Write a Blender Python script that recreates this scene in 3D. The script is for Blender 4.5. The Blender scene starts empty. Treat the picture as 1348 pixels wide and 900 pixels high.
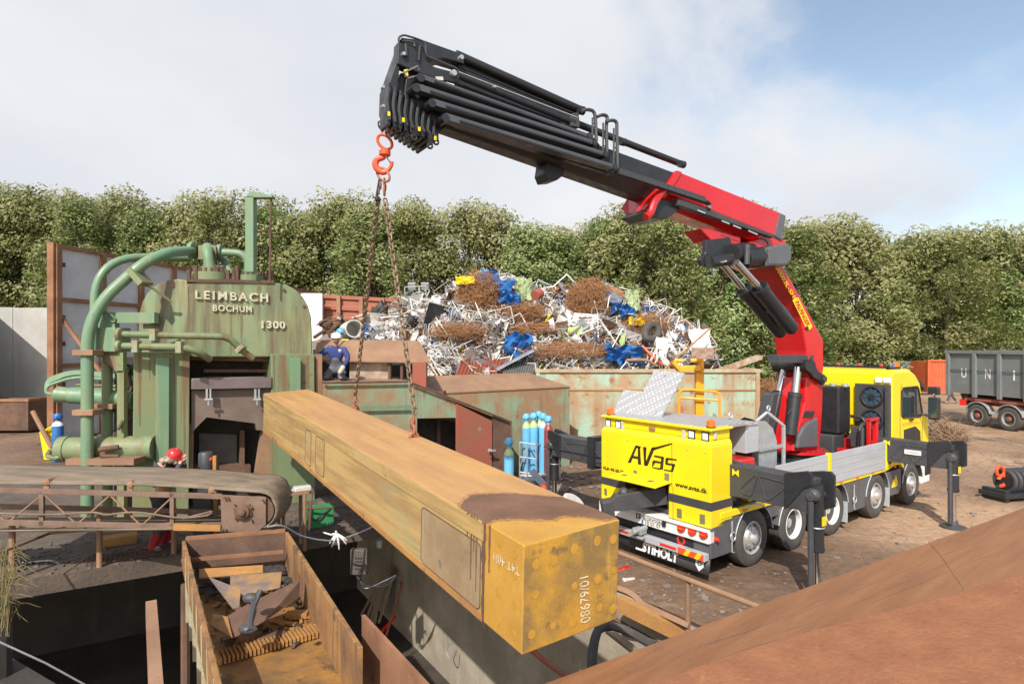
import bpy, bmesh, math, random
import numpy as np
from mathutils import Vector, Matrix
random.seed(7)
rnd = random.Random(11)
C = bpy.context.scene.collection
R = math.radians
V = Vector
# ------------------------------------------------------------------ camera
F, HZ, CX, CH = 800.0, 452.0, 674.0, 4.0
cam = bpy.data.cameras.new('camera')
cam.sensor_width = 36.0
cam.lens = F / 1348.0 * 36.0
cam.shift_y = 2.0 / 1348.0
cam.clip_start = 0.05
cam.clip_end = 3000
camo = bpy.data.objects.new('camera', cam)
C.objects.link(camo)
camo.location = (0, 0, CH)
camo.rotation_euler = (R(90), 0, 0)
bpy.context.scene.camera = camo
# ------------------------------------------------------------------ light
AZ = V((.25, .97, 0)).normalized()          # horizontal travel of the sunlight
EL = R(42)
SUN_STR, SKY_STR, EXPO = 5.0, 0.135, 0.14
sl = bpy.data.lights.new('sun', 'SUN')
sl.energy = SUN_STR
sl.angle = R(0.55)
sl.color = (1.0, .95, .87)
so = bpy.data.objects.new('sun', sl)
C.objects.link(so)
trav = V((AZ.x * math.cos(EL), AZ.y * math.cos(EL), -math.sin(EL)))
so.rotation_euler = trav.to_track_quat('-Z', 'Y').to_euler()
so.location = (-20, -40, 50)
sc = bpy.context.scene
sc.view_settings.view_transform = 'Standard'
sc.view_settings.look = 'None'
sc.view_settings.gamma = 1
sc.view_settings.exposure = EXPO
sc.view_settings.use_curve_mapping = False
# ------------------------------------------------------------------ sky
w = bpy.data.worlds.new('World')
sc.world = w
w.use_nodes = True
nt = w.node_tree
nt.nodes.clear()
N = nt.nodes.new
def lk(a, b): nt.links.new(a, b)
sky = N('ShaderNodeTexSky')
sky.sky_type = 'NISHITA'
sky.sun_disc = False
sky.sun_elevation = EL
sky.sun_rotation = math.atan2(-AZ.x, -AZ.y)
sky.air_density = 1.0
sky.dust_density = 1.2
tc = N('ShaderNodeTexCoord')
sep = N('ShaderNodeSeparateXYZ')
lk(tc.outputs['Generated'], sep.inputs[0])
def mth(op, a, b=None, c=None, clamp=False):
    n = N('ShaderNodeMath'); n.operation = op; n.use_clamp = clamp
    for i, s in enumerate((a, b, c)):
        if s is None: continue
        if isinstance(s, (int, float)): n.inputs[i].default_value = s
        else: lk(s, n.inputs[i])
    return n.outputs[0]
zz = mth('ADD', mth('MAXIMUM', sep.outputs[2], 0.0), 0.32)
cb = N('ShaderNodeCombineXYZ')
lk(mth('DIVIDE', sep.outputs[0], zz), cb.inputs[0])
lk(mth('DIVIDE', sep.outputs[1], zz), cb.inputs[1])
n1 = N('ShaderNodeTexNoise'); n1.inputs['Scale'].default_value = 1.5; n1.inputs['Detail'].default_value = 9
n1.inputs['Roughness'].default_value = .56; n1.inputs['Distortion'].default_value = .35
lk(cb.outputs[0], n1.inputs['Vector'])
n2 = N('ShaderNodeTexNoise'); n2.inputs['Scale'].default_value = .8; n2.inputs['Detail'].default_value = 7
lk(cb.outputs[0], n2.inputs['Vector'])
# cover: thick to the left and ahead, breaking up to the right and overhead
cov = mth('ADD', mth('MULTIPLY', n1.outputs[0], 3.6), mth('MULTIPLY', sep.outputs[0], -1.25))
cov = mth('ADD', cov, mth('MULTIPLY', sep.outputs[2], -.75))
cov = mth('ADD', cov, mth('MULTIPLY', sep.outputs[1], 1.1))
cov = mth('SUBTRACT', cov, 1.56, clamp=False)
ramp = N('ShaderNodeMapRange'); ramp.interpolation_type = 'SMOOTHSTEP'
lk(cov, ramp.inputs[0]); ramp.inputs[1].default_value = -.25; ramp.inputs[2].default_value = .75
ramp.inputs[3].default_value = .03; ramp.inputs[4].default_value = 1.0
cr = N('ShaderNodeValToRGB')
cr.color_ramp.elements[0].position = .3; cr.color_ramp.elements[0].color = (4.6, 4.9, 5.35, 1)
cr.color_ramp.elements[1].position = .62; cr.color_ramp.elements[1].color = (5.95, 6.05, 6.25, 1)
lk(n2.outputs[0], cr.inputs[0])
skm = N('ShaderNodeMix'); skm.data_type = 'RGBA'; skm.blend_type = 'MULTIPLY'
skm.inputs[0].default_value = 1
lk(sky.outputs[0], skm.inputs[6]); skm.inputs[7].default_value = (1.65, 1.5, 1.32, 1)
mx = N('ShaderNodeMix'); mx.data_type = 'RGBA'
lk(ramp.outputs[0], mx.inputs[0]); lk(skm.outputs[2], mx.inputs[6]); lk(cr.outputs[0], mx.inputs[7])
bg = N('ShaderNodeBackground'); bg.inputs[1].default_value = SKY_STR
lk(mx.outputs[2], bg.inputs[0])
ow = N('ShaderNodeOutputWorld')
lk(bg.outputs[0], ow.inputs[0])

# ------------------------------------------------------------------ helpers
def W(px, py, Y):
    """point at depth Y seen at photo pixel (px, py)"""
    return V(((px - CX) / F * Y, Y, CH - (py - HZ) / F * Y))
def G(px, py, z=0.0):
    Y = (CH - z) * F / (py - HZ)
    return W(px, py, Y)
class PL:
    """a plane in the world: traces pixel outlines onto it"""
    def __init__(s, o, n): s.o = V(o); s.n = V(n).normalized()
    def hit(s, px, py):
        d = V(((px - CX) / F, 1, -(py - HZ) / F)); c = V((0, 0, CH))
        return c + d * ((s.o - c).dot(s.n) / d.dot(s.n))
    def shift(s, k): return PL(s.o + s.n * k, s.n)
class MB:
    def __init__(s): s.v = []; s.f = []; s.m = []; s.mi = 0
    def add(s, vs, fs):
        b = len(s.v); s.v += [V(p) for p in vs]
        for f in fs: s.f.append([b + i for i in f]); s.m.append(s.mi)
        return s
    def box(s, a, b, x=V((1, 0, 0)), y=V((0, 1, 0)), z=V((0, 0, 1)), o=V((0, 0, 0))):
        a = V(a); b = V(b); vs = []
        for k in (a.z, b.z):
            for i, j in ((a.x, a.y), (b.x, a.y), (b.x, b.y), (a.x, b.y)):
                vs.append(V(o) + x * i + y * j + z * k)
        return s.add(vs, [(3, 2, 1, 0), (4, 5, 6, 7), (0, 1, 5, 4), (1, 2, 6, 5), (2, 3, 7, 6), (3, 0, 4, 7)])
    def hexa(s, p):   # 8 corners: bottom 4 then top 4
        return s.add(p, [(3, 2, 1, 0), (4, 5, 6, 7), (0, 1, 5, 4), (1, 2, 6, 5), (2, 3, 7, 6), (3, 0, 4, 7)])
    def prism(s, pts, vec):
        n = len(pts); vec = V(vec)
        s.add([V(p) for p in pts] + [V(p) + vec for p in pts],
              [list(range(n)), list(range(2 * n - 1, n - 1, -1))] + [(i, i + n, (i + 1) % n + n, (i + 1) % n) for i in range(n)])
        return s
    def loft(s, rings, cap=True, closed=True):
        n = len(rings[0]); vs = [p for r in rings for p in r]; fs = []
        for k in range(len(rings) - 1):
            for i in range(n if closed else n - 1):
                j = (i + 1) % n
                fs.append((k * n + i, k * n + j, (k + 1) * n + j, (k + 1) * n + i))
        if cap and closed: fs += [list(range(n - 1, -1, -1)), [(len(rings) - 1) * n + i for i in range(n)]]
        return s.add(vs, fs)
    def tube(s, path, r, seg=10, cap=True):
        P = [V(p) for p in path]; rs = r if isinstance(r, (list, tuple)) else [r] * len(P)
        rings = []; up = None
        for i, p in enumerate(P):
            t = (P[min(i + 1, len(P) - 1)] - P[max(i - 1, 0)]).normalized()
            if up is None:
                up = V((0, 0, 1)) if abs(t.z) < .9 else V((1, 0, 0))
            a = t.cross(up).normalized(); b = a.cross(t).normalized(); up = b
            rings.append([p + (a * math.cos(k * 2 * math.pi / seg) + b * math.sin(k * 2 * math.pi / seg)) * rs[i] for k in range(seg)])
        return s.loft(rings, cap)
    def cyl(s, a, b, r, seg=20, r2=None): return s.tube([a, b], [r, r2 if r2 is not None else r], seg)
    def lathe(s, prof, o, ax=V((0, 0, 1)), seg=28):
        """prof: (radius, height along ax)"""
        ax = V(ax).normalized(); u = ax.orthogonal().normalized(); q = ax.cross(u)
        rings = [[V(o) + ax * h + (u * math.cos(k * 2 * math.pi / seg) + q * math.sin(k * 2 * math.pi / seg)) * max(r, 1e-4) for k in range(seg)] for r, h in prof]
        return s.loft(rings)
    def ball(s, c, r, seg=14, rings=9, sc=(1, 1, 1)):
        rr = []
        for i in range(rings + 1):
            th = math.pi * i / rings
            rr.append([V(c) + V((math.sin(th) * math.cos(k * 2 * math.pi / seg) * sc[0], math.sin(th) * math.sin(k * 2 * math.pi / seg) * sc[1], -math.cos(th) * sc[2])) * r if 0 < i < rings else V(c) + V((1e-4 * math.cos(k), 1e-4 * math.sin(k), (-1 if i == 0 else 1) * r * sc[2])) for k in range(seg)])
        return s.loft(rr)
    def torus(s, c, n, R_, r, seg=20, seg2=8, st=(1, 1), a0=0, a1=2 * math.pi, u=None):
        n = V(n).normalized(); u = V(u).normalized() if u is not None else n.orthogonal().normalized(); q = n.cross(u)
        full = abs(a1 - a0 - 2 * math.pi) < 1e-4; rings = []
        for i in range(seg if full else seg + 1):
            a = a0 + (a1 - a0) * i / seg
            p = V(c) + u * math.cos(a) * R_ * st[0] + q * math.sin(a) * R_ * st[1]
            d = (u * math.cos(a) + q * math.sin(a)).normalized()
            rings.append([p + (d * math.cos(b * 2 * math.pi / seg2) + n * math.sin(b * 2 * math.pi / seg2)) * r for b in range(seg2)])
        if full: rings.append(rings[0])
        return s.loft(rings, cap=not full)
    def build(s, name, mat, parent=None, label=None, cat=None, group=None, kind=None, smooth=True, bevel=0, origin=None, ang=35, split=False):
        if split:      # every loose piece becomes a part of its own
            par = list(range(len(s.v)))
            def fd(i):
                while par[i] != i: par[i] = par[par[i]]; i = par[i]
                return i
            for f in s.f:
                for i in f[1:]: par[fd(i)] = fd(f[0])
            gr = {}
            for f in s.f: gr.setdefault(fd(f[0]), []).append(f)
            for fs in gr.values():
                ix = sorted({i for f in fs for i in f}); mp = {k: j for j, k in enumerate(ix)}; q = MB()
                q.add([s.v[i] for i in ix], [[mp[i] for i in f] for f in fs]); r_ = q.build(name, mat, parent, label, cat, group, kind, smooth, bevel, origin, ang)
            return r_
        me = bpy.data.meshes.new(name)
        if parent is not None: o0 = WL[parent.name]
        elif origin is not None: o0 = V(origin)
        else:
            xs = [p.x for p in s.v]; ys = [p.y for p in s.v]; z0 = min(p.z for p in s.v)
            o0 = V(((min(xs) + max(xs)) / 2, (min(ys) + max(ys)) / 2, z0))
        me.from_pydata([tuple(p - o0) for p in s.v], [], s.f)
        mats = mat if isinstance(mat, (list, tuple)) else [mat]
        for m in mats: me.materials.append(m)
        if len(mats) > 1: me.polygons.foreach_set('material_index', s.m)
        bm = bmesh.new(); bm.from_mesh(me)
        bmesh.ops.recalc_face_normals(bm, faces=bm.faces); bm.to_mesh(me); bm.free()
        if smooth:
            me.shade_smooth(); me.set_sharp_from_angle(angle=R(ang))
        ob = bpy.data.objects.new(name, me); C.objects.link(ob)
        if parent is not None: ob.parent = parent
        else: ob.location = o0
        WL[ob.name] = o0
        if bevel:
            b = ob.modifiers.new('bevel', 'BEVEL'); b.width = bevel; b.segments = 2; b.limit_method = 'ANGLE'; b.angle_limit = R(40)
            b.use_clamp_overlap = True
        tag(ob, label, cat, group, kind)
        return ob
WL = {}
def tag(o, label=None, cat=None, group=None, kind=None):
    if label: o['label'] = label
    if cat: o['category'] = cat
    if group: o['group'] = group
    if kind: o['kind'] = kind
def thing(name, label, cat, loc, group=None):
    o = bpy.data.objects.new(name, None); C.objects.link(o)
    o.location = loc; o.empty_display_size = .2
    WL[o.name] = V(loc); tag(o, label, cat, group)
    return o
def place(proto, loc, rz=0, label=None, group=None, sc=None):
    """copy of a thing, its parts and sub-parts"""
    def cp(o, par):
        c = o.copy(); C.objects.link(c)
        if par is not None: c.parent = par
        for ch in [q for q in o.children]: cp(ch, c)
        return c
    c = cp(proto, None); c.location = loc; c.rotation_euler = (0, 0, rz)
    if sc: c.scale = sc
    if label: c['label'] = label
    if group: c['group'] = group
    WL[c.name] = V(loc)
    return c
def quadtext(txt, q, mat, parent, name='lettering', depth=.004, label=None, bold=0.0, off=.003, sp=1.0):
    """text warped into the quad q = [bottom-left, bottom-right, top-right, top-left]"""
    cu = bpy.data.curves.new('t', 'FONT'); cu.body = txt; cu.resolution_u = 3
    cu.offset = bold; cu.space_character = sp
    to = bpy.data.objects.new('t', cu); C.objects.link(to)
    dg = bpy.context.evaluated_depsgraph_get()
    me = bpy.data.meshes.new_from_object(to.evaluated_get(dg))
    bpy.data.objects.remove(to)
    xs = [v.co.x for v in me.vertices]; ys = [v.co.y for v in me.vertices]
    x0, x1, y0, y1 = min(xs), max(xs), min(ys), max(ys)
    q = [V(p) for p in q]
    nrm = (q[1] - q[0]).cross(q[3] - q[0]).normalized()
    vs = []
    for v in me.vertices:
        u = (v.co.x - x0) / (x1 - x0); t = (v.co.y - y0) / max(y1 - y0, 1e-6)
        vs.append((q[0] * (1 - u) + q[1] * u) * (1 - t) + (q[3] * (1 - u) + q[2] * u) * t + nrm * off)
    fs = [tuple(p.vertices) for p in me.polygons]
    n = len(vs)
    edges = {}
    for f in fs:
        for i in range(len(f)):
            a, b = f[i], f[(i + 1) % len(f)]
            if (b, a) in edges: edges.pop((b, a))
            else: edges[(a, b)] = 1
    m = MB()
    m.add(vs + [p + nrm * depth for p in vs],
          [tuple(i + n for i in f) for f in fs] + [(a, b, b + n, a + n) for a, b in edges])
    me2 = bpy.data.meshes.new(name)
    o0 = WL[parent.name]
    me2.from_pydata([tuple(p - o0) for p in m.v], [], m.f)
    me2.materials.append(mat)
    ob = bpy.data.objects.new(name, me2); C.objects.link(ob); ob.parent = parent
    WL[ob.name] = o0
    if label: ob['label'] = label
    return ob
def plq(pl, *pts): return [pl.hit(*p) for p in pts]
def bez(pts, n=8):
    """smooth path through points (Catmull-Rom)"""
    P = [V(p) for p in pts]; out = []
    P = [P[0] * 2 - P[1]] + P + [P[-1] * 2 - P[-2]]
    for i in range(1, len(P) - 2):
        for k in range(n):
            t = k / n
            out.append(.5 * ((2 * P[i]) + (-P[i - 1] + P[i + 1]) * t + (2 * P[i - 1] - 5 * P[i] + 4 * P[i + 1] - P[i + 2]) * t * t + (-P[i - 1] + 3 * P[i] - 3 * P[i + 1] + P[i + 2]) * t ** 3))
    out.append(P[-2]); return out
def fillet(pts, r, n=6):
    """polyline with rounded corners"""
    P = [V(p) for p in pts]; out = [P[0]]
    for i in range(1, len(P) - 1):
        a = (P[i - 1] - P[i]); b = (P[i + 1] - P[i]); d = min(r, a.length * .49, b.length * .49)
        s, e = P[i] + a.normalized() * d, P[i] + b.normalized() * d
        for k in range(n + 1):
            t = k / n; out.append(s * (1 - t) ** 2 + P[i] * 2 * t * (1 - t) + e * t * t)
    out.append(P[-1]); return out

# ------------------------------------------------------------------ materials
def mat(name, c1, c2=None, scale=2.0, lo=.35, hi=.65, rough=.6, metal=0.0, bump=.0, bscale=30, c3=None, c3amt=.5, c3scale=6,
        stretch=(1, 1, 1), rvar=.15, spec=.5, fine=.12, coat=0.0, c4=None, c4amt=.6, c4scale=3, c4stretch=(6, 6, .5), rot=None):
    m = bpy.data.materials.new(name); m.use_nodes = True
    t = m.node_tree; t.nodes.clear(); n = t.nodes.new; L = t.links.new
    out = n('ShaderNodeOutputMaterial'); bs = n('ShaderNodeBsdfPrincipled'); L(bs.outputs[0], out.inputs[0])
    tcn = n('ShaderNodeTexCoord'); oi = n('ShaderNodeObjectInfo')
    addv = n('ShaderNodeVectorMath'); addv.operation = 'ADD'
    mv = n('ShaderNodeMath'); mv.operation = 'MULTIPLY'; mv.inputs[1].default_value = 37.0
    L(oi.outputs['Random'], mv.inputs[0]); L(tcn.outputs['Object'], addv.inputs[0]); L(mv.outputs[0], addv.inputs[1])
    def noise(sc_, st, det=6, rg=.6):
        mp = n('ShaderNodeMapping'); mp.inputs['Scale'].default_value = st; L(addv.outputs[0], mp.inputs[0])
        if rot is not None: mp.vector_type = 'TEXTURE'; mp.inputs['Rotation'].default_value = (0, 0, R(rot)); mp.inputs['Scale'].default_value = tuple(1 / x for x in st)
        z = n('ShaderNodeTexNoise'); z.inputs['Scale'].default_value = sc_; z.inputs['Detail'].default_value = det
        z.inputs['Roughness'].default_value = rg; L(mp.outputs[0], z.inputs['Vector']); return z.outputs[0]
    def rng(s, a, b, x=0, y=1):
        r_ = n('ShaderNodeMapRange'); r_.inputs[1].default_value = a; r_.inputs[2].default_value = b
        r_.inputs[3].default_value = x; r_.inputs[4].default_value = y; L(s, r_.inputs[0]); return r_.outputs[0]
    def mix(f, a, b, bl='MIX'):
        q = n('ShaderNodeMix'); q.data_type = 'RGBA'; q.blend_type = bl
        if isinstance(f, float): q.inputs[0].default_value = f
        else: L(f, q.inputs[0])
        for i, s in ((6, a), (7, b)):
            if isinstance(s, tuple): q.inputs[i].default_value = (*s, 1)
            else: L(s, q.inputs[i])
        return q.outputs[2]
    c2 = c2 or tuple(x * .82 for x in c1)
    col = mix(rng(noise(scale, stretch), lo, hi), c1, c2)
    if c4: col = mix(rng(noise(c4scale, c4stretch, 5), 1 - c4amt, 1 - c4amt + .22), col, c4)
    if c3: col = mix(rng(noise(c3scale, (1, 1, 1), 8, .68), 1 - c3amt, 1 - c3amt + .08), col, c3)
    if fine:
        f = rng(noise(bscale * 1.3, (1, 1, 1), 3), .25, .75, 1 - fine, 1 + fine)
        q = n('ShaderNodeVectorMath'); q.operation = 'SCALE'; L(col, q.inputs[0]); L(f, q.inputs[3]); col = q.outputs[0]
    L(col, bs.inputs['Base Color'])
    L(rng(noise(scale * 3, (1, 1, 1), 4), .3, .7, max(0, rough - rvar), min(1, rough + rvar)), bs.inputs['Roughness'])
    bs.inputs['Metallic'].default_value = metal
    bs.inputs['Specular IOR Level'].default_value = spec
    if coat: bs.inputs['Coat Weight'].default_value = coat; bs.inputs['Coat Roughness'].default_value = .08
    if bump:
        b = n('ShaderNodeBump'); b.inputs['Strength'].default_value = bump; b.inputs['Distance'].default_value = .02
        L(noise(bscale, (1, 1, 1), 6), b.inputs['Height']); L(b.outputs[0], bs.inputs['Normal'])
    return m
RUST = (.235, .105, .05)
K = {}
K['dirt'] = mat('dirt', (.31, .215, .14), (.17, .115, .075), scale=.16, lo=.42, hi=.58, rough=.9, bump=.8, bscale=5, c3=(.085, .06, .046), c3amt=.42, c3scale=.45, c4=(.40, .295, .20), c4amt=.42, c4scale=.6, c4stretch=(.6, 2.2, 1), fine=.3)
K['concrete'] = mat('concrete', (.46, .45, .42), (.37, .36, .33), scale=.7, rough=.85, bump=.2, c4=(.31, .30, .27), c4amt=.4, c4scale=.5, c4stretch=(2, 2, .5))
K['oldconc'] = mat('oldconc', (.40, .345, .265), (.27, .23, .175), scale=1.1, rough=.9, bump=.35, bscale=18, c4=(.17, .15, .115), c4amt=.44, c4scale=1.1, c4stretch=(2.5, 2.5, .5), c3=(.24, .25, .165), c3amt=.36, c3scale=1.1)
K['ledge'] = mat('ledge', (.125, .093, .07), (.065, .05, .04), scale=1.2, rough=.9, bump=.8, bscale=16, c3=(.19, .145, .105), c3amt=.4, c3scale=1.5)
K['green'] = mat('green', (.145, .22, .115), (.20, .215, .105), scale=.9, rough=.6, bump=.06, c3=(.14, .07, .035), c3amt=.38, c3scale=4, c4=(.17, .105, .055), c4amt=.53, c4scale=1.0, c4stretch=(3.5, 3.5, .4))
K['greenlt'] = mat('greenlt', (.13, .25, .155), (.155, .225, .125), scale=1.2, rough=.5, bump=.04, c3=(.16, .10, .06), c3amt=.36, c3scale=5, c4=(.24, .26, .15), c4amt=.48, c4scale=1.2)
K['crown'] = mat('crown', (.265, .28, .135), (.17, .25, .145), scale=.7, rough=.6, bump=.06, c3=(.17, .085, .04), c3amt=.37, c3scale=4, c4=(.13, .095, .06), c4amt=.55, c4scale=.9, c4stretch=(3.0, 3.0, .35))
K['greenrust'] = mat('greenrust', (.23, .30, .19), (.30, .175, .095), scale=1.1, lo=.42, hi=.58, rough=.75, bump=.2, c3=(.27, .075, .055), c3amt=.4, c3scale=1.9, c4=(.16, .13, .09), c4amt=.46, c4scale=1.2)
K['contgreen'] = mat('contgreen', (.33, .47, .36), (.38, .25, .14), scale=.75, lo=.40, hi=.56, rough=.8, bump=.15, c3=(.30, .135, .06), c3amt=.44, c3scale=2.0, c4=(.33, .20, .11), c4amt=.52, c4scale=.9, c4stretch=(2.6, 2.6, .3))
K['rust'] = mat('rust', (.30, .15, .08), (.20, .095, .05), scale=1.6, rough=.85, bump=.35, bscale=40, c3=(.11, .06, .04), c3amt=.36, c3scale=4)
K['rustdk'] = mat('rustdk', (.155, .085, .055), (.085, .05, .036), scale=2, rough=.85, bump=.4, bscale=30, c3=(.24, .13, .06), c3amt=.36)
K['rustpk'] = mat('rustpk', (.31, .18, .105), (.23, .13, .078), scale=1.5, rough=.8, bump=.2, c3=(.19, .10, .06), c3amt=.34, c3scale=5)
K['rustred'] = mat('rustred', (.33, .075, .05), (.24, .10, .06), scale=1.4, rough=.75, bump=.2, c3=(.33, .25, .17), c3amt=.38, c3scale=2.2)
K['rustor'] = mat('rustor', (.42, .21, .055), (.28, .14, .05), scale=1.6, rough=.75, bump=.25, c3=(.14, .085, .05), c3amt=.4, c3scale=3)
K['plate'] = mat('plate', (.29, .135, .058), (.22, .095, .04), scale=1.4, stretch=(.35, 5, 5), rough=.7, bump=.12, bscale=60, c3=(.16, .08, .045), c3amt=.36, c3scale=2, rot=32, c4=(.21, .095, .045), c4amt=.45, c4scale=1.5, c4stretch=(.4, 9, 9))
K['plate2'] = mat('plate2', (.275, .115, .05), (.225, .085, .038), scale=5, rough=.9, bump=.45, bscale=30, c3=(.32, .145, .065), c3amt=.38, c3scale=11, fine=.10)
K['black'] = mat('black', (.018, .019, .022), (.026, .027, .031), rough=.4, bump=.02)
K['blackm'] = mat('blackm', (.042, .044, .050), (.062, .062, .066), rough=.5, bump=.05, c3=(.10, .095, .09), c3amt=.3)
K['shadedk'] = mat('shadedk', (.013, .011, .009), (.024, .020, .016), rough=.95, bump=.3, scale=.8)  # near-black tone made to paint in the deep shade of the pit
K['channel'] = mat('channel', (.062, .066, .075), (.078, .08, .088), rough=.45, fine=.05)
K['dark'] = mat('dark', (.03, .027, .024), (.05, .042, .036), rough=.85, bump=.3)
K['rubber'] = mat('rubber', (.05, .048, .046), (.085, .076, .067), rough=.85, bump=.3, bscale=50, c3=(.12, .095, .07), c3amt=.34)
K['red'] = mat('red', (.58, .014, .018), (.48, .012, .016), scale=1, rough=.3, coat=.35, fine=.05, c4=(.36, .02, .02), c4amt=.38, c4scale=1.3, c4stretch=(3, 3, 1))
K['yellow'] = mat('yellow', (.86, .66, .006), (.80, .60, .015), scale=1, rough=.35, coat=.3, fine=.04, c4=(.62, .47, .06), c4amt=.40, c4scale=1.5, c4stretch=(4, 4, .6))
K['orangey'] = mat('orangey', (.80, .36, .01), (.72, .31, .01), scale=1, rough=.4, fine=.05)
K['grey'] = mat('grey', (.105, .108, .118), (.085, .088, .097), scale=1.5, rough=.45, fine=.06, coat=.1, c4=(.17, .145, .12), c4amt=.42, c4scale=1.5, c4stretch=(2, 2, 1))
K['greydk'] = mat('greydk', (.055, .057, .062), (.045, .047, .05), rough=.5)
K['alu'] = mat('alu', (.50, .53, .56), (.44, .47, .50), scale=1, stretch=(1, 1, 12), rough=.45, metal=.25, fine=.05)
K['galv'] = mat('galv', (.46, .48, .49), (.36, .385, .395), scale=8, rough=.5, metal=.4, fine=.06)
K['chrome'] = mat('chrome', (.72, .72, .73), rough=.16, metal=1, fine=.02, rvar=.05)
K['rim'] = mat('rim', (.62, .62, .62), (.5, .49, .47), scale=5, rough=.35, metal=.55, fine=.05)
K['lett'] = mat('lett', (.60, .57, .45), (.42, .38, .28), scale=8, rough=.7)
K['white'] = mat('white', (.78, .78, .77), (.70, .70, .68), rough=.45, fine=.04)
K['whitedirty'] = mat('whitedirty', (.62, .60, .56), (.45, .42, .38), rough=.6, scale=4)
K['amber'] = mat('amber', (.85, .16, .01), rough=.2, coat=.5, fine=.02)
K['redlens'] = mat('redlens', (.75, .03, .02), rough=.2, coat=.6, fine=.02)
K['txt'] = mat('txt', (.03, .028, .01), rough=.5, fine=.02)
K['txty'] = mat('txty', (.85, .62, .01), rough=.5, fine=.02)
K['redorange'] = mat('redorange', (.75, .10, .035), (.60, .08, .03), scale=8, rough=.4, c3=(.2, .1, .06), c3amt=.3)
K['chutem'] = mat('chutem', (.34, .175, .06), (.19, .10, .045), scale=1.8, rough=.8, bump=.3, c3=(.085, .055, .035), c3amt=.44, c3scale=2.6, c4=(.12, .07, .04), c4amt=.5, c4scale=1.2)
K['chain'] = mat('chain', (.31, .22, .14), (.17, .12, .08), scale=9, rough=.6, metal=.45, bump=.1)
K['chainred'] = mat('chainred', (.42, .13, .06), (.2, .10, .06), scale=12, rough=.6, bump=.1)
K['blue'] = mat('blue', (.15, .47, .74), (.13, .42, .68), rough=.4, scale=3, c3=(.3, .4, .45), c3amt=.28)
K['bluedk'] = mat('bluedk', (.03, .16, .42), (.03, .12, .34), rough=.4)
K['lime'] = mat('lime', (.50, .66, .26), rough=.5)
K['maroon'] = mat('maroon', (.30, .05, .04), rough=.5)
K['belt'] = mat('belt', (.235, .18, .125), (.125, .098, .072), scale=1.6, stretch=(.25, 3.5, 10), rough=.8, bump=.1, c3=(.12, .10, .08), c3amt=.28)
K['truss'] = mat('truss', (.21, .135, .098), (.14, .088, .063), scale=3, rough=.75, bump=.15, c3=(.38, .32, .17), c3amt=.3)
K['skin'] = mat('skin', (.58, .34, .25), (.52, .29, .21), rough=.5, fine=.04)
K['navy'] = mat('navy', (.03, .055, .21), (.025, .045, .16), rough=.85, bump=.3, bscale=20)
K['greycloth'] = mat('greycloth', (.14, .14, .165), (.10, .10, .12), rough=.9, bump=.3, bscale=20)
K['darkcloth'] = mat('darkcloth', (.055, .058, .07), (.075, .07, .075), rough=.9, bump=.4, bscale=18)
K['camo'] = mat('camo', (.42, .33, .25), (.17, .13, .10), scale=16, lo=.45, hi=.55, rough=.9)
K['helmred'] = mat('helmred', (.62, .02, .03), rough=.3, coat=.5, fine=.03)
K['helmwhite'] = mat('helmwhite', (.82, .82, .80), rough=.3, coat=.5, fine=.02)
K['helmblue'] = mat('helmblue', (.12, .42, .62), rough=.3, coat=.5, fine=.03)
K['hivis'] = mat('hivis', (.62, .78, .05), rough=.8)
K['trouserred'] = mat('trouserred', (.33, .02, .025), rough=.85, bump=.3)
K['glove'] = mat('glove', (.55, .50, .36), rough=.9)
K['boot'] = mat('boot', (.09, .09, .10), rough=.6)
K['bark'] = mat('bark', (.11, .085, .06), (.07, .055, .04), scale=6, stretch=(3, 3, .4), rough=.9, bump=.6)
K['wood'] = mat('wood', (.30, .22, .15), (.21, .155, .11), scale=6, stretch=(4, 4, .4), rough=.8, bump=.15)
K['toolgreen'] = mat('toolgreen', (.04, .27, .09), (.035, .21, .07), rough=.45, c3=(.12, .10, .07), c3amt=.3)
K['orangecont'] = mat('orangecont', (.62, .13, .05), (.52, .10, .04), rough=.6)
K['trailer'] = mat('trailer', (.17, .19, .19), (.14, .155, .155), scale=1.5, rough=.6, bump=.1, c3=(.13, .09, .07), c3amt=.28)
K['txtwhite'] = mat('txtwhite', (.8, .8, .78), rough=.6)
K['txtgreen'] = mat('txtgreen', (.14, .60, .08), rough=.6)
K['mud'] = mat('mud', (.022, .022, .022), rough=.35)
K['label'] = mat('label', (.20, .18, .08), (.15, .135, .07), scale=20, rough=.6)
K['tread'] = mat('tread', (.60, .60, .60), (.42, .42, .42), scale=26, lo=.52, hi=.56, rough=.4, metal=.5, bump=.2, bscale=26)
def treadmat():
    m = K['tread']; t = m.node_tree; n = t.nodes.new; L = t.links.new
    bs = [x for x in t.nodes if x.type == 'BSDF_PRINCIPLED'][0]
    tc_ = n('ShaderNodeTexCoord'); mp = n('ShaderNodeMapping'); mp.inputs['Rotation'].default_value = (.5, .3, .64); L(tc_.outputs['Object'], mp.inputs[0])
    v = n('ShaderNodeTexVoronoi'); v.inputs['Scale'].default_value = 13; v.inputs['Randomness'].default_value = .12; L(mp.outputs[0], v.inputs['Vector'])
    r = n('ShaderNodeMapRange'); L(v.outputs['Distance'], r.inputs[0]); r.inputs[1].default_value = .28; r.inputs[2].default_value = .40
    c = n('ShaderNodeMix'); c.data_type = 'RGBA'; L(r.outputs[0], c.inputs[0]); c.inputs[6].default_value = (.72, .72, .72, 1); c.inputs[7].default_value = (.46, .46, .47, 1); L(c.outputs[2], bs.inputs['Base Color'])
treadmat()
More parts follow.
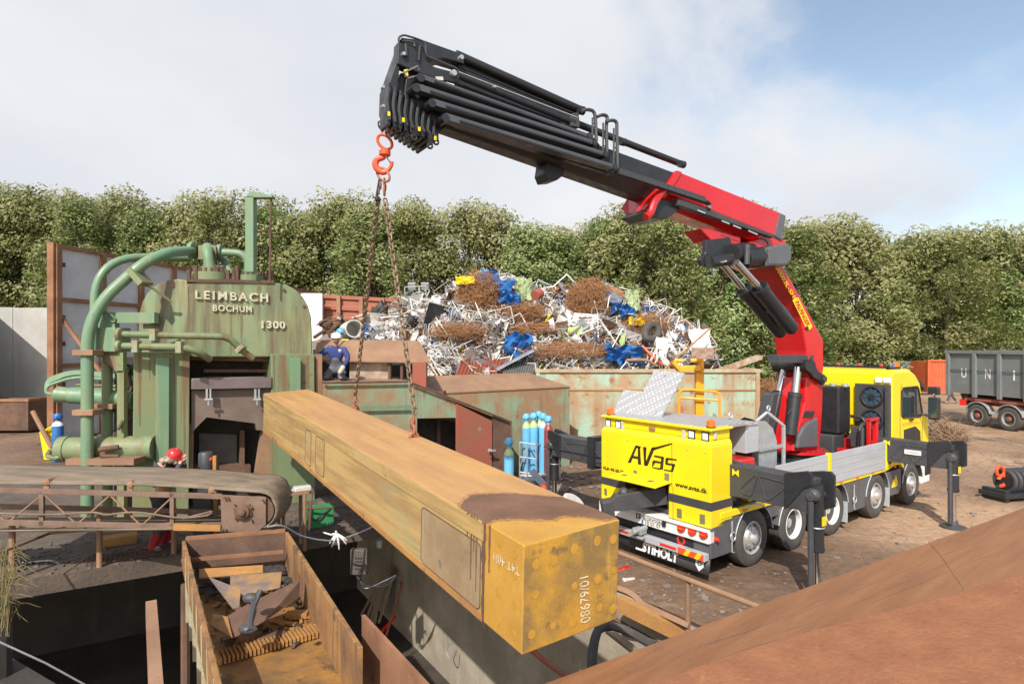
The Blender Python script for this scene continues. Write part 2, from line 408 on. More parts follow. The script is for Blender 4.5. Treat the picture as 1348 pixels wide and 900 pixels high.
def leafmat(name, a, b, c):
    m = bpy.data.materials.new(name); m.use_nodes = True
    t = m.node_tree; t.nodes.clear(); n = t.nodes.new; L = t.links.new
    out = n('ShaderNodeOutputMaterial'); d = n('ShaderNodeBsdfPrincipled'); tr = n('ShaderNodeBsdfTranslucent'); mxs = n('ShaderNodeMixShader')
    geo = n('ShaderNodeNewGeometry'); oi = n('ShaderNodeObjectInfo')
    at = n('ShaderNodeAttribute'); at.attribute_name = 'tone'
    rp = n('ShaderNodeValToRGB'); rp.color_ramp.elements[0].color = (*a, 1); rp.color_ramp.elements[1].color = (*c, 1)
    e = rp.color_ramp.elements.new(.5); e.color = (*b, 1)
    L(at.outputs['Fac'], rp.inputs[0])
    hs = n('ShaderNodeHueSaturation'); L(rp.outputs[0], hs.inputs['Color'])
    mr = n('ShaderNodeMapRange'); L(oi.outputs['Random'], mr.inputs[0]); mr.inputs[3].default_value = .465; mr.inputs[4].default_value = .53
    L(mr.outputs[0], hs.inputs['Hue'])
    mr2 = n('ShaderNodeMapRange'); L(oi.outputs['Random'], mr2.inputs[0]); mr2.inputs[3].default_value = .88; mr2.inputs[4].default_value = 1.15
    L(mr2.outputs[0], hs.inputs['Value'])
    L(hs.outputs[0], d.inputs['Base Color']); L(hs.outputs[0], tr.inputs[0]); d.inputs['Roughness'].default_value = .5
    d.inputs['Specular IOR Level'].default_value = .35
    mxs.inputs[0].default_value = .3; L(d.outputs[0], mxs.inputs[1]); L(tr.outputs[0], mxs.inputs[2]); L(mxs.outputs[0], out.inputs[0])
    return m
K['leaf'] = leafmat('leaf', (.095, .14, .032), (.20, .245, .078), (.39, .40, .20))
K['grassm'] = leafmat('grassm', (.25, .22, .10), (.34, .28, .13), (.45, .38, .2))
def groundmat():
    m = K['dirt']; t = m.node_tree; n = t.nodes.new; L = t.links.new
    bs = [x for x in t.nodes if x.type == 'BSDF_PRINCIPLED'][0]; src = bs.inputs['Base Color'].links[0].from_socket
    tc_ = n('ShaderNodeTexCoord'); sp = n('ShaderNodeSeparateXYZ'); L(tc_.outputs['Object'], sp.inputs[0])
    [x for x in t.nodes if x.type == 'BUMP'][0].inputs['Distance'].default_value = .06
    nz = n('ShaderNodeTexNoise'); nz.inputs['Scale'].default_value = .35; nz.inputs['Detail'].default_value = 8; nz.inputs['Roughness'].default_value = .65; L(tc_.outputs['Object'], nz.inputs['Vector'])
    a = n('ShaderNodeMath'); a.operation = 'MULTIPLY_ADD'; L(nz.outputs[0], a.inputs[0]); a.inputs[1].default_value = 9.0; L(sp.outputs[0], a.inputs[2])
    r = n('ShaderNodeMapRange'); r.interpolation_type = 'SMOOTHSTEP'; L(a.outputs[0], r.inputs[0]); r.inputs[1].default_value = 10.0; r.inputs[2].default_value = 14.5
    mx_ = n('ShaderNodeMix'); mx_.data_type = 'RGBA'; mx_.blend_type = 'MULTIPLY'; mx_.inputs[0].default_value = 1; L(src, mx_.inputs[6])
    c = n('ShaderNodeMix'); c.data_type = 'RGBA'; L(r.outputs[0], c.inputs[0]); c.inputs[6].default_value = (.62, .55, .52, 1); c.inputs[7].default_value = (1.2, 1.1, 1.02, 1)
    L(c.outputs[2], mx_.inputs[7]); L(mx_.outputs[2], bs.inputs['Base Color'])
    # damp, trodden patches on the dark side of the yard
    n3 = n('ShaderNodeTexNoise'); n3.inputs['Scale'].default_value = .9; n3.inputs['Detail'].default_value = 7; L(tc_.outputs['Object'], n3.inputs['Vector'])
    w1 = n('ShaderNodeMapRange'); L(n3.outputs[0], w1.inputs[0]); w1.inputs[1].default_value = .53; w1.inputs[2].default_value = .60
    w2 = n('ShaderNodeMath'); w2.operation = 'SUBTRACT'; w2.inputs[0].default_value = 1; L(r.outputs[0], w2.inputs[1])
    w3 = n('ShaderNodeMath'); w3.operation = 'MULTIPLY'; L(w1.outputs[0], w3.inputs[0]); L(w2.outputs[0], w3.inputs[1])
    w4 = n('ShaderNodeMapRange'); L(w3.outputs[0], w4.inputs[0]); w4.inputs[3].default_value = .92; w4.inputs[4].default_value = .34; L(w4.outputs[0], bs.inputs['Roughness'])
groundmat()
def glassmat():
    m = bpy.data.materials.new('glass'); m.use_nodes = True
    b = m.node_tree.nodes['Principled BSDF']; b.inputs['Base Color'].default_value = (.03, .045, .05, 1)
    b.inputs['Roughness'].default_value = .06; b.inputs['Specular IOR Level'].default_value = .8; b.inputs['Coat Weight'].default_value = 1
    return m
K['glass'] = glassmat()
# ================================================================== SETTING
# pit corner and edges (plan)
PIT = V((-1.43, 13.26, 0))
LE = V((.857, .515, 0)); Lb = V((-.515, .857, 0)); WE = V((.548, -.837, 0))     # ledge edge (towards right), pit wall (towards camera)
def slab_poly(pts, z, t=0.0):
    m = MB(); m.add([V((p[0], p[1], z)) for p in pts], [list(range(len(pts)))])
    return m
A_ = PIT - LE * 50; B_ = PIT + WE * 40
gm = MB()
gm.add([A_ + Lb * 6.5, PIT + Lb * 6.5, V(((PIT + Lb * 6.5).x, 900, 0)), V((-900, 900, 0)), V((-900, (A_ + Lb * 6.5).y, 0))], [(0, 1, 2, 3, 4)])
gm.add([PIT, B_, V((900, B_.y, 0)), V((900, 900, 0)), V(((PIT + Lb * 6.5).x, 900, 0)), PIT + Lb * 6.5], [(0, 1, 2, 3, 4, 5)])
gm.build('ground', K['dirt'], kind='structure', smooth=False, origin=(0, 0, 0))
# ledge slab 0.3 m higher, running back beneath the press

lm = MB(); q = [PIT - LE * 24, PIT, PIT + Lb * 9, PIT - LE * 24 + Lb * 9]
lm.prism([V((p.x, p.y, .3)) for p in q], (0, 0, -.28))
lm.build('concrete_ledge', K['ledge'], kind='structure', smooth=False)
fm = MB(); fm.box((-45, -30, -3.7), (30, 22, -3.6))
fm.build('pit_floor', mat('pitfloor', (.07, .055, .042), (.04, .032, .026), scale=.8, rough=.9, bump=.6), kind='structure', smooth=False)  # floor colour darkened to deepen the shade in the pit
# pit walls
pw = MB(); n_in = V((-.837, -.548, 0))
P0_ = PIT + Lb * 6.7
pw.prism([P0_ + V((0, 0, -.01)), B_ + V((0, 0, -.01)), B_ + V((0, 0, -3.6)), P0_ + V((0, 0, -3.6))], n_in * -.45)
for k_ in (): p_ = PIT - LE * (5.0 + k_) + Lb * 1.6; pw.box((-.45, -.3, -3.6), (.45, .3, -.03), LE, Lb, V((0, 0, 1)), V((p_.x, p_.y, 0)))
pw.build('retaining_wall', K['oldconc'], label='weathered concrete wall of the pit running under the suspended steel block', cat='wall', smooth=False)
RB = Lb * 6.6
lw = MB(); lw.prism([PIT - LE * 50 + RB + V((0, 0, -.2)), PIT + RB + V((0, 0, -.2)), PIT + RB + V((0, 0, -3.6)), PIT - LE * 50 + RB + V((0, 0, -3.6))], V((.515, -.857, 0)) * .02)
lw.build('retaining_wall', mat('pitback', (.04, .033, .027), (.02, .017, .014), scale=.6, rough=.95, bump=.3, c4=(.075, .06, .048), c4amt=.42, c4scale=.5, c4stretch=(1.5, 1.5, .4)), label='shaded dark pit wall beneath the ledge and the conveyor', cat='wall', smooth=False)  # shade below the ledge is put into the near-black wall colour
# kerb on the pit edge, by the railing
kb = MB(); k0 = G(815, 845, .02); k1 = G(880, 868, .02)
kb.prism([PIT + WE * s + V((.03, .02, 0)) + V((0, 0, z)) for s, z in ((2.5, .02), (12, .02), (12, .16), (2.5, .16))], (.40, .26, 0))
kb.build('kerb', K['oldconc'], kind='structure', smooth=False)

# ------------------------------------------------------------------ trees
def leaf_mesh(name, clumps, leaves, size, seed, tone_shift=0.0):
    rg = np.random.default_rng(seed)
    P = []; Nn = []; T = []
    for (c, r) in clumps:
        k = int(leaves * (r ** 2))
        d = rg.normal(size=(k, 3)); d /= np.linalg.norm(d, axis=1)[:, None]
        rad = r * (1 - .42 * rg.random(k) ** 2.0)
        rad = rad * (1 + .16 * np.sin(d[:, 0] * 7 + c[0] * 3) * np.cos(d[:, 2] * 6 + c[1]))
        P.append(np.array(c) + d * rad[:, None] * np.array((1, 1, .82)))
        nn = d * 1.0 + rg.normal(size=(k, 3)) * .65 + np.array((-.2, -.75, .75)); Nn.append(nn)
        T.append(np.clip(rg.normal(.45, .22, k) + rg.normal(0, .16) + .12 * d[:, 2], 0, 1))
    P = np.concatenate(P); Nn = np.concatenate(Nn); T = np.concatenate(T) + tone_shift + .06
    Nn /= np.linalg.norm(Nn, axis=1)[:, None]
    a = np.cross(Nn, rg.normal(size=Nn.shape)); a /= np.linalg.norm(a, axis=1)[:, None]; b = np.cross(Nn, a)
    s = size * (.6 + .8 * rg.random(len(P)))[:, None]
    q = np.stack([P - a * s, P - b * s * .55, P + a * s, P + b * s * .55], 1).reshape(-1, 3)
    me = bpy.data.meshes.new(name); n = len(P)
    me.vertices.add(4 * n); me.vertices.foreach_set('co', q.ravel().astype(np.float32))
    me.loops.add(4 * n); me.loops.foreach_set('vertex_index', np.arange(4 * n, dtype=np.int32))
    me.polygons.add(n); me.polygons.foreach_set('loop_start', np.arange(0, 4 * n, 4, dtype=np.int32))
    me.update(calc_edges=True)
    at = me.attributes.new('tone', 'FLOAT', 'FACE'); at.data.foreach_set('value', np.clip(T, 0, 1).astype(np.float32))
    me.materials.append(K['leaf'])
    return me
def tree_proto(h, wd, seed, base=.12):
    """crown clumps of a broad bushy tree, height h"""
    rg = random.Random(seed); cl = []
    n = 74
    for i in range(n):
        f = (i + .5) / n
        z = h * (base + (1 - base) * f * .95)
        prof = math.sin(math.pi * min(1, .18 + .82 * (1 - abs(f - .38) / .66 if f > .38 else .72 + .28 * f / .38)) * .5)
        prof = (1 - (max(0, f - .45) / .55) ** 1.6 * .78) * (.8 + .2 * min(1, f / .3)) * (1 + .14 * math.sin(f * 19 + seed))
        rr = wd * prof * (.45 + .6 * rg.random()) * .82
        a = i * 2.399 + rg.random()
        cl.append(((rr * math.cos(a), rr * math.sin(a), z), (.75 + .7 * rg.random()) * (h / 15) * (1.1 - .35 * f)))
    return cl
protos = []
for i, (h, wd, base) in enumerate(((16, 3.6, .06), (15, 4.1, .05), (16, 3.2, .1), (14, 3.9, .04), (15, 3.4, .3))):
    t = thing('leafy_tree', 'x', 'tree', (0, 0, 0))
    cl = tree_proto(h, wd, 100 + i, base)
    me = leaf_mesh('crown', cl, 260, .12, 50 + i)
    co = bpy.data.objects.new('crown', me); C.objects.link(co); co.parent = t
    tb = MB(); rr = random.Random(i)
    tb.tube(bez([(0, 0, -.2), (.15, .1, h * .3), (-.1, 0, h * .6), (0, .1, h * .9)], 4), [.24 - .2 * k / 12 for k in range(13)], 8)
    for (c, r) in cl[::4]:
        tb.tube([V((0, 0, c[2] * .62)), V(c) * .6 + V((0, 0, c[2] * .3)), V(c)], [.08, .05, .02], 6)
    tb.build('trunk', K['bark'], t)
    protos.append(t)
def topy(px): return topy_(px) + 7 * math.sin(px * .037) + 3 * math.sin(px * .11 + 1)
def topy_(px):
    pts = [(-120, 250), (0, 243), (60, 240), (130, 262), (160, 246), (240, 256), (290, 252), (400, 262), (500, 262), (560, 254), (660, 270), (760, 290), (860, 262), (960, 270), (1040, 288), (1080, 276), (1150, 302), (1215, 290), (1300, 297), (1400, 300)]
    for (a, b), (c, d) in zip(pts, pts[1:]):
        if a <= px <= c: return b + (d - b) * (px - a) / (c - a)
    return 290
lands = ['at the far left of the photo, rising beyond the grey concrete wall', 'just left of the tall steel partition wall, beyond the concrete wall',
 'behind the left post of the partition wall', 'behind the partition wall and the upper green pipe', 'behind the partition wall left of the press valve block',
 'behind the valve block on top of the green press', 'right behind the tall green post with a ring on the press', 'between the green press post and the chains',
 'behind the left leg of the sling chain', 'behind the right leg of the sling chain', 'right of the chains, beyond the floodlight mast',
 'rising behind the peak of the scrap heap', 'behind the scrap heap below the middle of the black boom', 'behind the right wire tangle on the scrap heap',
 'behind the right end of the scrap heap', 'below the red boom housing, left of the chromed rods', 'directly behind the bent red crane arm',
 'just right of the crane knuckle above the yellow cab', 'behind the front of the yellow cab', 'behind the small orange container', 'behind the left end of the grey skip trailer',
 'behind the white letter N of the grey skip', 'at the far right of the photo, behind the grey skip']
used = set()
for i, ld in enumerate(lands):
    px = -20 + i * 1400 / (len(lands) - 1) + 15 * math.sin(i * 4.7); Y = 54 + 3.0 * math.sin(i * 2.1)
    if 4 < i < 12: Y += 1.0
    if px > 1150: Y += 4.5
    hgt = CH + (HZ - topy(px) + rnd.uniform(-6, 3)) * Y / F
    k = (i * 3 + 1) % 5
    pr = protos[k]; h0 = (16, 15, 16, 14, 15)[k] * 1.03
    s = hgt / h0; loc = ((px - CX) / F * Y, Y, 0)
    lab = 'leafy green tree ' + ld
    if k not in used:
        used.add(k); pr.location = loc; pr.scale = (1.28, 1.15, s); pr.rotation_euler = (0, 0, i); pr['label'] = lab; WL[pr.name] = V(loc)
        pr['group'] = 'trees at the wood edge'
    else:
        place(pr, loc, i * 1.7, lab, 'trees at the wood edge', (1.25 + .12 * math.sin(i * 3.3), 1.15, s))
# the wood behind the front row: one mass
cl = []
rg = random.Random(5)
for i in range(1500):
    px = rg.uniform(-150, 1500); Y = rg.uniform(52.5, 60) + (3.5 if px > 1150 else 0); f = rg.random() ** .7
    top = CH + (HZ - topy(px) + rg.uniform(-9, 6)) * Y / F
    cl.append((((px - CX) / F * Y, Y, top * f - .8 * (f > .9)), rg.uniform(1.1, 1.9)))
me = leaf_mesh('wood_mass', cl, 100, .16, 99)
wo = bpy.data.objects.new('background_wood', me); C.objects.link(wo)
tag(wo, 'dense green wood filling the gaps behind the first row of trees', 'wood', kind='stuff')
# undergrowth along the foot of the wood
cl = []
for i in range(260):
    px = rg.uniform(-150, 1500); Y = rg.uniform(49, 53) if px < 1180 else rg.uniform(55, 57)
    cl.append((((px - CX) / F * Y, Y, rg.uniform(.2, 1.6)), rg.uniform(.7, 1.4)))
me = leaf_mesh('undergrowth', cl, 90, .2, 77)
ug = bpy.data.objects.new('undergrowth', me); C.objects.link(ug)
tag(ug, 'low green bushes and weeds along the foot of the wood', 'undergrowth', kind='stuff')

# ------------------------------------------------------------------ walls behind, left
cw = MB()
y0 = 31.0; wtop = CH + (HZ - 405) * y0 / F
for i in range(5):
    x0 = -29.5 + i * 2.02; cw.box((x0, y0, 0), (x0 + 2.0, y0 + .35, wtop + .02 * (i % 2)))
cw.build('concrete_wall', K['concrete'], label='tall pale grey cast concrete wall left of the steel partition', cat='wall', smooth=False, bevel=.015)
cw = MB()
cw.prism([V((-34, 28, 0)), V((-24.27, 28, 0)), V((-24.27, 28, 5.6)), V((-34, 28, 14.0))], (0, .3, 0))  # added out of view, top sloped to throw a diagonal shadow on the wall
cw.build('shade_wall', K['concrete'], label='unseen sloping topped wall added just outside the left edge to shade the pale wall', cat='wall', smooth=False)
# steel partition wall (runs away from the camera)
a = W(68, 452, 25); a.z = 0; pd = V((.145, 1, 0)).normalized(); pn = V((1, -.145, 0)).normalized()
H_ = CH + (HZ - 321) * 25 / F
pt = thing('partition_wall', 'tall rusty steel framed partition of grey boards behind the green pipes', 'wall', a)
p = MB()
for i in range(11):
    for z0, z1 in ((0, 3.0), (3.05, 5.75), (5.8, H_ - .15)):
        p.box((.25 + i * 2.3, -.09, z0 + .02), (.25 + i * 2.3 + 2.26, -.02, z1), pd, -pn, V((0, 0, 1)), a)
p.build('board_panel', mat('board', (.62, .60, .59), (.50, .48, .46), scale=1, rough=.7, c4=(.50, .47, .45), c4amt=.4, c4scale=.8), pt, smooth=False)
p = MB()
for i in range(12): p.box((i * 2.3 - .0, -.26, 0), (i * 2.3 + .24, -.10, H_), pd, -pn, V((0, 0, 1)), a)
for z in (3.0, 5.75, H_ - .15): p.box((0, -.24, z), (25.5, -.11, z + .16), pd, -pn, V((0, 0, 1)), a)
p.box((-.12, -.2, 0), (-.01, .1, H_ + .05), pd, -pn, V((0, 0, 1)), a)
p.prism([a + pd * .3 + pn * .1 + V((0, 0, 5.0)), a + pd * .3 + pn * .1 + V((0, 0, 5.2)), a + pd * .3 + pn * 2.6 + V((0, 0, 2.1)), a + pd * .3 + pn * 2.6 + V((0, 0, 1.9))], pd * .12)
p.build('steel_frame', K['rust'], pt, smooth=False)
p = MB()
for i in range(3):
    for z in (2.2, 3.9, 5.0, 7.2): p.box((i * 2.3 + .24, .1, z), (i * 2.3 + .5, .16, z + .18), pd, -pn * -1, V((0, 0, 1)), a)
p.build('bracket', K['rustdk'], pt, smooth=False)
# rust coloured skip at left edge
b = W(-30, 528, 27.8); b.z = 0
m = MB(); X0 = (-40 - CX) / F * 27.8; X1 = (37 - CX) / F * 27.0
sk = thing('steel_skip', 'dark rusty open steel skip in front of the concrete wall', 'skip', (X1 - 1.5, 27.5, 0))
for (q0, q1) in (((X0, 27.0, .15), (X1, 27.08, 1.42)), ((X0, 29.0, .15), (X1, 29.08, 1.42)), ((X1 - .08, 27.08, .15), (X1, 29.0, 1.42)), ((X0, 27.08, .1), (X1, 29, .16))): m.box(q0, q1)
m.build('body', K['rustdk'], sk, smooth=False)
m = MB(); m.box((X0, 26.95, 1.42), (X1 + .04, 27.12, 1.54)); m.box((X1 - .1, 27.12, 1.42), (X1 + .04, 29.1, 1.54))
m.build('rim', K['rust'], sk, smooth=False)
# white board and corrugated fence seen between press and chains
m = MB(); m.prism([W(396, 386, 33), W(424, 386, 33), W(424, 460, 33), W(396, 460, 33)], (0, .2, 0))
m.build('white_board', K['white'], label='plain white upright board right of the green press crown', cat='board', smooth=False)
cf = thing('corrugated_fence', 'rust red corrugated steel fence behind the workers', 'fence', ((470 - CX) / F * 34, 34, 0))
m = MB(); Yf = 34; xl, xr = (424 - CX) / F * Yf, (526 - CX) / F * Yf; zt = CH + (HZ - 391) * Yf / F
k = 0; rings = []
z = 0.0
prof = []
while z < zt: prof += [(0, z), (0, z + .28), (.12, z + .34), (.12, z + .54)]; z += .62
m.loft([[V((xl, Yf - dy, zz_)) for dy, zz_ in prof], [V((xr, Yf + .6 - dy, zz_ - .2)) for dy, zz_ in prof]], closed=False)
m.build('sheet', mat('redsheet', (.36, .12, .07), (.28, .10, .065), rough=.7, c3=(.42, .28, .2), c3amt=.33, c3scale=3), cf, smooth=False)
for f in (0, .22, .5, .77, 1):
    m = MB(); x = xl + (xr - xl) * f; m.box((x - .1, Yf - .3 + .6 * f, 0), (x + .1, Yf - .13 + .6 * f, zt - .18 * f + .1)); m.build('post', K['rustpk'], cf, smooth=False)

# ------------------------------------------------------------------ big rusty green container
ZC = 21.8
ct = thing('open_container', 'big weathered light green open container behind the yellow truck', 'container', ((850 - CX) / F * ZC, ZC + 1, 0))
pc = PL((0, ZC, 0), (0, -1, .0)); m = MB()
xl, xr = (706 - CX) / F * ZC, (1000 - CX) / F * ZC; zt = 2.95
m.box((xl, ZC, 0), (xr, ZC + .08, zt)); m.box((xl, ZC + 2.4, 0), (xr, ZC + 2.48, zt)); m.box((xl, ZC + .08, 0), (xl + .08, ZC + 2.4, zt)); m.box((xr - .08, ZC + .08, 0), (xr, ZC + 2.4, zt)); m.box((xl + .08, ZC + .08, .2), (xr - .08, ZC + 2.4, .3))
m.build('body', K['contgreen'], ct, smooth=False)
m = MB(); m.box((xl - .04, ZC - .07, zt), (xr + .04, ZC + .12, zt + .13)); m.box((xl - .04, ZC + 2.38, zt), (xr + .04, ZC + 2.55, zt + .13)); m.box((xl - .04, ZC + .12, zt), (xl + .12, ZC + 2.38, zt + .13)); m.box((xr - .12, ZC + .12, zt), (xr + .04, ZC + 2.38, zt + .13))
m.build('top_rail', mat('rail', (.42, .40, .27), (.36, .22, .13), rough=.8, scale=2), ct, smooth=False, bevel=.02)
for f in (0.002, .535, .985):
    m = MB(); x = xl + (xr - xl) * f; m.box((x - .03, ZC - .06, 0), (x + .11, ZC - .002, zt)); m.build('rib', K['contgreen'], ct, smooth=False)
m = MB(); m.box((xl + .15, ZC - .03, 2.3), (xr - .15, ZC - .002, 2.36)); m.build('seam', K['rustor'], ct, smooth=False)
# second trough with brown sloping lid (px 545..750)
U = V((.845, .535, 0)); UN = V((.535, -.845, 0))
c1 = W(560, 520, 17.2); c2 = W(750, 508, 20.0)
tr = thing('feed_trough', 'long green and brown steel feed trough with a sloping rusty lid, left of the container', 'trough', (c2.x, c2.y, 0))
du = (V((c2.x, c2.y, 0)) - V((c1.x, c1.y, 0))).normalized(); dn = V((-du.y, du.x, 0))
ln = (V((c2.x, c2.y, 0)) - V((c1.x, c1.y, 0))).length
m = MB(); m.box((-1.5, 0, 0), (ln, .08, c2.z - .03), du, dn, V((0, 0, 1)), V((c1.x, c1.y, 0))); m.box((ln - .08, .08, 0), (ln, 2.0, c2.z - .1), du, dn, V((0, 0, 1)), V((c1.x, c1.y, 0)))
m.build('side_plate', K['greenrust'], tr, smooth=False)
m = MB(); o = V((c1.x, c1.y, 0))
lp = [o + du * -1.5 + dn * -.03 + V((0, 0, c2.z)), o + du * ln + dn * -.03 + V((0, 0, c2.z)), o + du * (ln - .9) + dn * 1.1 + V((0, 0, c2.z + .42)), o + du * -1.5 + dn * 1.1 + V((0, 0, c2.z + .42))]
m.prism(lp, (0, 0, -.05)); m.build('lid', K['rustpk'], tr, smooth=False, bevel=.01)
# brown flap behind the worker
fl = thing('loading_hopper', 'brown steel hopper flap behind the kneeling worker, dark openings beneath', 'hopper', (W(500, 452, 16.6).x, 16.6, 2.5))
pf = PL((W(500, 452, 16.2).x, 16.2, 0), (UN.x * .4, UN.y, 0)); pb = pf.shift(-.9)
m = MB(); top = plq(pb, (418, 447), (552, 448)); bot = plq(pf, (567, 476), (412, 473))
m.prism([top[0], top[1], bot[0], bot[1]], (0, 0, -.05)); m.build('flap', K['rustpk'], fl, smooth=False, bevel=.01)
m = MB(); p2 = pf.shift(-.25); m.prism(plq(p2, (460, 472), (511, 475), (511, 503), (460, 503)), (0, .2, 0)); m.build('back_plate', mat('bp', (.45, .40, .33), (.28, .17, .11), scale=3, rough=.8), fl, smooth=False)
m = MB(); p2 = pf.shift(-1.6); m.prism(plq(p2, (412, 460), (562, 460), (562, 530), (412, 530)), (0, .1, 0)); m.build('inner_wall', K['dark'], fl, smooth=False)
m = MB(); p2 = pf.shift(-.1)
for x in (511, 527, 546): m.prism(plq(p2, (x, 475), (x + 3, 475), (x + 3, 508), (x, 508)), (0, .2, 0))
m.build('post', K['rustdk'], fl, smooth=False)
m = MB(); m.prism(plq(pf.shift(.05), (543, 478), (561, 476), (561, 510), (543, 510)), (0, .15, 0)); m.build('side_post', K['rustred'], fl, smooth=False)
# green trough wall on which the worker kneels, with dark doorway and red doors
g0 = V((-4.55, 14.55, 0)); gp = PL(g0, UN)
gt = thing('press_housing', 'green and red painted steel trough wall with a dark doorway, beside the press', 'machine', g0 + U * 2.5)
m = MB()
m.prism(plq(gp, (425, 504), (482, 503), (540, 503), (549, 508), (549, 551), (549, 640), (425, 640)), -UN * .12)
m.prism(plq(gp, (549.5, 508), (600, 530), (600, 549.5), (549.5, 550.5)), -UN * .12)
m.build('wall_plate', K['greenrust'], gt, smooth=False)
m = MB(); m.prism(plq(gp.shift(.05), (601, 531), (648, 554), (648, 650), (601, 650)), -UN * .07); m.build('door', K['rustred'], gt, label='faded red door with a worn patch', smooth=False, bevel=.01)
m = MB(); m.prism(plq(gp.shift(.02), (649, 545), (673, 557), (673, 660), (649, 660)), -UN * .07); m.build('side_panel', K['rustdk'], gt, smooth=False)
m = MB(); e = plq(gp.shift(.10), (538, 502), (673, 555)); e0 = plq(gp.shift(.10), (425, 503.5))[0]
m.tube([e0, e[0], e[1], e[1] - V((0, 0, 1.4))], .03, 6); m.build('edge_rail', K['rustdk'], gt)
m = MB(); hp = gp.shift(.12).hit(644, 592); m.cyl(hp, hp + UN * .12, .04, 10); m.box((-.12, -.02, -.02), (.12, .02, .02), U, UN, V((0, 0, 1)), hp + UN * .14); m.build('door_lock', K['galv'], gt)
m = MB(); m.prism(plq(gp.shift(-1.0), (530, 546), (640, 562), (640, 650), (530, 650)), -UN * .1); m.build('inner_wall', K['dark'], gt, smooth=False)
tp = plq(gp, (425, 504), (540, 503)); m = MB(); m.prism([tp[0], tp[1], tp[1] - UN * 1.6, tp[0] - UN * 1.6], (0, 0, .04)); m.build('top_plate', K['rustpk'], gt, smooth=False)
m = MB(); q = plq(gp.shift(.13), (430, 535), (545, 533), (545, 537), (430, 539)); m.prism(q, -UN * .02); m.build('seam', K['greenlt'], gt, smooth=False)
tq = plq(gp, (540, 503), (673, 556)); m = MB(); m.prism([tq[0], tq[1], tq[1] - UN * 1.1, tq[0] - UN * 1.1], (0, 0, -.04)); m.build('sloping_roof', K['rustpk'], gt, smooth=False)
# ================================================================== SCRAP HEAP
def heap_top(px):
    pts = [(395, 440), (440, 428), (470, 424), (500, 408), (530, 396), (560, 392), (590, 380), (615, 366), (650, 360), (690, 372), (730, 380), (770, 374), (800, 374), (835, 396), (880, 408), (910, 424), (928, 445), (938, 475), (950, 510), (1000, 560)]
    if px <= 395: return 445
    for (a, b), (c, d) in zip(pts, pts[1:]):
        if a <= px <= c: return b + (d - b) * (px - a) / (c - a)
    return 560
def heap_z(X, Y):
    px = CX + X / 28.0 * F
    top = max(.2, CH + (HZ - heap_top(px)) * 28.0 / F - .25)
    f = (Y - 22.9) / 5.2
    base = 1.7
    if f < 1: s = max(0, f); z = base + (top - base) * (s ** .8)
    else: z = top - (Y - 28.1) * .55
    z = min(z, top)
    return z + .22 * math.sin(X * 2.3 + Y) * math.sin(Y * 1.9 - X * .7) + .12 * math.sin(X * 5.1) * math.cos(Y * 4.3)
m = MB(); nx, ny = 110, 60
for j in range(ny):
    for i in range(nx):
        X = -10.5 + 21.5 * i / (nx - 1); Y = 22.9 + 13 * j / (ny - 1)
        m.v.append(V((X, Y, max(-.2, heap_z(X, Y) - .15))))
for j in range(ny - 1):
    for i in range(nx - 1):
        a = j * nx + i; m.f.append([a, a + 1, a + nx + 1, a + nx]); m.m.append(0)
hm = [mat('scrapbase', (.13, .095, .07), (.20, .16, .13), scale=3, rough=.9, bump=.8, bscale=12, c3=(.30, .27, .25), c3amt=.42, c3scale=5), K['white'], mat('scrapgrey', (.38, .38, .39), (.25, .25, .26), scale=3, rough=.5, metal=.3), K['rust'], K['rustdk'], K['bluedk'], K['maroon'], K['yellow'], mat('pale', (.58, .56, .50), (.42, .38, .32), scale=3, rough=.7), K['black'], K['lime']]
rg = random.Random(21)
def hp(px=None, f=None):
    px = rg.uniform(452, 940) if px is None else px
    f = rg.random() if f is None else f
    Y = 23.1 + 5.6 * f; X = (px - CX) / F * Y
    return V((X, Y, heap_z(X, Y)))
def rdir(flat=.5): return V((rg.gauss(0, 1), rg.gauss(0, 1), rg.gauss(0, flat))).normalized()
def palette(p=None):
    r = rg.random()
    if p is not None:
        t = math.sin(p.x * 1.9 + p.y * .8) * math.sin(p.z * 2.3 - p.x * .6 + 1) + .35 * (p.x > 5.2)
        if t > .42 and rg.random() < .75: return rg.choice((3, 4, 4, 3, 2, 9))
        if t < -.45 and rg.random() < .6: return rg.choice((1, 8, 1, 2))
    for lim, k in ((.23, 1), (.47, 8), (.61, 2), (.76, 3), (.90, 4), (.93, 5), (.955, 6), (.965, 7), (.99, 9), (1.1, 10)):
        if r < lim: return k
def rod(p, d, L_, r, bend=0.0):
    if bend:
        q = p + d * L_ * .5 + rdir() * bend * L_; m.tube([p - d * L_ * .5, q, p + d * L_ * .5 + rdir() * bend * .5], r, 4, cap=False)
    else: m.tube([p - d * L_ * .5, p + d * L_ * .5], r, 4, cap=False)
for i in range(8600):           # rods, bars, strips
    p = hp(); m.mi = palette(p); p.z += rg.uniform(-.1, .18)
    rod(p, rdir(.5), rg.uniform(.15, .5) if i % 3 else rg.uniform(.4, 1.2), rg.uniform(.006, .022), rg.choice((0, .2, .35)))
for i in range(130):            # tubular frames: rectangles with cross bars
    m.mi = rg.choice((1, 1, 8, 8, 2)); p = hp(); p.z += .15; a = rdir(.6); b = a.cross(rdir()).normalized(); la, lb = rg.uniform(.35, .9), rg.uniform(.25, .55); r = rg.uniform(.016, .028)
    cs = [p - a * la - b * lb, p + a * la - b * lb, p + a * la + b * lb, p - a * la + b * lb]
    for u_, v_ in zip(cs, cs[1:] + cs[:1]): m.tube([u_, v_], r, 4, cap=False)
    for k in range(rg.choice((1, 2, 4))):
        t = rg.uniform(-.8, .8); m.tube([p + a * la * t - b * lb, p + a * la * t + b * lb], r * .8, 4, cap=False)
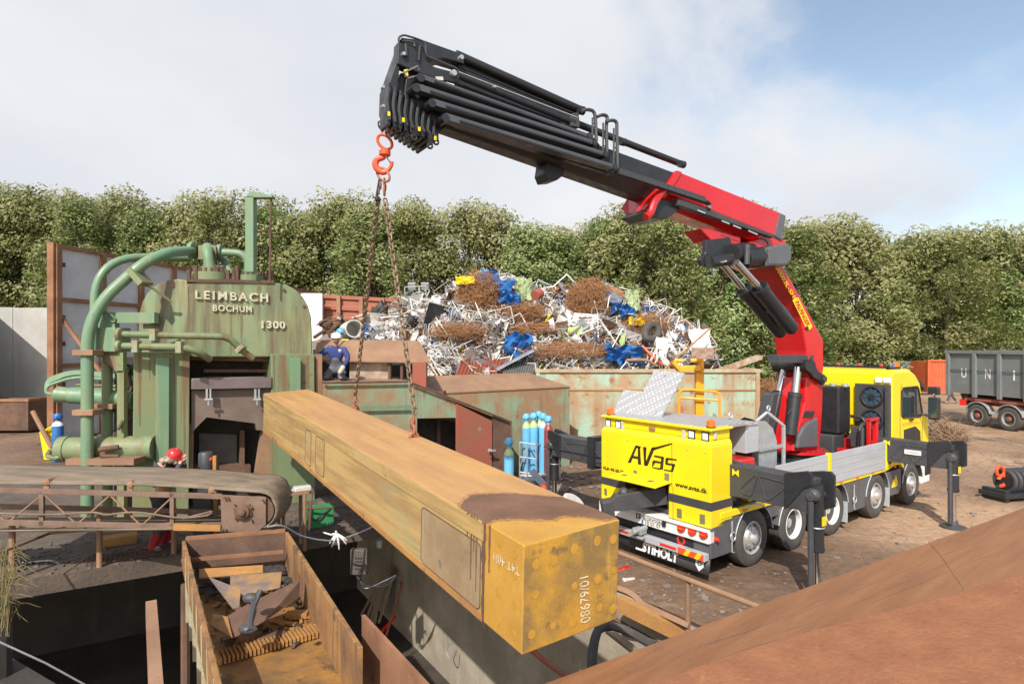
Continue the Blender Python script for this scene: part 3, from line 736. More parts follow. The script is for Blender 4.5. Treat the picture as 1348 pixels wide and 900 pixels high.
for i in range(2400):            # crumpled sheets and boxes
    p = hp(); m.mi = palette(p); p.z += rg.uniform(-.1, .15); a = rdir(.5); b = a.cross(rdir()).normalized(); c = a.cross(b)
    s = rg.uniform(.06, .22) if i % 5 else rg.uniform(.25, .6); t = s * rg.uniform(.4, 1); h_ = rg.uniform(.02, .14)
    m.add([p - a * s - b * t, p + a * s - b * t * .7, p + a * s * .8 + b * t, p - a * s * 1.1 + b * t, p + c * h_, p + c * h_ * 1.4 + a * s * .4], [(0, 1, 5), (1, 2, 5), (2, 3, 4, 5), (3, 0, 4), (0, 5, 4)])
m.mi = 0
for i in range(260):
    m.mi = rg.choice((3, 4, 1, 8, 2)); p = hp(); p.z += .1; d = rdir(); n_ = []
    for k in range(14): n_.append(p + V((math.cos(k * .9) * .28, 0, math.sin(k * .9) * .28)) * (1 - k * .03) + d * k * .03)
    m.tube(n_, .014, 4, cap=False)
for i in range(len(m.m)):
    pass
m.build('scrap_heap', hm, label='large heap of mixed scrap metal, white tubes, rods, frames and sheets', cat='scrap heap', kind='stuff', smooth=False, origin=(0, 28, 0))
# wire tangles
wt = mat('wirerust', (.40, .20, .085), (.25, .125, .06), scale=3, rough=.85, fine=.3)
def tangle(px, py, Y, rx, rz, lab, n=520, ry=None, dens=.0065):
    c = W(px, py, Y); ry = ry or rx * .8; m = MB(); q = random.Random(int(px))
    for i in range(int(n * 1.6)):
        while True:
            u = V((q.uniform(-1, 1), q.uniform(-1, 1), q.uniform(-1, 1)))
            if u.length < 1: break
        d = V((q.gauss(0, 1), q.gauss(0, 1), q.gauss(0, 1))).normalized() * q.uniform(.35, 1.1)
        e = V((q.gauss(0, 1), q.gauss(0, 1), q.gauss(0, 1))).normalized() * .25
        def S(v):
            k_ = 1.0 + .22 * math.sin(v.x * 6 + px) * math.cos(v.z * 7 + py)
            if v.length > 1.22 * k_: v = v / v.length * 1.22 * k_
            return c + V((v.x * rx, v.y * ry, v.z * rz))
        m.tube([S(u - d * .5), S(u + e), S(u + d * .5)], dens, 3, cap=False)
    m.build('wire_tangle', wt, label=lab, cat='wire tangle', group='rusty wire tangles on the heap', smooth=False)
tangle(632, 388, 26.6, 1.0, .95, 'rusty wire tangle left of the heap peak, beneath the yellow sheet', 1500)
tangle(775, 397, 26.6, .95, 1.0, 'rusty wire tangle right of the heap middle, against the grey curved panel', 1500)
tangle(602, 437, 25.1, 1.15, .38, 'flat rusty wire tangle low on the left of the heap', 420)
tangle(745, 462, 24.5, 1.7, .38, 'long flat rusty wire tangle low across the middle of the heap', 560)
tangle(690, 412, 26.0, .9, .5, 'small dark rusty wire tangle near the middle of the heap', 600)
tangle(848, 432, 26.0, 1.0, .6, 'rusty wire tangle on the right slope beside the yellow sheet', 700)
tangle(700, 435, 25.6, 1.2, .35, 'thin rusty wire tangle just above the blue sheet in the heap middle', 500)
tangle(1012, 525, 23.5, .62, .75, 'brown wire tangle between the container end and the crane mast', 700)
# crumpled sheets (each one a thing)
def sheet(name, px, py, Y, w_, h_, rz, tilt, mt, lab, cat, seed, amp=.22, roll=0.0, sub=9):
    c = W(px, py, Y); q = random.Random(seed); m = MB(); n = sub
    rm = Matrix.Rotation(rz, 3, 'Z') @ Matrix.Rotation(tilt, 3, 'X') @ Matrix.Rotation(roll, 3, 'Z')
    ph = [q.uniform(0, 6) for _ in range(6)]
    def P(i, j, k):
        u, v = i / (n - 1) - .5, j / (n - 1) - .5
        dz = amp * (math.sin(u * 9 + ph[0]) * math.cos(v * 8 + ph[1]) + .5 * math.sin(u * 17 + v * 13 + ph[2])) + amp * .8 * q.uniform(-.5, .5)
        return c + rm @ V((u * w_ + amp * .3 * math.sin(v * 11 + ph[3]), v * h_ + amp * .3 * math.sin(u * 12 + ph[4]), dz + k))
    top = [P(i, j, 0) for j in range(n) for i in range(n)]
    vs = top + [p + rm @ V((0, 0, -.02)) for p in top]; N2 = n * n; fs = []
    for j in range(n - 1):
        for i in range(n - 1):
            a = j * n + i; fs += [(a, a + 1, a + n + 1, a + n), (a + N2, a + n + N2, a + n + 1 + N2, a + 1 + N2)]
    b = [i for i in range(n)] + [j * n + n - 1 for j in range(1, n)] + [(n - 1) * n + i for i in range(n - 2, -1, -1)] + [j * n for j in range(n - 2, 0, -1)]
    for x, y in zip(b, b[1:] + b[:1]): fs.append((x, y, y + N2, x + N2))
    m.add(vs, fs); return m.build(name, mt, label=lab, cat=cat, smooth=False)
sheet('crumpled_sheet', 652, 371, 26.4, 1.5, .8, .2, 1.0, K['bluedk'], 'crumpled blue sheet on the very top of the scrap heap', 'metal sheet', 1, roll=-.6)
sheet('crumpled_sheet', 672, 392, 25.9, .9, .6, 0, 1.1, K['bluedk'], 'smaller blue sheet just below the heap peak', 'metal sheet', 2, roll=-.3)
sheet('crumpled_sheet', 682, 458, 24.2, 1.1, 1.2, 0, 1.25, K['bluedk'], 'crumpled blue sheet folded upright in the middle of the heap', 'metal sheet', 3, amp=.3)
sheet('crumpled_sheet', 822, 468, 23.8, 1.5, .8, .1, 1.2, K['bluedk'], 'crumpled blue sheet behind the top rail of the green container', 'metal sheet', 4, amp=.3)
sheet('crumpled_sheet', 820, 408, 25.9, 1.0, .5, .1, 1.1, K['bluedk'], 'blue sheet high on the right slope next to the pale green piece', 'metal sheet', 5, roll=-.3)
sheet('curved_panel', 797, 388, 26.3, 1.5, .6, .1, 1.0, mat('bluegrey', (.13, .15, .19), (.10, .11, .14), rough=.5), 'dark grey blue curved panel right of the right wire tangle', 'metal panel', 6, amp=.06, roll=-.55)
sheet('yellow_sheet', 612, 369, 26.0, .8, .35, 0, 1.3, K['txty'], 'yellow sheet lying above the left wire tangle', 'metal sheet', 7, amp=.06)
sheet('yellow_sheet', 838, 423, 25.5, .65, .35, 0, 1.3, K['txty'], 'yellow bent sheet on the right slope of the heap', 'metal sheet', 8, amp=.08)
gn = mat('palegreen', (.34, .40, .22), (.28, .34, .18), rough=.7)
sheet('green_shell', 690, 380, 26.8, .7, 1.1, 0, 1.2, gn, 'pale green shell right of the blue sheet at the heap peak', 'metal sheet', 9, amp=.12)
sheet('green_shell', 833, 396, 26.8, .6, 1.0, 0, 1.2, gn, 'pale green shell at the right shoulder of the heap', 'metal sheet', 10, amp=.12)
sheet('white_sheet', 922, 447, 24.8, .9, .9, .2, 1.3, K['white'], 'white plate at the right end of the scrap heap', 'metal sheet', 11, amp=.06)
sheet('white_bag', 872, 462, 24.2, .45, 1.1, .2, 1.4, K['white'], 'crumpled white sack on the right slope beside the black tyre', 'sack', 12, amp=.12)
sheet('brown_board', 925, 465, 23.6, .9, .45, .1, 1.5, mat('brownb', (.33, .22, .17), rough=.8), 'brown board at the lower right edge of the heap', 'board', 13, amp=.02)
def corr(px0, py0, px1, py1, Y, hh, mt, lab, n=14, tilt=.9):
    a, b = W(px0, py0, Y), W(px1, py1, Y + .2); m = MB(); d = (b - a); up = V((0, tilt, .75)).normalized()
    r0 = []; r1 = []
    for i in range(n * 2 + 1):
        p = a + d * (i / (n * 2)) + V((0, -.05 if i % 2 else .05, .05 if i % 2 else 0)); r0.append(p); r1.append(p + up * hh + d * .1)
    m.loft([r0, r1], closed=False); ob = m.build('corrugated_sheet', mt, label=lab, cat='metal sheet', smooth=False)
    s = ob.modifiers.new('thick', 'SOLIDIFY'); s.thickness = .02
corr(598, 497, 665, 500, 22.9, 1.1, K['rustred'], 'red corrugated sheet leaning at the foot of the heap')
corr(660, 497, 706, 497, 22.7, .9, mat('greycorr', (.22, .22, .22), rough=.6), 'grey corrugated sheet between the red sheet and the container')
m = MB(); m.box((0, 0, 0), (1.6, .5, .06), V((.86, .2, .45)).normalized(), V((-.2, .95, 0)).normalized(), V((-.4, 0, .9)).normalized(), W(655, 488, 22.8)); m.build('metal_plate', K['scrapg'] if 'scrapg' in K else hm[2], label='pale grey plate propped up left of the container corner', cat='metal sheet', smooth=False)
m = MB(); m.torus(W(858, 437, 24.6), (.3, -.9, .5), .42, .15, 20, 8, st=(1, .6)); m.build('scrap_tyre', K['rubber'], label='flattened black tyre on the right slope of the heap', cat='tyre')
m = MB(); m.tube(bez([W(845, 455, 24), W(862, 472, 23.8), W(872, 480, 23.8)], 5), .06, 8); m.build('orange_pipe', K['redorange'], label='short orange red pipe above the container rail', cat='pipe')
m = MB(); m.tube(bez([W(825, 474, 23.3), W(850, 474, 23.2), W(865, 482, 23.2)], 5), .06, 8); m.build('orange_pipe', K['rustpk'], label='pale orange bent pipe lying along the container rail', cat='pipe')
m = MB(); m.tube([W(868, 492, 22.6), W(935, 432, 24.2)], .035, 6); m.build('steel_bar', K['rustor'], label='long thin orange rusty bar leaning up from the container to the heap', cat='bar')
m = MB(); m.prism([W(940, 487, 23), W(998, 467, 23), W(1005, 468, 23), W(1003, 473, 23), W(955, 490, 23)], (0, .15, 0)); m.build('steel_girder', mat('gird', (.40, .36, .28), (.30, .16, .08), scale=5, rough=.8), label='pale rusty girder sticking up behind the right end of the container', cat='girder', smooth=False)
m = MB(); m.cyl(W(704, 389, 26), W(711, 386, 26.3), .22, 14); m.build('red_drum', K['rustred'], label='small red drum near the heap top right of the green shell', cat='drum')
# floodlight mast
fm_ = thing('floodlight_mast', 'slim floodlight mast with two grey lamps behind the left of the heap', 'floodlight', (W(552, 452, 36).x, 36, 0))
x = W(552, 452, 36).x; zt = CH + (HZ - 377) * 36 / F
m = MB(); m.cyl((x, 36, 0), (x, 36, zt), .09, 8, .06); m.tube([(x - .45, 36, zt - .5), (x, 36, zt - .3), (x + .45, 36, zt - .5)], .03, 6); m.build('pole', K['galv'], fm_)
for s in (-.42, .36):
    m = MB(); m.box((-.22, -.12, -.2), (.22, .12, .2), V((1, 0, 0)), V((0, .9, .4)), V((0, -.4, .9)), V((x + s, 35.9, zt))); m.build('lamp', K['galv'], fm_, smooth=False)

# ================================================================== PRESS
pr0 = W(300, 452, 13.5); pr0.z = 0
PP = PL(pr0, UN)                               # front plane of the right crown face
prs = thing('scrap_press', 'large green hydraulic scrap press with raised white lettering, pipes and bolted flanges', 'press', pr0 + V((0, 0, .3)) - UN * .6)
cr_ = [(245, 470), (245, 374), (262, 370), (362, 372), (376, 374), (389, 381), (399, 391), (406, 403), (410, 418), (411, 440), (411, 470)]
m = MB(); m.prism(plq(PP, *cr_), -UN * 1.5)
e0 = PP.hit(245, 452); l0 = W(182, 452, 13.55)
ldir = V((l0.x - e0.x, l0.y - e0.y, 0)).normalized(); LN = V((ldir.y, -ldir.x, 0)); LN = -LN if LN.y > 0 else LN
PLf = PL(e0, LN)
cl_ = [(245.3, 470), (245.3, 369), (232, 367), (218, 369), (205, 375), (194, 385), (187, 397), (183, 412), (182, 430), (182, 470)]
m.prism(plq(PLf, *cl_), -LN * 1.4)
m.build('crown', K['crown'], prs, bevel=.03, ang=30)
# flange on top
m = MB(); m.prism(plq(PP.shift(.03), (246, 367), (361, 369), (361, 373), (246, 371)), -UN * 1.2); m.build('top_flange', K['rustdk'], prs, smooth=False)
def fl_at(px, py, r, off=-.6):
    c = PP.shift(off).hit(px, py); return c
for (px, py, rr) in ((277, 363, .40), (330, 367, .36)):
    c = fl_at(px, py, rr); m = MB(); m.lathe([(rr, -.12), (rr, .06), (rr * .5, .09), (rr * .5, .2)], c); m.build('flange', K['green'], prs)
    m = MB()
    for k in range(18): a = k * math.pi * 2 / 18; q = c + V((math.cos(a), math.sin(a), 0)) * rr * .84; m.cyl(q + V((0, 0, .05)), q + V((0, 0, .15)), .028, 6)
    m.build('bolt_ring', K['rustdk'], prs)
m = MB()
for px in (249, 258, 300, 308, 312, 353, 358): c = fl_at(px, 366, 0, -.35); m.cyl(c - V((0, 0, .1)), c + V((0, 0, .28 if px in (312, 258) else .18)), .05, 8)
m.build('stud', K['rustdk'], prs, split=True)
# pipes with elbows on top
m = MB(); c = fl_at(277, 363, 0); m.tube(fillet([c, W(273, 330, c.y), W(273, 326, c.y + .4)], .2), .115, 14); m.build('riser_pipe', K['greenlt'], prs)
m = MB(); c = fl_at(327, 366, 0); m.tube(fillet([c, W(326, 334, c.y), W(293, 332, c.y - .1)], .3, 8), .088, 14); m.build('elbow_pipe', K['greenlt'], prs)
m = MB(); c2_ = W(276, 362, c.y + .1); m.tube(fillet([c2_ + V((.5, 0, 0)), W(296, 342, c.y + .3), W(280, 338, c.y + .3)], .3, 8), .08, 12); m.build('elbow_pipe', K['greenlt'], prs)
m = MB(); yv = c.y
m.hexa([W(261, 342, yv - .2), W(285, 342, yv - .2), W(285, 342, yv + .5), W(261, 342, yv + .5), W(261, 323, yv - .2), W(285, 323, yv - .2), W(285, 323, yv + .5), W(261, 323, yv + .5)])
m.build('valve_block', K['green'], prs, bevel=.02)
m = MB()
for px in (253.5, 290): m.cyl(W(px - 2.5, 330, yv), W(px + 2.5, 330, yv), .20 if px < 260 else .15, 16)
m.build('pipe_flange', K['greenlt'], prs, split=True)
# green post with ring and rod
yp = 13.6
m = MB(); a, b = W(322.5, 358, yp), W(333.5, 258, yp)
m.box((a.x, yp, a.z), (b.x, yp + .2, b.z)); m.prism([W(322, 260, yp), W(330, 251, yp), W(358, 257, yp), W(358, 260, yp)], (0, .2, 0)); m.build('post', K['greenlt'], prs, smooth=False, bevel=.01)
m = MB(); m.torus(W(331, 248.5, yp + .1), (0, 1, 0), .055, .015, 14, 6); m.build('lifting_ring', K['galv'], prs)
m = MB(); m.tube([W(357, 258, yp + .1), W(355, 372, yp + .1)], .022, 6); m.tube([W(340, 305, yp + .1), W(356, 302, yp + .1)], .02, 6); m.build('rod', K['rustdk'], prs)
# raised lettering
tw = K['lett']; Pt = PP.shift(.004)
quadtext('LEIMBACH', plq(Pt, (257, 393.5), (352.5, 398), (352.5, 386.5), (257, 382)), tw, prs, depth=.05, bold=.022, off=0, sp=1.3)
quadtext('BOCHUM', plq(Pt, (280, 409.5), (331, 411.5), (331, 403), (280, 401)), tw, prs, depth=.045, bold=.022, off=0, sp=1.15)
quadtext('1300', plq(Pt, (344, 432), (375, 433), (375, 423), (344, 422)), tw, prs, depth=.05, bold=.03, off=0, sp=1.15)
# crown details
m = MB()
for (px, py) in ((229, 375), (374, 382), (400, 403), (236, 463), (245, 463)):
    c = (PP if px > 245 else PLf).shift(.0).hit(px, py); m.cyl(c, c + UN * .03, .06 if px < 300 else .035, 12)
m.build('bolt', K['rustdk'], prs, split=True)
m = MB(); m.prism(plq(PLf.shift(.12), (182, 412), (203, 412), (204, 426), (182, 426)), LN * -.12); m.build('bracket_plate', K['rustpk'], prs, smooth=False)
# rust and oil runs
def run_(pl, px, y0, y1, w_, mt, sd):
    q = random.Random(sd); L1 = []; R1 = []; n_ = 12
    for i in range(n_ + 1):
        t = i / n_; ww = w_ * (1 - .75 * t) * q.uniform(.7, 1.3) + .15; y = y0 + (y1 - y0) * t; o = q.uniform(-.3, .3)
        L1.append((px - ww + o, y)); R1.append((px + ww + o, y))
    m = MB(); m.prism(plq(pl, *(L1 + R1[::-1])), pl.n * .001); m.build('rust_run', mt, prs, smooth=False)
oil = mat('oil', (.185, .18, .095), (.15, .135, .075), scale=6, rough=.6); rrn = mat('rrun', (.19, .105, .055), (.15, .12, .065), scale=8, rough=.75)
for k, (px, y0, y1, w_) in enumerate(((252, 373, 440, 3), (273, 374, 440, 3.5), (318, 375, 462, 2.5), (341, 376, 420, 3), (390, 404, 440, 1.2), (383, 437, 468, 1.5), (304, 412, 470, 1.2))): run_(PP.shift(.0015), px, y0, y1, w_, oil, k)
for k, (px, y0, y1, w_) in enumerate(((184, 466, 560, 2.5), (197, 466, 500, 1.2), (243, 466, 640, 2.2), (229, 466, 520, 1.2), (361, 467, 520, 1.5), (405, 468, 560, 2), (374, 468, 540, 1.2))): run_(PP.shift(.1215), px, y0, y1, w_, rrn, k + 40)
# columns
def col(pts, name='column', d=1.3, mt='green', sh=.12): m = MB(); m.prism(plq(PP.shift(sh), *pts), -UN * d); return m.build(name, K[mt], prs, smooth=False, bevel=.015)
col([(176, 464), (250, 463), (248, 720), (174, 720)])
col([(357, 466), (414, 466), (415, 640), (357, 640)])
for pts in (((205, 471), (223, 471), (222, 720), (205, 720)), ((383, 472), (396, 472), (396, 560), (383, 560))):
    m = MB(); m.prism(plq(PP.shift(.26), *pts), -UN * .14); m.build('rib', K['greenlt'], prs, smooth=False, bevel=.01)
m = MB(); m.prism(plq(PP.shift(.02), (415.5, 466), (424, 466), (424, 600), (415.5, 600)), -UN * .8); m.build('edge_column', K['rustpk'], prs, smooth=False)
# recess, crosshead, bar
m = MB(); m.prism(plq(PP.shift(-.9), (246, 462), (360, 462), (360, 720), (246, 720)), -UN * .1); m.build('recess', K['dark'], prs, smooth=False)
m = MB(); m.prism(plq(PP.shift(-.2), (248, 468), (358, 470), (358, 476), (248, 474)), -UN * .5); m.prism(plq(PP.shift(-.35), (268, 486), (352, 486), (352, 490), (268, 490)), -UN * .3); m.build('crosshead', K['rustdk'], prs, smooth=False)
m = MB(); m.prism(plq(PP.shift(.16), (252, 498), (358, 495.5), (358, 511), (252, 513)), -UN * .35); m.build('cross_bar', mat('bar', (.17, .135, .135), (.12, .09, .085), rough=.55, c3=(.2, .25, .15), c3amt=.3), prs, bevel=.02)
m = MB(); m.prism(plq(PP.shift(0), (252, 514), (358, 511.5), (358, 566), (338, 566), (336, 557), (272, 549), (258, 563), (252, 572)), -UN * .3); m.build('die_plate', mat('die', (.185, .14, .115), (.14, .10, .08), rough=.7, c3=(.10, .07, .055), c3amt=.35), prs, smooth=False)
for px in (271, 335):
    m = MB(); m.prism(plq(PP.shift(.20), (px, 512), (px + 2.5, 512), (px + 2.5, 524), (px, 524)), -UN * .05); m.prism(plq(PP.shift(.20), (px + 5, 512), (px + 7, 512), (px + 7, 524), (px + 5, 524)), -UN * .05); c = PP.shift(.22).hit(px + 3.5, 526); m.cyl(c - U * .08, c + U * .08, .025, 8); m.tube([c, c - V((0, 0, .12))], .02, 6); m.build('clamp', K['galv'], prs)
m = MB(); m.prism(plq(PP.shift(-.02), (249, 558), (255, 558), (254, 640), (249, 640)), -UN * .5); m.prism(plq(PP.shift(-.02), (348, 560), (357, 560), (357, 640), (336, 640)), -UN * .4); m.build('jamb', K['rustpk'], prs, smooth=False, split=True)
m = MB(); m.prism(plq(PP.shift(-.6), (316, 566), (322, 566), (322, 640), (316, 640)), -UN * .2); m.prism(plq(PP.shift(-.5), (256, 612), (330, 612), (330, 622), (256, 622)), -UN * .3); m.build('inner_frame', K['rustdk'], prs, smooth=False)
m = MB(); m.prism(plq(PP.shift(-.8), (262, 570), (312, 572), (312, 612), (262, 608)), -UN * .05); m.build('inner_plate', mat('inner', (.12, .11, .10), (.08, .07, .065), rough=.5, scale=3), prs, smooth=False)
m = MB(); m.prism(plq(PP.shift(.1), (358, 640), (360, 560), (372, 580), (414, 640), (414, 720), (358, 720)), -UN * .9); m.build('lower_column', K['green'], prs, smooth=False)
# side cabinet, big pipes
yb = 12.3
def pixbox(name, x0, y0_, x1, y1_, Y, d, mt, par, **kw):
    m = MB(); m.hexa([W(x0, y1_, Y), W(x1, y1_, Y), W(x1, y1_, Y) + V((0, d, 0)), W(x0, y1_, Y) + V((0, d, 0)), W(x0, y0_, Y), W(x1, y0_, Y), W(x1, y0_, Y) + V((0, d, 0)), W(x0, y0_, Y) + V((0, d, 0))])
    return m.build(name, K[mt] if isinstance(mt, str) else mt, par, smooth=False, **kw)
pixbox('control_box', 126, 431, 152, 463, yb, .5, 'greenlt', prs, bevel=.015)
m = MB(); m.prism([W(129, 411, yb + .1), W(203, 411, yb + .1), W(203, 425, yb + .1), W(151, 425, yb + .1), W(151, 431, yb + .1), (W(129, 431, yb + .1))], (0, .15, 0)); m.build('bracket', K['greenlt'], prs, smooth=False)
m = MB(); m.torus(W(144, 417, yb + .05), (0, 1, .3), .11, .018, 14, 6, st=(.6, 1.2)); m.build('lifting_eye', K['greenlt'], prs)
m = MB(); m.prism([W(126, 463, yb + .1), W(162, 463, yb + .1), W(162, 490, yb + .1), W(154, 490, yb + .1)], (0, .12, 0)); m.build('gusset', K['green'], prs, smooth=False)
pixbox('stand', 154, 488, 163, 700, yb + .1, .12, 'green', prs)
pixbox('stand', 134, 460, 136, 700, yb + .5, .1, 'green', prs)
m = MB()
m.tube(fillet([W(115, 720, yb - .2), W(115, 412, yb - .2), W(190, 345, yb + .3), W(222, 332, yb + .8), W(252, 330, yv)], 1.0, 10), .113, 16); m.build('main_pipe', K['greenlt'], prs)
m = MB(); m.tube(fillet([W(124, 470, yb + .7), W(125, 337, yb + .7), W(250, 340, yv + .3)], 1.1, 10), .088, 16); m.build('main_pipe', K['greenlt'], prs)
m = MB(); m.tube([W(141, 466, yb + .3), W(141, 700, yb + .3)], .10, 14); m.build('drop_pipe', K['green'], prs)
for (px, py, rr, yy) in ((115, 464, .2, yb - .2), (115, 542, .2, yb - .2), (141, 534, .19, yb + .3)):
    m = MB(); c = W(px, py, yy); m.box((-.19, -.17, -.055), (.22, .17, .055), o=c); m.build('pipe_clamp', K['rustpk'], prs, smooth=False, bevel=.01)
m = MB(); c = W(184, 365, yb + .25); d_ = V((.62, 0, .55)).normalized(); m.box((-.06, -.2, -.2), (.06, .2, .2), d_, V((0, 1, 0)), V((-d_.z, 0, d_.x)), c); m.tube([c + V((.1, 0, -.1)), c + V((.5, .3, -.5))], .03, 6); m.build('pipe_clamp', K['green'], prs, smooth=False)
# two horizontal pressure pipes in front of the crown
yh = 12.1
m = MB(); m.tube(fillet([W(158, 440, yh), W(300, 443, yh + .9), W(315, 458, yh + 1.1), W(333, 472, yh + 1.3)], .5, 8), .07, 12); m.build('pressure_pipe', K['green'], prs)
m = MB(); m.tube(fillet([W(158, 455.5, yh), W(240, 457, yh + .4), W(262, 463, yh + .6), W(276, 473, yh + .9)], .5, 8), .075, 12); m.build('pressure_pipe', K['green'], prs)
m = MB()
for (px, py, yy) in ((204, 441, yh + .28), (181, 456, yh + .12), (238, 457, yh + .4)): m.box((-.06, -.11, -.12), (.06, .05, .12), o=W(px, py, yy))
m.box((-.1, -.1, -.05), (.1, .1, .05), V((.7, 0, .7)), V((0, 1, 0)), V((-.7, 0, .7)), W(317, 459, yh + 1.1))
m.build('pipe_clamp', K['greenrust'], prs, smooth=False, bevel=.01, split=True)
for py in (440, 455.5): m = MB(); c = W(158, py, yh); m.lathe([(.10, -.06), (.13, -.03), (.13, .03), (.09, .05)], c, (1, 0, 0)); m.build('pipe_end', K['green'], prs)
# pump cylinders at the left
m = MB(); m.lathe([(.12, -.05), (.17, 0), (.15, .25), (.17, .25), (.17, .3), (.165, 1.5)], W(76, 519, 12.6), (1, .1, -.08)); m.build('pump_cylinder', K['greenlt'], prs)
m = MB(); m.lathe([(.1, -.1), (.26, -.04), (.26, .12), (.24, .12), (.24, .5), (.32, .5), (.32, .56), (.25, .56), (.25, 1.8)], W(82, 591, 12.4), (1, .1, 0)); m.build('pump_cylinder', K['green'], prs)
m = MB()
for k in range(16): a = k * math.pi / 8; c = W(82, 591, 12.4); m.cyl(c + V((-.08, math.cos(a) * .21, math.sin(a) * .21)), c + V((-.02, math.cos(a) * .21, math.sin(a) * .21)), .022, 6)
m.build('bolt_ring', K['rustdk'], prs)
for k in range(4):
    m = MB(); o = k * .13
    m.tube(fillet([W(76, 520, 12.6 + o * .2), W(60, 517, 12.7 + o), W(62, 508 - k * 3, 12.8 + o), W(96, 492 - k * 1.5 + 4 * (k == 0), 12.9 + o), W(152, 500 - k * 2, 12.9 + o)], .35, 8), .034, 8); m.build('hydraulic_line', K['greenlt'], prs)
m = MB()
for k in range(3): m.tube([W(100, 506 + k * 5, 13), W(153, 508 + k * 5, 13)], .035, 8)
m.build('hydraulic_line', K['green'], prs)
m = MB(); m.tube(bez([W(66, 593, 12.3), W(63, 600, 12.3), W(75, 602, 12.2), W(84, 598, 12.3)], 5), .05, 8); m.build('hydraulic_line', K['green'], prs)
pixbox('back_machinery', 150, 470, 176, 700, 13.3, .4, 'dark', prs)
m = MB()
for (px, py, r_) in ((170, 487, .13), (169, 515, .10), (168, 545, .13), (150, 538, .08), (160, 598, .10)): m.lathe([(r_, -.05), (r_, .1), (r_ * .6, .12), (r_ * .6, .3)], W(px, py, 13.0), (.3, -.95, 0))
m.build('valve_body', K['green'], prs, split=True)
m = MB(); m.tube([W(130, 592, 12.1), W(156, 588, 12.2)], .05, 8); m.tube([W(132, 600, 12.1), W(156, 600, 12.2)], .035, 8); m.tube(bez([W(156, 565, 12.3), W(165, 545, 12.5), W(172, 510, 12.8), W(168, 480, 12.9)], 5), .03, 8); m.build('lever', K['rustdk'], prs)
pixbox('base_plate', 86, 604, 176, 612, 12.0, 1.2, 'rustpk', prs)
# yellow bin + bar + cylinder by the partition
yb_ = thing('yellow_bin', 'yellow open metal bin behind the pipes at left', 'bin', W(64, 602, 20.8))
m = MB(); t0 = [W(52, 571, 20.8), W(70, 562, 20.8), W(72, 562, 21.3), W(54, 571, 21.3)]; b0 = [W(58, 605, 20.8), W(80, 605, 20.8), W(80, 604, 21.3), W(58, 604, 21.3)]
m.hexa(b0 + t0); m.build('tub', K['txty'], yb_, smooth=False, bevel=.01)
m = MB(); m.tube([W(53, 570, 20.7), W(70, 561, 20.7)], .04, 6); m.build('rim', K['txty'], yb_)
m = MB(); m.tube([W(74, 600, 20.55), W(43, 541, 20.7)], .075, 8); m.build('wooden_bar', K['rustpk'], label='pinkish wooden bar leaning out of the yellow bin', cat='bar')
# ================================================================== GAS CYLINDERS
def gas_cyl(label, px, ytop, ybot_z, Y, mt='blue', neck='lime', group='gas cylinders', r=.115, cap='blue'):
    b = W(px, 452, Y); b.z = ybot_z; top = W(px, ytop, Y).z - ybot_z; h = top - .28
    t = thing('gas_cylinder', label, 'gas cylinder', b, group)
    m = MB(); m.lathe([(r * .9, 0), (r, .03), (r, h * .88), (r * .98, h * .9)], b); m.build('bottle', K[mt], t)
    m = MB(); m.lathe([(r * .98, h * .9), (r * .85, h * .955), (r * .5, h), (r * .3, h + .05)], b); m.build('shoulder', K[neck], t)
    m = MB(); m.lathe([(r * .45, h + .02), (r * .45, h + .09), (r * .78, h + .12), (r * .82, h + .2), (r * .6, h + .27), (r * .3, h + .28)], b)
    for k in range(4): a = k * 1.57 + .4; m.ball(b + V((math.cos(a) * r * .75, math.sin(a) * r * .75, h + .17)), .035, 8, 6)
    m.build('valve_guard', K[cap], t)
    return t
gas_cyl('single sky blue gas cylinder with a lime neck standing left of the rack', 670, 576, 0, 15.0, r=.125)
rk = thing('cylinder_rack', 'pale grey tubular transport rack holding the gas cylinders', 'rack', W(708, 452, 18.1) - V((0, 0, 4)))
rz = .10
gas_cyl('blue gas cylinder with lime neck, leftmost in the rack', 693, 544, rz, 18.45, r=.135)
gas_cyl('blue gas cylinder with lime neck, second from left in the rack', 702.5, 543, rz, 18.5, r=.135)
gas_cyl('blue gas cylinder at the back row of the rack, taller looking', 709.5, 541, rz, 18.75, r=.135)
gas_cyl('blue gas cylinder with pale neck beside the dark red one', 715, 543.5, rz, 18.45, neck='whitedirty', r=.135)
gas_cyl('dark red gas cylinder at the right end of the rack with a blue cap', 722, 547, rz, 18.3, mt='maroon', neck='maroon', r=.135)
m = MB(); a_ = 18.1
for x in (684, 694, 705.5): m.tube([W(x, 582 if x != 694 else 585, a_), W(x, 628, a_)], .025, 6)
for y in (583, 602, 622): m.tube([W(684, y - 1, a_), W(706, y + 2, a_)], .022, 6)
m.tube([W(684, 617, a_), W(694, 585, a_)], .018, 6); m.tube([W(697, 585, a_), W(706, 602, a_)], .018, 6)
m.tube([W(706, 585, a_), W(716, 583, a_ + .5)], .022, 6); m.tube([W(737, 600, 18.1), W(737, 628, 18.1)], .03, 6)
m.build('frame', K['galv'], rk)
m = MB(); m.prism([W(684, 624.5, a_), W(730, 624.5, a_), W(730, 617, a_ + .9), W(686, 617, a_ + .9)], (0, 0, -.06)); m.build('base', K['whitedirty'], rk, smooth=False)
gas_cyl('bright blue and white gas cylinder standing beside the yellow bin', 76, 544, 0, 20.6, mt='bluedk', neck='white', cap='bluedk', r=.17)
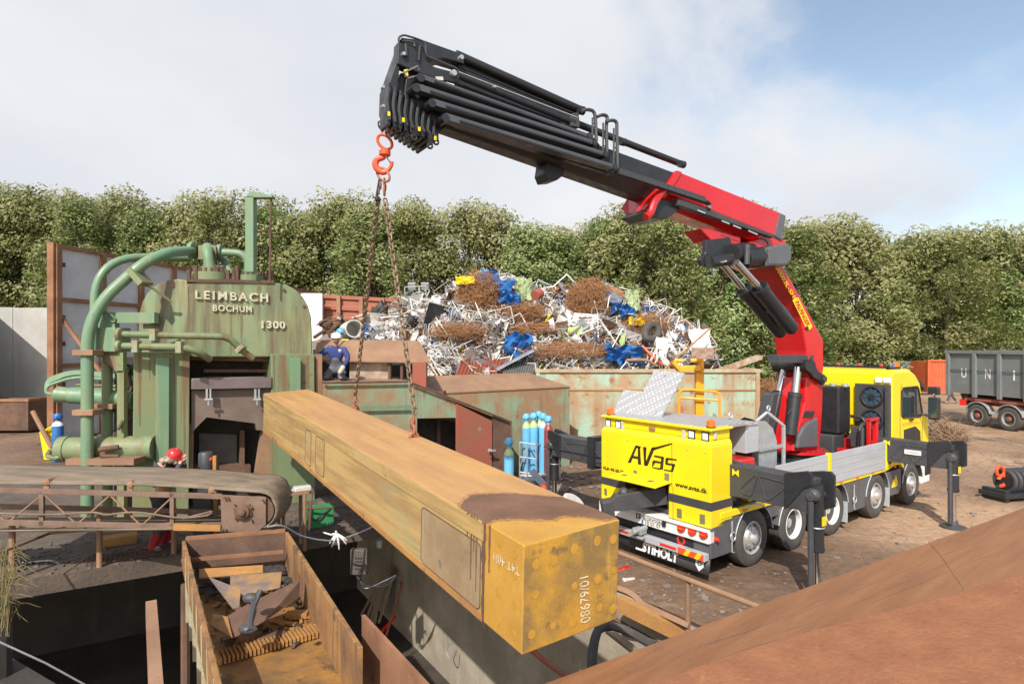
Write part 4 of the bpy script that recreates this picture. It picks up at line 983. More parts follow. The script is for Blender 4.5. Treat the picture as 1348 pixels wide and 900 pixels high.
# debris next to the cylinders
m = MB(); q = random.Random(4)
m.prism([W(697, 622, 17.2), W(703, 616, 17.6), W(724, 640, 16.9), W(716, 646, 16.45)], (0, .2, -.04)); m.build('bent_panel', mat('bentp', (.33, .38, .42), rough=.5), label='bent blue grey panel lying below the cylinder rack', cat='metal sheet', smooth=False)
m = MB(); m.box((-.48, -.16, 0), (.48, .26, .09), V((.95, .2, 0)), V((-.2, .95, 0)), V((0, 0, 1)), G(692, 635, 0)); m.build('metal_tray', K['alu'], label='flat pale tray lying right of the single blue cylinder', cat='tray', smooth=False)
m = MB(); m.lathe([(.09, 0), (.11, .02), (.11, .07), (.07, .08)], G(716, 641, .12), (.3, -.9, .3)); m.build('red_cap', K['redorange'], label='small red orange round cap lying in the debris', cat='disc')  # a loose red cap among the debris
cu_ = mat('debris', (.27, .235, .20), (.15, .12, .10), scale=8, rough=.8)
m = MB(); c = G(735, 643, .17)
for k in range(16): m.tube([c + V((q.uniform(-.22, .22), q.uniform(-.1, .1), q.uniform(-.12, .12))) for _ in range(3)], .025, 5)
m.ball(c, .16, 8, 6, (1.3, .8, .7)); m.ball(c + V((.2, 0, -.02)), .11, 8, 6); m.build('old_winch', cu_, label='small rusty winch wrapped in cable behind the steel block', cat='winch')
m = MB(); m.lathe([(.02, 0), (.30, .01), (.30, .14), (.25, .18), (.02, .18)], G(752, 666, .10), (.5, -.3, .8)); m.build('cable_drum', K['whitedirty'], label='pale dusty round drum between the steel block and the truck', cat='drum')
m = MB()
for k in range(60):
    p = G(q.uniform(672, 790), q.uniform(600, 645), .02); m.box((-.1 * q.random(), -.06, 0), (.12 * q.random(), .06, .04), V((math.cos(k), math.sin(k), 0)), V((-math.sin(k), math.cos(k), 0)), V((0, 0, 1)), p)
for k in range(1300):
    p = G(q.uniform(740, 1345), q.uniform(560, 810) if k % 2 else q.uniform(560, 660), .005)
    if p.x < 0: continue
    s_ = q.uniform(.006, .03) if k % 9 else q.uniform(.03, .06); a = q.uniform(0, 3); m.box((-s_, -s_ * .7, 0), (s_, s_ * .7, s_ * .5), V((math.cos(a), math.sin(a), 0)), V((-math.sin(a), math.cos(a), 0)), V((0, 0, 1)), p)
for k in range(30):
    p = G(q.uniform(818, 930), q.uniform(745, 830), .004)
    s_ = q.uniform(.012, .05); a = q.uniform(0, 3); m.box((-s_, -s_ * .5, 0), (s_, s_ * .5, .012), V((math.cos(a), math.sin(a), 0)), V((-math.sin(a), math.cos(a), 0)), V((0, 0, 1)), p)
m.build('ground_litter', cu_, label='small stones, chips and flakes of scrap scattered over the yard', cat='litter', kind='stuff', smooth=False, origin=(0, 14, 0))

# ================================================================== STEEL BLOCK
ZA, ZB, DL = 4.53, 5.01, 8.6
TL0, BL0, TR0, BR0 = W(689.7, 717.5, ZA), W(687, 862.3, ZA), W(816, 683.7, ZB), W(811.7, 814.6, ZB)
Ld = V((-.634, 1, .05)); LU = Ld.normalized()
Wd = (TR0 - TL0); WU = Wd.normalized(); Up = (TL0 - BL0).normalized()
bmx = V(((TL0 + BR0) / 2)) + Ld * DL / 2
blk = thing('steel_block', 'very long rusty orange steel block hanging level from two chains', 'steel block', V((bmx.x, bmx.y, BL0.z)))
K['blk'] = mat('blk', (.47, .26, .095), (.36, .19, .07), scale=1.2, stretch=(.35, 4, 4), rot=122.3, rough=.6, bump=.05, bscale=50, c3=(.20, .12, .07), c3amt=.35, c3scale=2.2, c4=(.52, .29, .07), c4amt=.42, c4scale=.9, c4stretch=(.6, 2, 2))
K['blkside'] = mat('blkside', (.42, .285, .11), (.31, .195, .08), scale=1.5, stretch=(.3, 4, 5), rot=122.3, lo=.42, hi=.58, rough=.6, bump=.05, bscale=50, c3=(.20, .11, .05), c3amt=.38, c3scale=2.0, c4=(.27, .28, .14), c4amt=.46, c4scale=.8, c4stretch=(.5, 1, 2.4))
K['blkend'] = mat('blkend', (.44, .235, .03), (.215, .135, .045), scale=2.2, lo=.38, hi=.56, rough=.65, bump=.12, bscale=45, c3=(.13, .09, .045), c3amt=.41, c3scale=3.2, c4=(.46, .30, .07), c4amt=.44, c4scale=1.7, c4stretch=(6, 6, .35))
K['blkcap'] = mat('blkcap', (.50, .275, .05), (.39, .205, .035), scale=1.6, rough=.6, bump=.08, bscale=45, c3=(.33, .16, .06), c3amt=.34, c3scale=4)
K['weld'] = mat('weld', (.47, .245, .03), (.38, .20, .03), scale=6, rough=.7, bump=.2)
e1 = .92 / 1.184        # near end piece length along Ld (px 725-735 seam)
def sec(k, ins=0.0):
    a, b, c, d = BL0 + Ld * k, BR0 + Ld * k, TR0 + Ld * k, TL0 + Ld * k
    return [a + WU * ins + Up * ins, b - WU * ins + Up * ins, c - WU * ins - Up * ins, d + WU * ins - Up * ins]
def q8(a, b): return [a[0], a[1], b[1], b[0], a[3], a[2], b[2], b[3]]
m = MB(); m.mi = 0; m.hexa(q8(sec(.06 + .44, .0), sec(DL)));
m.m = [0] * len(m.f)
for i in (4 - 0,):
    pass
# faces order in hexa: bottom, top, front(end), right, back, left
m.m[1] = 0; m.m[5] = 1; m.m[3] = 1
m.build('body', [K['blk'], K['blkside']], blk, smooth=False, bevel=.012)
m = MB(); m.hexa(q8(sec(0, 0), sec(.494, 0))); m.m = [1] * 6; m.m[2] = 0
m.build('end_piece', [K['blkend'], K['blkcap']], blk, smooth=False, bevel=.010)
# top cover plate edge line along the left side, bottom flange
m = MB(); o = TL0 + Ld * .5 - Up * .155 - WU * .012
m.add([], []); m.prism([o, o + Up * .14, o + Up * .14 + Ld * (DL - .5), o + Ld * (DL - .5)], WU * .011); m.build('top_band', K['blkside'], blk, smooth=False)
m = MB(); o = BL0 + Ld * .5 - WU * .012; m.prism([o + Up * .002, o + Up * .06, o + Up * .06 + Ld * (DL - .5), o + Up * .002 + Ld * (DL - .5)], WU * .011); m.build('bottom_band', K['rustor'], blk, smooth=False)
# panels with rounded outline on the left face
pan_m = mat('panel', (.33, .24, .14), (.25, .175, .095), scale=2, rough=.6, c3=(.12, .09, .06), c3amt=.35, c3scale=3, c4=(.42, .43, .38), c4amt=.4, c4scale=1.5)
def panel(k0, k1, v0, v1, mt):
    m = MB(); o = BL0 - WU * .004
    def P(k, v): return o + Ld * k + Up * v
    pts = []; rr = .05
    for (ck, cv, a0) in ((k0, v0, 180), (k1, v0, 270), (k1, v1, 0), (k0, v1, 90)):
        sk_ = 1 if ck == k0 else -1; sv = 1 if cv == v0 else -1
        for t in range(5):
            a = R(a0 + t * 22.5); pts.append(P(ck + sk_ * rr + rr * math.cos(a), cv + sv * rr + rr * math.sin(a)))
    m.prism(pts, WU * .0035); m.build('side_panel', mt, blk, smooth=False)
    m = MB(); m.tube(pts + [pts[0]], .006, 5, cap=False); m.build('panel_seam', K['rustdk'], blk)
H0 = (TL0 - BL0).length
panel(.54, 1.55, .07, H0 - .20, pan_m)
panel(4.55, 4.95, .09, H0 - .18, K['blkside'])
panel(5.2, 5.5, .09, H0 - .18, K['blkside'])
# dark spill on the top near the end piece
halo = mat('halo', (.36, .18, .06), (.28, .14, .055), scale=4, rough=.7)
st = mat('stain', (.13, .07, .045), (.19, .105, .065), scale=2.5, rough=.75, rvar=.15, spec=.25, c3=(.30, .13, .04), c3amt=.36, c3scale=3, fine=.05)
m = MB(); o = TL0 + Up * .0045
def TP(k, w_): return o + Ld * k + WU * w_
wl = Wd.length; out = []
edge_near = [(.46, 0.0), (.50, .10), (.47, .18), (.40, .30), (.33, .38), (.27, .50), (.30, .60), (.20, .72), (.06, .83), (.04, .90), (.05, wl)]
edge_far = [(.28, wl), (.62, wl - .04), (.80, wl - .22), (.96, .52), (1.04, .38), (1.10, .25), (1.02, .15), (.93, .06), (.86, 0.0)]
q = random.Random(5)
def rough(pts, amp):
    out = []
    for a, b in zip(pts, pts[1:]):
        for i in range(7): t = i / 7; out.append((a[0] + (b[0] - a[0]) * t + q.uniform(-amp, amp), min(wl, max(0, a[1] + (b[1] - a[1]) * t + q.uniform(-amp, amp) * .4))))
    return out + [pts[-1]]
m.prism([TP(*p) for p in rough(edge_near, .016) + rough(edge_far, .02)], Up * .001); m.build('dark_spill', st, blk, smooth=False)
o = TL0 + Up * .0025
def off_(pts, dk): return [(k + dk, w_) for k, w_ in pts]
m = MB(); m.prism([TP(max(.02, a), b) for a, b in rough(off_(edge_near, -.035), .02)] + [TP(*p) for p in rough(off_(edge_far, .05), .03)], Up * .001); m.build('rust_halo', halo, blk, smooth=False)
m = MB(); o = BL0 + Ld * .488 - WU * .0075; m.prism([o, o + Ld * .012, o + Ld * .012 + Up * H0, o + Up * H0], WU * .003); m.build('seam', K['rustdk'], blk, smooth=False)
# runs down the side at the seam
m = MB()
for (k, w1, ln_) in ((.50, .028, H0 - .01), (.60, .012, .62), (.68, .012, .55), (.64, .008, .3), (.74, .01, .2), (.42, .012, .38)):
    o2 = TL0 + Ld * k - WU * .0065; q = random.Random(int(k * 100)); n_ = 14; L1 = []; R1 = []
    for i in range(n_ + 1):
        t = i / n_; ww = w1 * (1 - .6 * t) * q.uniform(.6, 1.4); L1.append(o2 - Up * ln_ * t - Ld * ww); R1.append(o2 - Up * ln_ * t + Ld * ww)
    m.prism(L1 + R1[::-1], WU * .002)
m.build('drip_mark', K['rustdk'], blk, smooth=False, split=True)
# weld spots on end face and side of the end piece
EN = WU.cross(Up).normalized(); EN = EN if EN.y < 0 else -EN
m = MB(); q = random.Random(3)
for v in (.13, .40, .67):
    for u_ in (.10, .28, .50, .74, .90):
        c = BL0 + WU * (u_ * .97 + q.uniform(-.02, .02)) + Up * (v + q.uniform(-.03, .03)) + EN * .0012
        r_ = q.uniform(.026, .04); pts = [c + WU * r_ * math.cos(a) * q.uniform(.85, 1.15) + Up * r_ * math.sin(a) * 1.1 for a in [i * math.pi / 8 for i in range(16)]]
        m.prism(pts, EN * .0015)
LNn = -WU
for v in (.10, .33, .56, .72):
    for k in (.10, .30):
        c = BL0 + Ld * k + Up * v - WU * .0012; r_ = q.uniform(.026, .036)
        m.prism([c + LU * r_ * math.cos(a) + Up * r_ * 1.2 * math.sin(a) for a in [i * math.pi / 8 for i in range(16)]], -WU * .0015)
m.build('weld_spot', K['weld'], blk, smooth=False, split=True)
PE = PL(TL0 + EN * .003, EN); SN = Ld.cross(Up).normalized(); SN = SN if SN.x < 0 else -SN; PS = PL(TL0 + SN * .004, SN)
tb_ = mat('paintmark', (.66, .58, .42), (.45, .36, .2), scale=30, lo=.42, hi=.58, rough=.8)
quadtext('08679/01', plq(PE, (777, 817), (775, 757), (763, 760), (764, 821)), tb_, blk, depth=.001, off=.001)
quadtext('T4T 4(01', plq(PS, (684, 743), (650, 724), (650, 738), (684, 758)), tb_, blk, depth=.001, off=.001)

# ---- welded lifting lugs, chains, hook
def along(px, py):
    """point on the top plane of the block"""
    return PL(TL0, Up).hit(px, py)
f1, f2 = along(467, 551), along(545, 594)
hook = W(505.5, 226, 9.0)
lugs = []
for p in (f1, f2):
    m = MB(); m.box((-.13, -.05, 0), (.13, .05, .015), LU, WU, Up, p); m.prism([p - LU * .10 - WU * .012, p + LU * .10 - WU * .012, p + LU * .06 - WU * .012 + Up * .13, p + LU * .0 - WU * .012 + Up * .17, p - LU * .06 - WU * .012 + Up * .13], WU * .024)
    m.build('lifting_lug', K['rustor'], blk, smooth=False)
hk = thing('crane_hook', 'red orange swivel hook hanging from the tip of the black boom', 'hook', hook)
sh = W(507, 172, 9.0)
m = MB(); m.torus(W(505, 166, 9), (0, 1, .2), .075, .016, 18, 8, st=(.8, 1.3)); m.torus(W(507, 174, 9), (0, 1, 0), .045, .014, 16, 8, st=(1, 1.5)); m.build('shackle', K['chrome'], hk)
m = MB(); c = W(506.5, 187, 9); m.torus(c, (0, 1, 0), .085, .023, 20, 8, st=(1, 1.5)); m.lathe([(.05, -.09), (.085, -.06), (.085, .0), (.05, .03)], W(506.5, 199, 9)); m.build('swivel', K['redorange'], hk)
m = MB(); hc = W(504, 215, 9.0)
pts = [W(507, 202, 9), W(505, 207, 9), W(497, 210, 9), W(494, 216, 9), W(497, 223, 9), W(504, 227, 9), W(511, 224, 9), W(515, 218, 9), W(516, 213, 9)]
m.tube(bez(pts, 5), [.028 + .022 * math.sin(math.pi * min(1, i / 32)) * (1 if i < 30 else .6) for i in range(41)], 10); m.build('hook_body', K['redorange'], hk)
m = MB(); m.tube([W(508, 206, 8.98), W(514, 215, 8.98)], .012, 6); m.build('safety_latch', K['chrome'], hk)
sl_ = thing('chain_sling', 'two legged rusty chain sling between the red hook and the steel block', 'chain sling', hook)
m = MB(); m.torus(W(504.5, 230, 9), (.3, 1, 0), .075, .02, 20, 8, st=(1, 1.7)); m.build('master_link', K['chainred'], sl_)
m = MB()
for dx, dy in ((-3, 244), (3, 246), (-5, 252), (2, 240)): m.torus(W(504 + dx, dy, 9 + dx * .01), (1, dx * .3, 0), .045, .014, 12, 6, st=(1, 1.6), u=V((0, 1, 0)))
m.build('joining_link', K['chainred'], sl_)
m = MB(); m.tube([W(500, 236, 8.97), W(496, 258, 8.97), W(501, 264, 8.97)], .022, 8); m.ball(W(497, 262, 8.97), .045, 8, 6); m.build('shortening_claw', K['black'], sl_)
def chainleg(a, b, name, L_=.105):
    d = (b - a); n = max(2, int(round(d.length / (L_ * .78)))); m = MB(); u = d.normalized(); s1 = u.orthogonal().normalized(); s2 = u.cross(s1)
    for i in range(n):
        t = (i + .5) / n
        c = a + d * t; s = s1 if i % 2 else s2
        w_ = u.cross(s)
        # oval link: long axis along u
        ln2 = L_ * .5; r0 = .03; pts = []
        for k in range(14):
            an = k * 2 * math.pi / 14; x = math.cos(an) * (ln2 - r0) if False else 0
            cx_ = (ln2 - r0) * (1 if math.cos(an) > 0 else -1)
            pts.append(c + u * (cx_ * (abs(math.cos(an)) > .01) + r0 * math.cos(an)) + w_ * r0 * math.sin(an))
        pts.append(pts[0]); m.tube(pts, .0135, 6, cap=False)
    m.build(name, K['chain'], sl_)
top1, top2 = W(498, 262, 8.98), W(507, 262, 9.0)
chainleg(top1, f1 + Up * .42, 'chain_leg'); chainleg(top2, f2 + Up * .52, 'chain_leg')
m = MB(); m.torus(W(506, 252, 9), (1, 0, 0), .04, .014, 12, 6, st=(1, 1.6), u=V((0, 1, 0))); m.build('joining_link', K['chainred'], sl_)
for f, d_, h_ in ((f1, (top1 - f1).normalized(), .42), (f2, (top2 - f2).normalized(), .52)):
    m = MB(); c = f + Up * .14
    m.torus(c + d_ * .03, LU, .075, .02, 18, 8, st=(.9, 1.2), u=WU); m.torus(c + d_ * .15, WU, .055, .018, 14, 8, st=(.9, 1.5), u=LU); m.torus(c + d_ * .26, LU, .042, .015, 12, 6, st=(.9, 1.5), u=WU); m.tube([c + d_ * .2, f + Up * h_], .018, 6)
    m.cyl(c - WU * .08 - Up * .02, c + WU * .08 - Up * .02, .022, 8)
    m.build('shackle', K['chainred'], sl_)
# ================================================================== CRANE TRUCK
TO = V((4.34, 10.9, 0)); TD = V((.8, .6, 0)); TN = V((-.6, .8, 0)); Z_ = V((0, 0, 1))
def T(t, w_, z): return TO + TD * t + TN * w_ + Z_ * z
trk = thing('crane_truck', 'yellow and grey five axle truck with a red and black loader crane and extended stabilisers', 'crane truck', T(3.6, 1.27, 0))
def tb(name, t0, t1, w0, w1, z0, z1, mt, par=None, bevel=0.0, m=None, **kw):
    own = m is None; m = m or MB(); m.box((t0, w0, z0), (t1, w1, z1), TD, TN, Z_, TO)
    return m.build(name, K[mt] if isinstance(mt, str) else mt, par or trk, smooth=False, bevel=bevel, **kw) if own else m
K['fanb'] = mat('fanb', (.03, .07, .12), rough=.4)
# ---- wheels
def wheel_at(t, near=True, deep=False, proto=[None, None]):
    idx = 1 if deep else 0
    ax = -TN if near else TN
    c = T(t, .02 if near else 2.53, .51)
    if proto[idx] is None:
        root = None
        m = MB(); Rr = .295
        o = V((0, 0, 0)); ax0 = V((0, -1, 0))
        # wheel disc
        if not deep: m.lathe([(Rr, -.14), (Rr, -.03), (Rr - .03, -.01), (Rr - .05, -.05), (.20, -.055), (.18, -.01), (.15, .015), (.09, .02), (.085, .06), (.05, .075), (.001, .075)], o, ax0, 32)
        else: m.lathe([(Rr, -.02), (Rr - .02, -.03), (Rr - .035, -.16), (Rr - .06, -.20), (.18, -.21), (.16, -.18), (.09, -.17), (.08, -.10), (.001, -.09)], o, ax0, 32)
        me1 = m
        proto[idx] = 1
    wname = 'wheel'
    def L(p): return p
    Rr = .295
    M0 = Matrix((( TD.x, ax.x * -1, 0), (TD.y, ax.y * -1, 0), (0, 0, 1)))
    def bld(prof, name, mt, par, seg=36, extra=None):
        m = MB(); m.lathe(prof, c, ax, seg)
        if extra: extra(m)
        return m.build(name, K[mt], par, ang=30)
    if not deep: wb = bld([(.27, -.16), (.27, -.07), (.215, -.06), (.19, -.01), (.16, .012), (.10, .016), (.09, .06), (.05, .08), (.001, .08)], 'wheel', 'rim', trk)
    else: wb = bld([(.27, -.22), (.20, -.215), (.17, -.18), (.10, -.17), (.09, -.10), (.001, -.09)], 'wheel', 'rim', trk)
    bld([(.300, -.24), (.300, -.01), (.285, .0), (.262, -.01), (.255, -.10 if not deep else -.20), (.27, -.24)], 'rim', 'rim' if not deep else 'white', wb)
    bld([(.30, -.27), (.44, -.28), (.50, -.24), (.51, -.15), (.51, -.08), (.50, -.02), (.44, .012), (.36, .018), (.302, .0), (.30, -.1)], 'tyre', 'rubber', wb, 44)
    m = MB(); dz = -.055 if not deep else -.205; uu = TD; vv = Z_
    for k in range(10): a = k * math.pi / 5; q = c + ax * dz + (uu * math.cos(a) + vv * math.sin(a)) * (.165 if not deep else .15); m.cyl(q, q + ax * .07, .016, 6)
    m.build('wheel_nut', K['rim'], wb)
    if not deep:
        m = MB()
        for k in range(10): a = (k + .5) * math.pi / 5; q = c + ax * (-.052) + (uu * math.cos(a) + vv * math.sin(a)) * .232; m.cyl(q - ax * .004, q + ax * .006, .019, 10)
        m.build('vent_hole', K['black'], wb)
for t, dp in ((0, False), (1.42, True), (2.98, True), (5.04, False), (7.01, False)): wheel_at(t, True, dp)
for t in (0, 1.42, 2.98, 5.04, 7.01): wheel_at(t, False, False)
m = MB()
for t in (0, 1.42, 2.98, 5.04, 7.01): m.cyl(T(t, .28, .51), T(t, 2.25, .51), .09, 10)
m.build('axle', K['greydk'], trk, split=True)
# ---- chassis
tb('chassis_frame', -1.1, 7.6, .75, 1.8, .55, .98, 'greydk')
tb('deck', -.9, 5.3, .05, 2.5, .98, 1.06, 'greydk')
tb('side_rail', -1.02, 5.45, -.01, .06, 1.02, 1.13, 'yellow', bevel=.008)
m = MB(); m.prism([T(5.45, -.01, 1.02), T(5.45, -.01, 1.13), T(5.9, -.01, 1.2), T(6.35, -.01, 1.2), T(6.5, -.01, 1.0), T(6.4, -.01, 1.0), T(6.28, -.01, 1.1), T(5.95, -.01, 1.1)], TN * .07); m.build('side_rail', K['yellow'], trk, smooth=False)
m = MB()
for t in (-.35, 2.3, 3.2, 3.95, 4.7, 5.9): m.box((t, -.022, 1.05), (t + .12, -.011, 1.095), TD, TN, Z_, TO)
m.build('side_marker', K['amber'], trk, smooth=False, split=True)
# fenders
def fender(t, r=.60, a0=8, a1=172, mt='grey'):
    m = MB(); n_ = 18; o = []; i_ = []
    c = T(t, 0, .51)
    for k in range(n_ + 1):
        a = R(a0 + (a1 - a0) * k / n_); d = TD * math.cos(a) + Z_ * math.sin(a); o.append(c + d * (r + .03)); i_.append(c + d * r)
    m.prism(o + i_[::-1], TN * .52); f = m.build('fender', K[mt], trk, ang=30)
    m = MB(); m.tube([c + (TD * math.cos(R(a0 + (a1 - a0) * k / n_)) + Z_ * math.sin(R(a0 + (a1 - a0) * k / n_))) * (r + .012) - TN * .012 for k in range(n_ + 1)], .011, 6); m.build('trim', K['alu'], f)
for t in (0, 1.42, 2.98, 5.04): fender(t)
fender(7.01, .62, 10, 170, 'greydk')
# skirts
def skirt(pts, mt='grey'):
    m = MB(); m.prism([T(t, .0, z) for t, z in pts], TN * .35); return m.build('skirt', K[mt], trk, smooth=False, bevel=.012)
skirt([(-1.28, .40), (-.68, .40), (-.63, .62), (-.60, .80), (-.46, 1.0), (-.9, 1.0), (-1.28, .9)])
skirt([(3.63, .36), (4.40, .36), (4.44, .62), (4.56, .86), (4.66, 1.0), (3.4, 1.0), (3.5, .85), (3.6, .66)])
skirt([(5.68, .40), (6.22, .40), (6.35, .55), (6.35, .98), (5.5, .98), (5.62, .76)])
m = MB()
for t0, t1 in ((.48, .95), (1.9, 2.48)): m.box((t0, .02, .78), (t1, .4, 1.0), TD, TN, Z_, TO)
m.build('mudguard_bridge', K['grey'], trk, smooth=False, split=True)
m = MB()
for t in (3.50, 5.60): m.box((t, -.03, .18), (t + .02, .45, .62), TD, TN, Z_, TO)
m.build('mudflap', K['alu'], trk, smooth=False, split=True)
m = MB()
for t, z in ((-.72, .68), (3.82, .62)):
    m.tube([T(t, -.03, .95), T(t, -.03, .42), T(t + .06, -.03, .40)], .014, 6); m.torus(T(t + .03, -.03, z), TN, .075, .012, 14, 6)
m.build('tie_down_loop', K['galv'], trk, split=True)
quadtext('A', [T(5.80, -.004, .60), T(6.05, -.004, .60), T(6.0, -.004, .78), T(5.85, -.004, .78)], K['yellow'], trk, bold=.06)
m = MB(); m.prism([T(5.78, -.004, .59), T(6.14, -.004, .59), T(6.12, -.004, .70), T(6.05, -.004, .84), T(6.0, -.004, .86), T(6.0, -.004, .80), T(5.92, -.004, .76)], TN * -.004); m.build('emblem', K['yellow'], trk, smooth=False)
# drop side boards
for t0, t1 in ((.70, 2.66), (2.78, 5.40)):
    m = MB()
    for k in range(4): m.box((t0, -.035, 1.10 + k * .158), (t1, .0, 1.10 + k * .158 + .154), TD, TN, Z_, TO)
    m.build('drop_side', K['alu'], trk, smooth=False, bevel=.006)
m = MB()
for t in (2.67, 5.41): m.box((t, -.05, 1.06), (t + .10, .03, 1.75), TD, TN, Z_, TO)
m.build('stake', K['yellow'], trk, smooth=False, bevel=.006, split=True)
tb('drop_side', .70, 5.4, 2.5, 2.54, 1.10, 1.72, 'alu')
# ---- rear body
rt0 = -1.28
rb = MB()
prof = [(0.0, .90), (0.0, 2.29), (.05, 2.36), (.02, 2.50), (-.02, 2.52), (-.02, 2.58), (.0, 2.60)]
side_len = .62
# left-near lower box and upper body with recess for the towing arm
rb.box((rt0, .0, .90), (rt0 + side_len, .88, 2.28), TD, TN, Z_, TO)
rb.box((rt0, .88, 1.50), (rt0 + side_len, 2.55, 2.28), TD, TN, Z_, TO)
rb.box((rt0, 1.9, .90), (rt0 + side_len, 2.55, 1.50), TD, TN, Z_, TO)
rb.hexa([T(rt0, 0, 2.28), T(rt0 + side_len, 0, 2.28), T(rt0 + side_len, 2.55, 2.28), T(rt0, 2.55, 2.28), T(rt0 + .07, .05, 2.36), T(rt0 + side_len, .05, 2.36), T(rt0 + side_len, 2.5, 2.36), T(rt0 + .07, 2.5, 2.36)])
rb.box((rt0 + .07, .05, 2.36), (rt0 + side_len, 2.5, 2.53), TD, TN, Z_, TO)
rb.build('rear_body', K['yellow'], trk, smooth=False, bevel=.018)
m = MB(); m.box((rt0 + .0, -.01, 2.525), (rt0 + side_len + .02, 2.56, 2.575), TD, TN, Z_, TO); m.build('rim_rail', K['yellow'], trk, smooth=False, bevel=.02)
tb('roof_deck', rt0 + .08, .0, .1, 2.45, 2.53, 2.585, 'tread')
tb('equipment_box', -.62, .0, .9, 2.4, 1.1, 2.50, 'greydk')
m = MB()
m.box((rt0 - .004, -.004, 1.20), (rt0 + side_len + .001, .884, 1.345), TD, TN, Z_, TO); m.box((rt0 - .004, 1.90, 1.20), (rt0 + .3, 2.553, 1.345), TD, TN, Z_, TO)
m.build('black_band', K['blackm'], trk, smooth=False, split=True)
# recess interior, hatch
tb('recess', rt0 + .30, rt0 + .34, .88, 1.9, .90, 1.42, 'black')
RP = PL(T(rt0, 0, 0), -TD)
m = MB(); h0 = [T(rt0 - .005, .80, 1.53), T(rt0 - .005, 1.92, 1.53), T(rt0 - .46, 1.92, 1.49), T(rt0 - .46, .80, 1.49)]
m.prism(h0, (0, 0, .025)); m.build('hatch', K['yellow'], trk, smooth=False, bevel=.008)
m = MB()
for w0_ in (1.12, 1.75): m.box((rt0 - .26, w0_ - .07, 1.536), (rt0 - .16, w0_ + .03, 1.545), TD, TN, Z_, TO)
m.build('sticker', K['label'], trk, smooth=False, split=True)
# lights on rear body
m = MB(); q = []
for (px, py) in ((801, 557), (814, 559), (910.5, 571.5), (928.8, 574.5)):
    c = PL(T(rt0 + .068, 0, 0), -TD).hit(px, py); m.box((-.02, -.055, -.058), (.0, .055, .058), TD, TN, Z_, c)
m.build('work_lamp', K['white'], trk, smooth=False, bevel=.012, split=True)
m = MB()
for (px, py) in ((801, 557), (814, 559), (910.5, 571.5), (928.8, 574.5)):
    c = PL(T(rt0 + .068, 0, 0), -TD).hit(px, py); m.box((-.012, -.075, -.078), (.0, .075, .078), TD, TN, Z_, c)
m.build('lamp_frame', K['black'], trk, smooth=False, bevel=.01, split=True)
m = MB()
for (px, py) in ((820, 560), (900.5, 571)):
    c = PL(T(rt0 + .068, 0, 0), -TD).hit(px, py); m.box((-.03, -.035, -.085), (.0, .035, .085), TD, TN, Z_, c)
m.box((rt0 + .15, .025, 2.38), (rt0 + .22, .05, 2.52), TD, TN, Z_, TO)
m.build('side_lamp', K['whitedirty'], trk, smooth=False, bevel=.01, split=True)
m = MB(); c = PL(T(rt0 + .068, 0, 0), -TD).hit(859, 564); m.box((-.03, -.07, -.035), (0, .07, .035), TD, TN, Z_, c); m.build('hatch_handle', K['rustpk'], trk, smooth=False, bevel=.01)
for w_ in (.10, 2.42):
    m = MB(); m.lathe([(.075, 0), (.07, .10), (.04, .125), (.001, .127)], T(rt0 + .14, w_, 2.585)); b_ = m.build('beacon', K['amber'], trk)
    m = MB(); m.lathe([(.08, 0), (.08, .02), (.001, .02)], T(rt0 + .14, w_, 2.577)); m.build('base', K['black'], b_)
# lettering on the rear
RQ = RP.shift(.002)
def stroke(pts, mt='txt', nm='lettering'):
    m = MB(); m.prism([p for p in plq(RQ, *pts)], -TD * .003); return m
def c2p(u, v): return (780 + u / 7.5, 530 + v / 7.5)
def logo(polys):
    m = MB()
    for p in polys: m.prism(plq(RQ, *[c2p(*a) for a in p]), -TD * .003)
    m.build('logo', K['txt'], trk, smooth=False)
logo([[(348, 588), (425, 420), (445, 420), (378, 594)], [(425, 420), (478, 430), (468, 452), (418, 440)], [(478, 430), (470, 452), (480, 612), (448, 606), (448, 430)], [(398, 520), (450, 530), (450, 555), (388, 545)],
      [(500, 434), (533, 438), (528, 560), (545, 615), (510, 618)], [(520, 600), (582, 445), (615, 432), (610, 462), (545, 620), (518, 622)], [(582, 447), (785, 395), (787, 408), (610, 466)],
      [(610, 516), (700, 532), (697, 552), (606, 532)], [(706, 535), (696, 660), (665, 655), (680, 530)], [(600, 565), (675, 580), (673, 598), (620, 592), (588, 640), (590, 585)], [(590, 632), (675, 645), (668, 662), (600, 645)],
      [(730, 540), (832, 556), (830, 570), (735, 560)], [(722, 545), (748, 545), (742, 606), (718, 600)], [(720, 590), (818, 604), (814, 622), (722, 610)], [(790, 610), (818, 604), (795, 680), (772, 676)], [(704, 655), (790, 668), (793, 682), (704, 668)]])
quadtext('TLF: 70 25 35 11', plq(RQ, c2p(105, 655), c2p(352, 706), c2p(352, 678), c2p(105, 626)), K['txt'], trk, bold=.03)
quadtext('www.avas.dk', plq(RQ, (889, 639.5), (931, 649.5), (931, 643), (889, 633.5)), K['txt'], trk, bold=.02)
m = MB()
for (a, b) in (((833.5, 618), (839, 625)), ((874.5, 622), (881, 634)), ((795.5, 642), (799, 651)), ((891, 668.5), (897.5, 681)), ((921, 676), (928, 689))):
    m.prism(plq(RQ, (a[0], a[1]), (b[0], a[1] + 1.4), (b[0], b[1] + 1.4), (a[0], b[1])), -TD * .002)
m.build('sticker', K['label'], trk, smooth=False, split=True)
m = MB()
for (a, b) in (((884.5, 583), (884.5, 640)), ((886, 640), (886, 694))):
    m.tube(plq(RQ, a, b), .005, 4, cap=False)
m.build('panel_seam', K['greydk'], trk, split=True)
m = MB()
for (px, py) in ((800, 575), (826, 579), (905, 592), (928, 596), (800, 600), (928, 648)): c = RQ.hit(px, py); m.cyl(c - TD * .004, c + TD * .004, .014, 8)
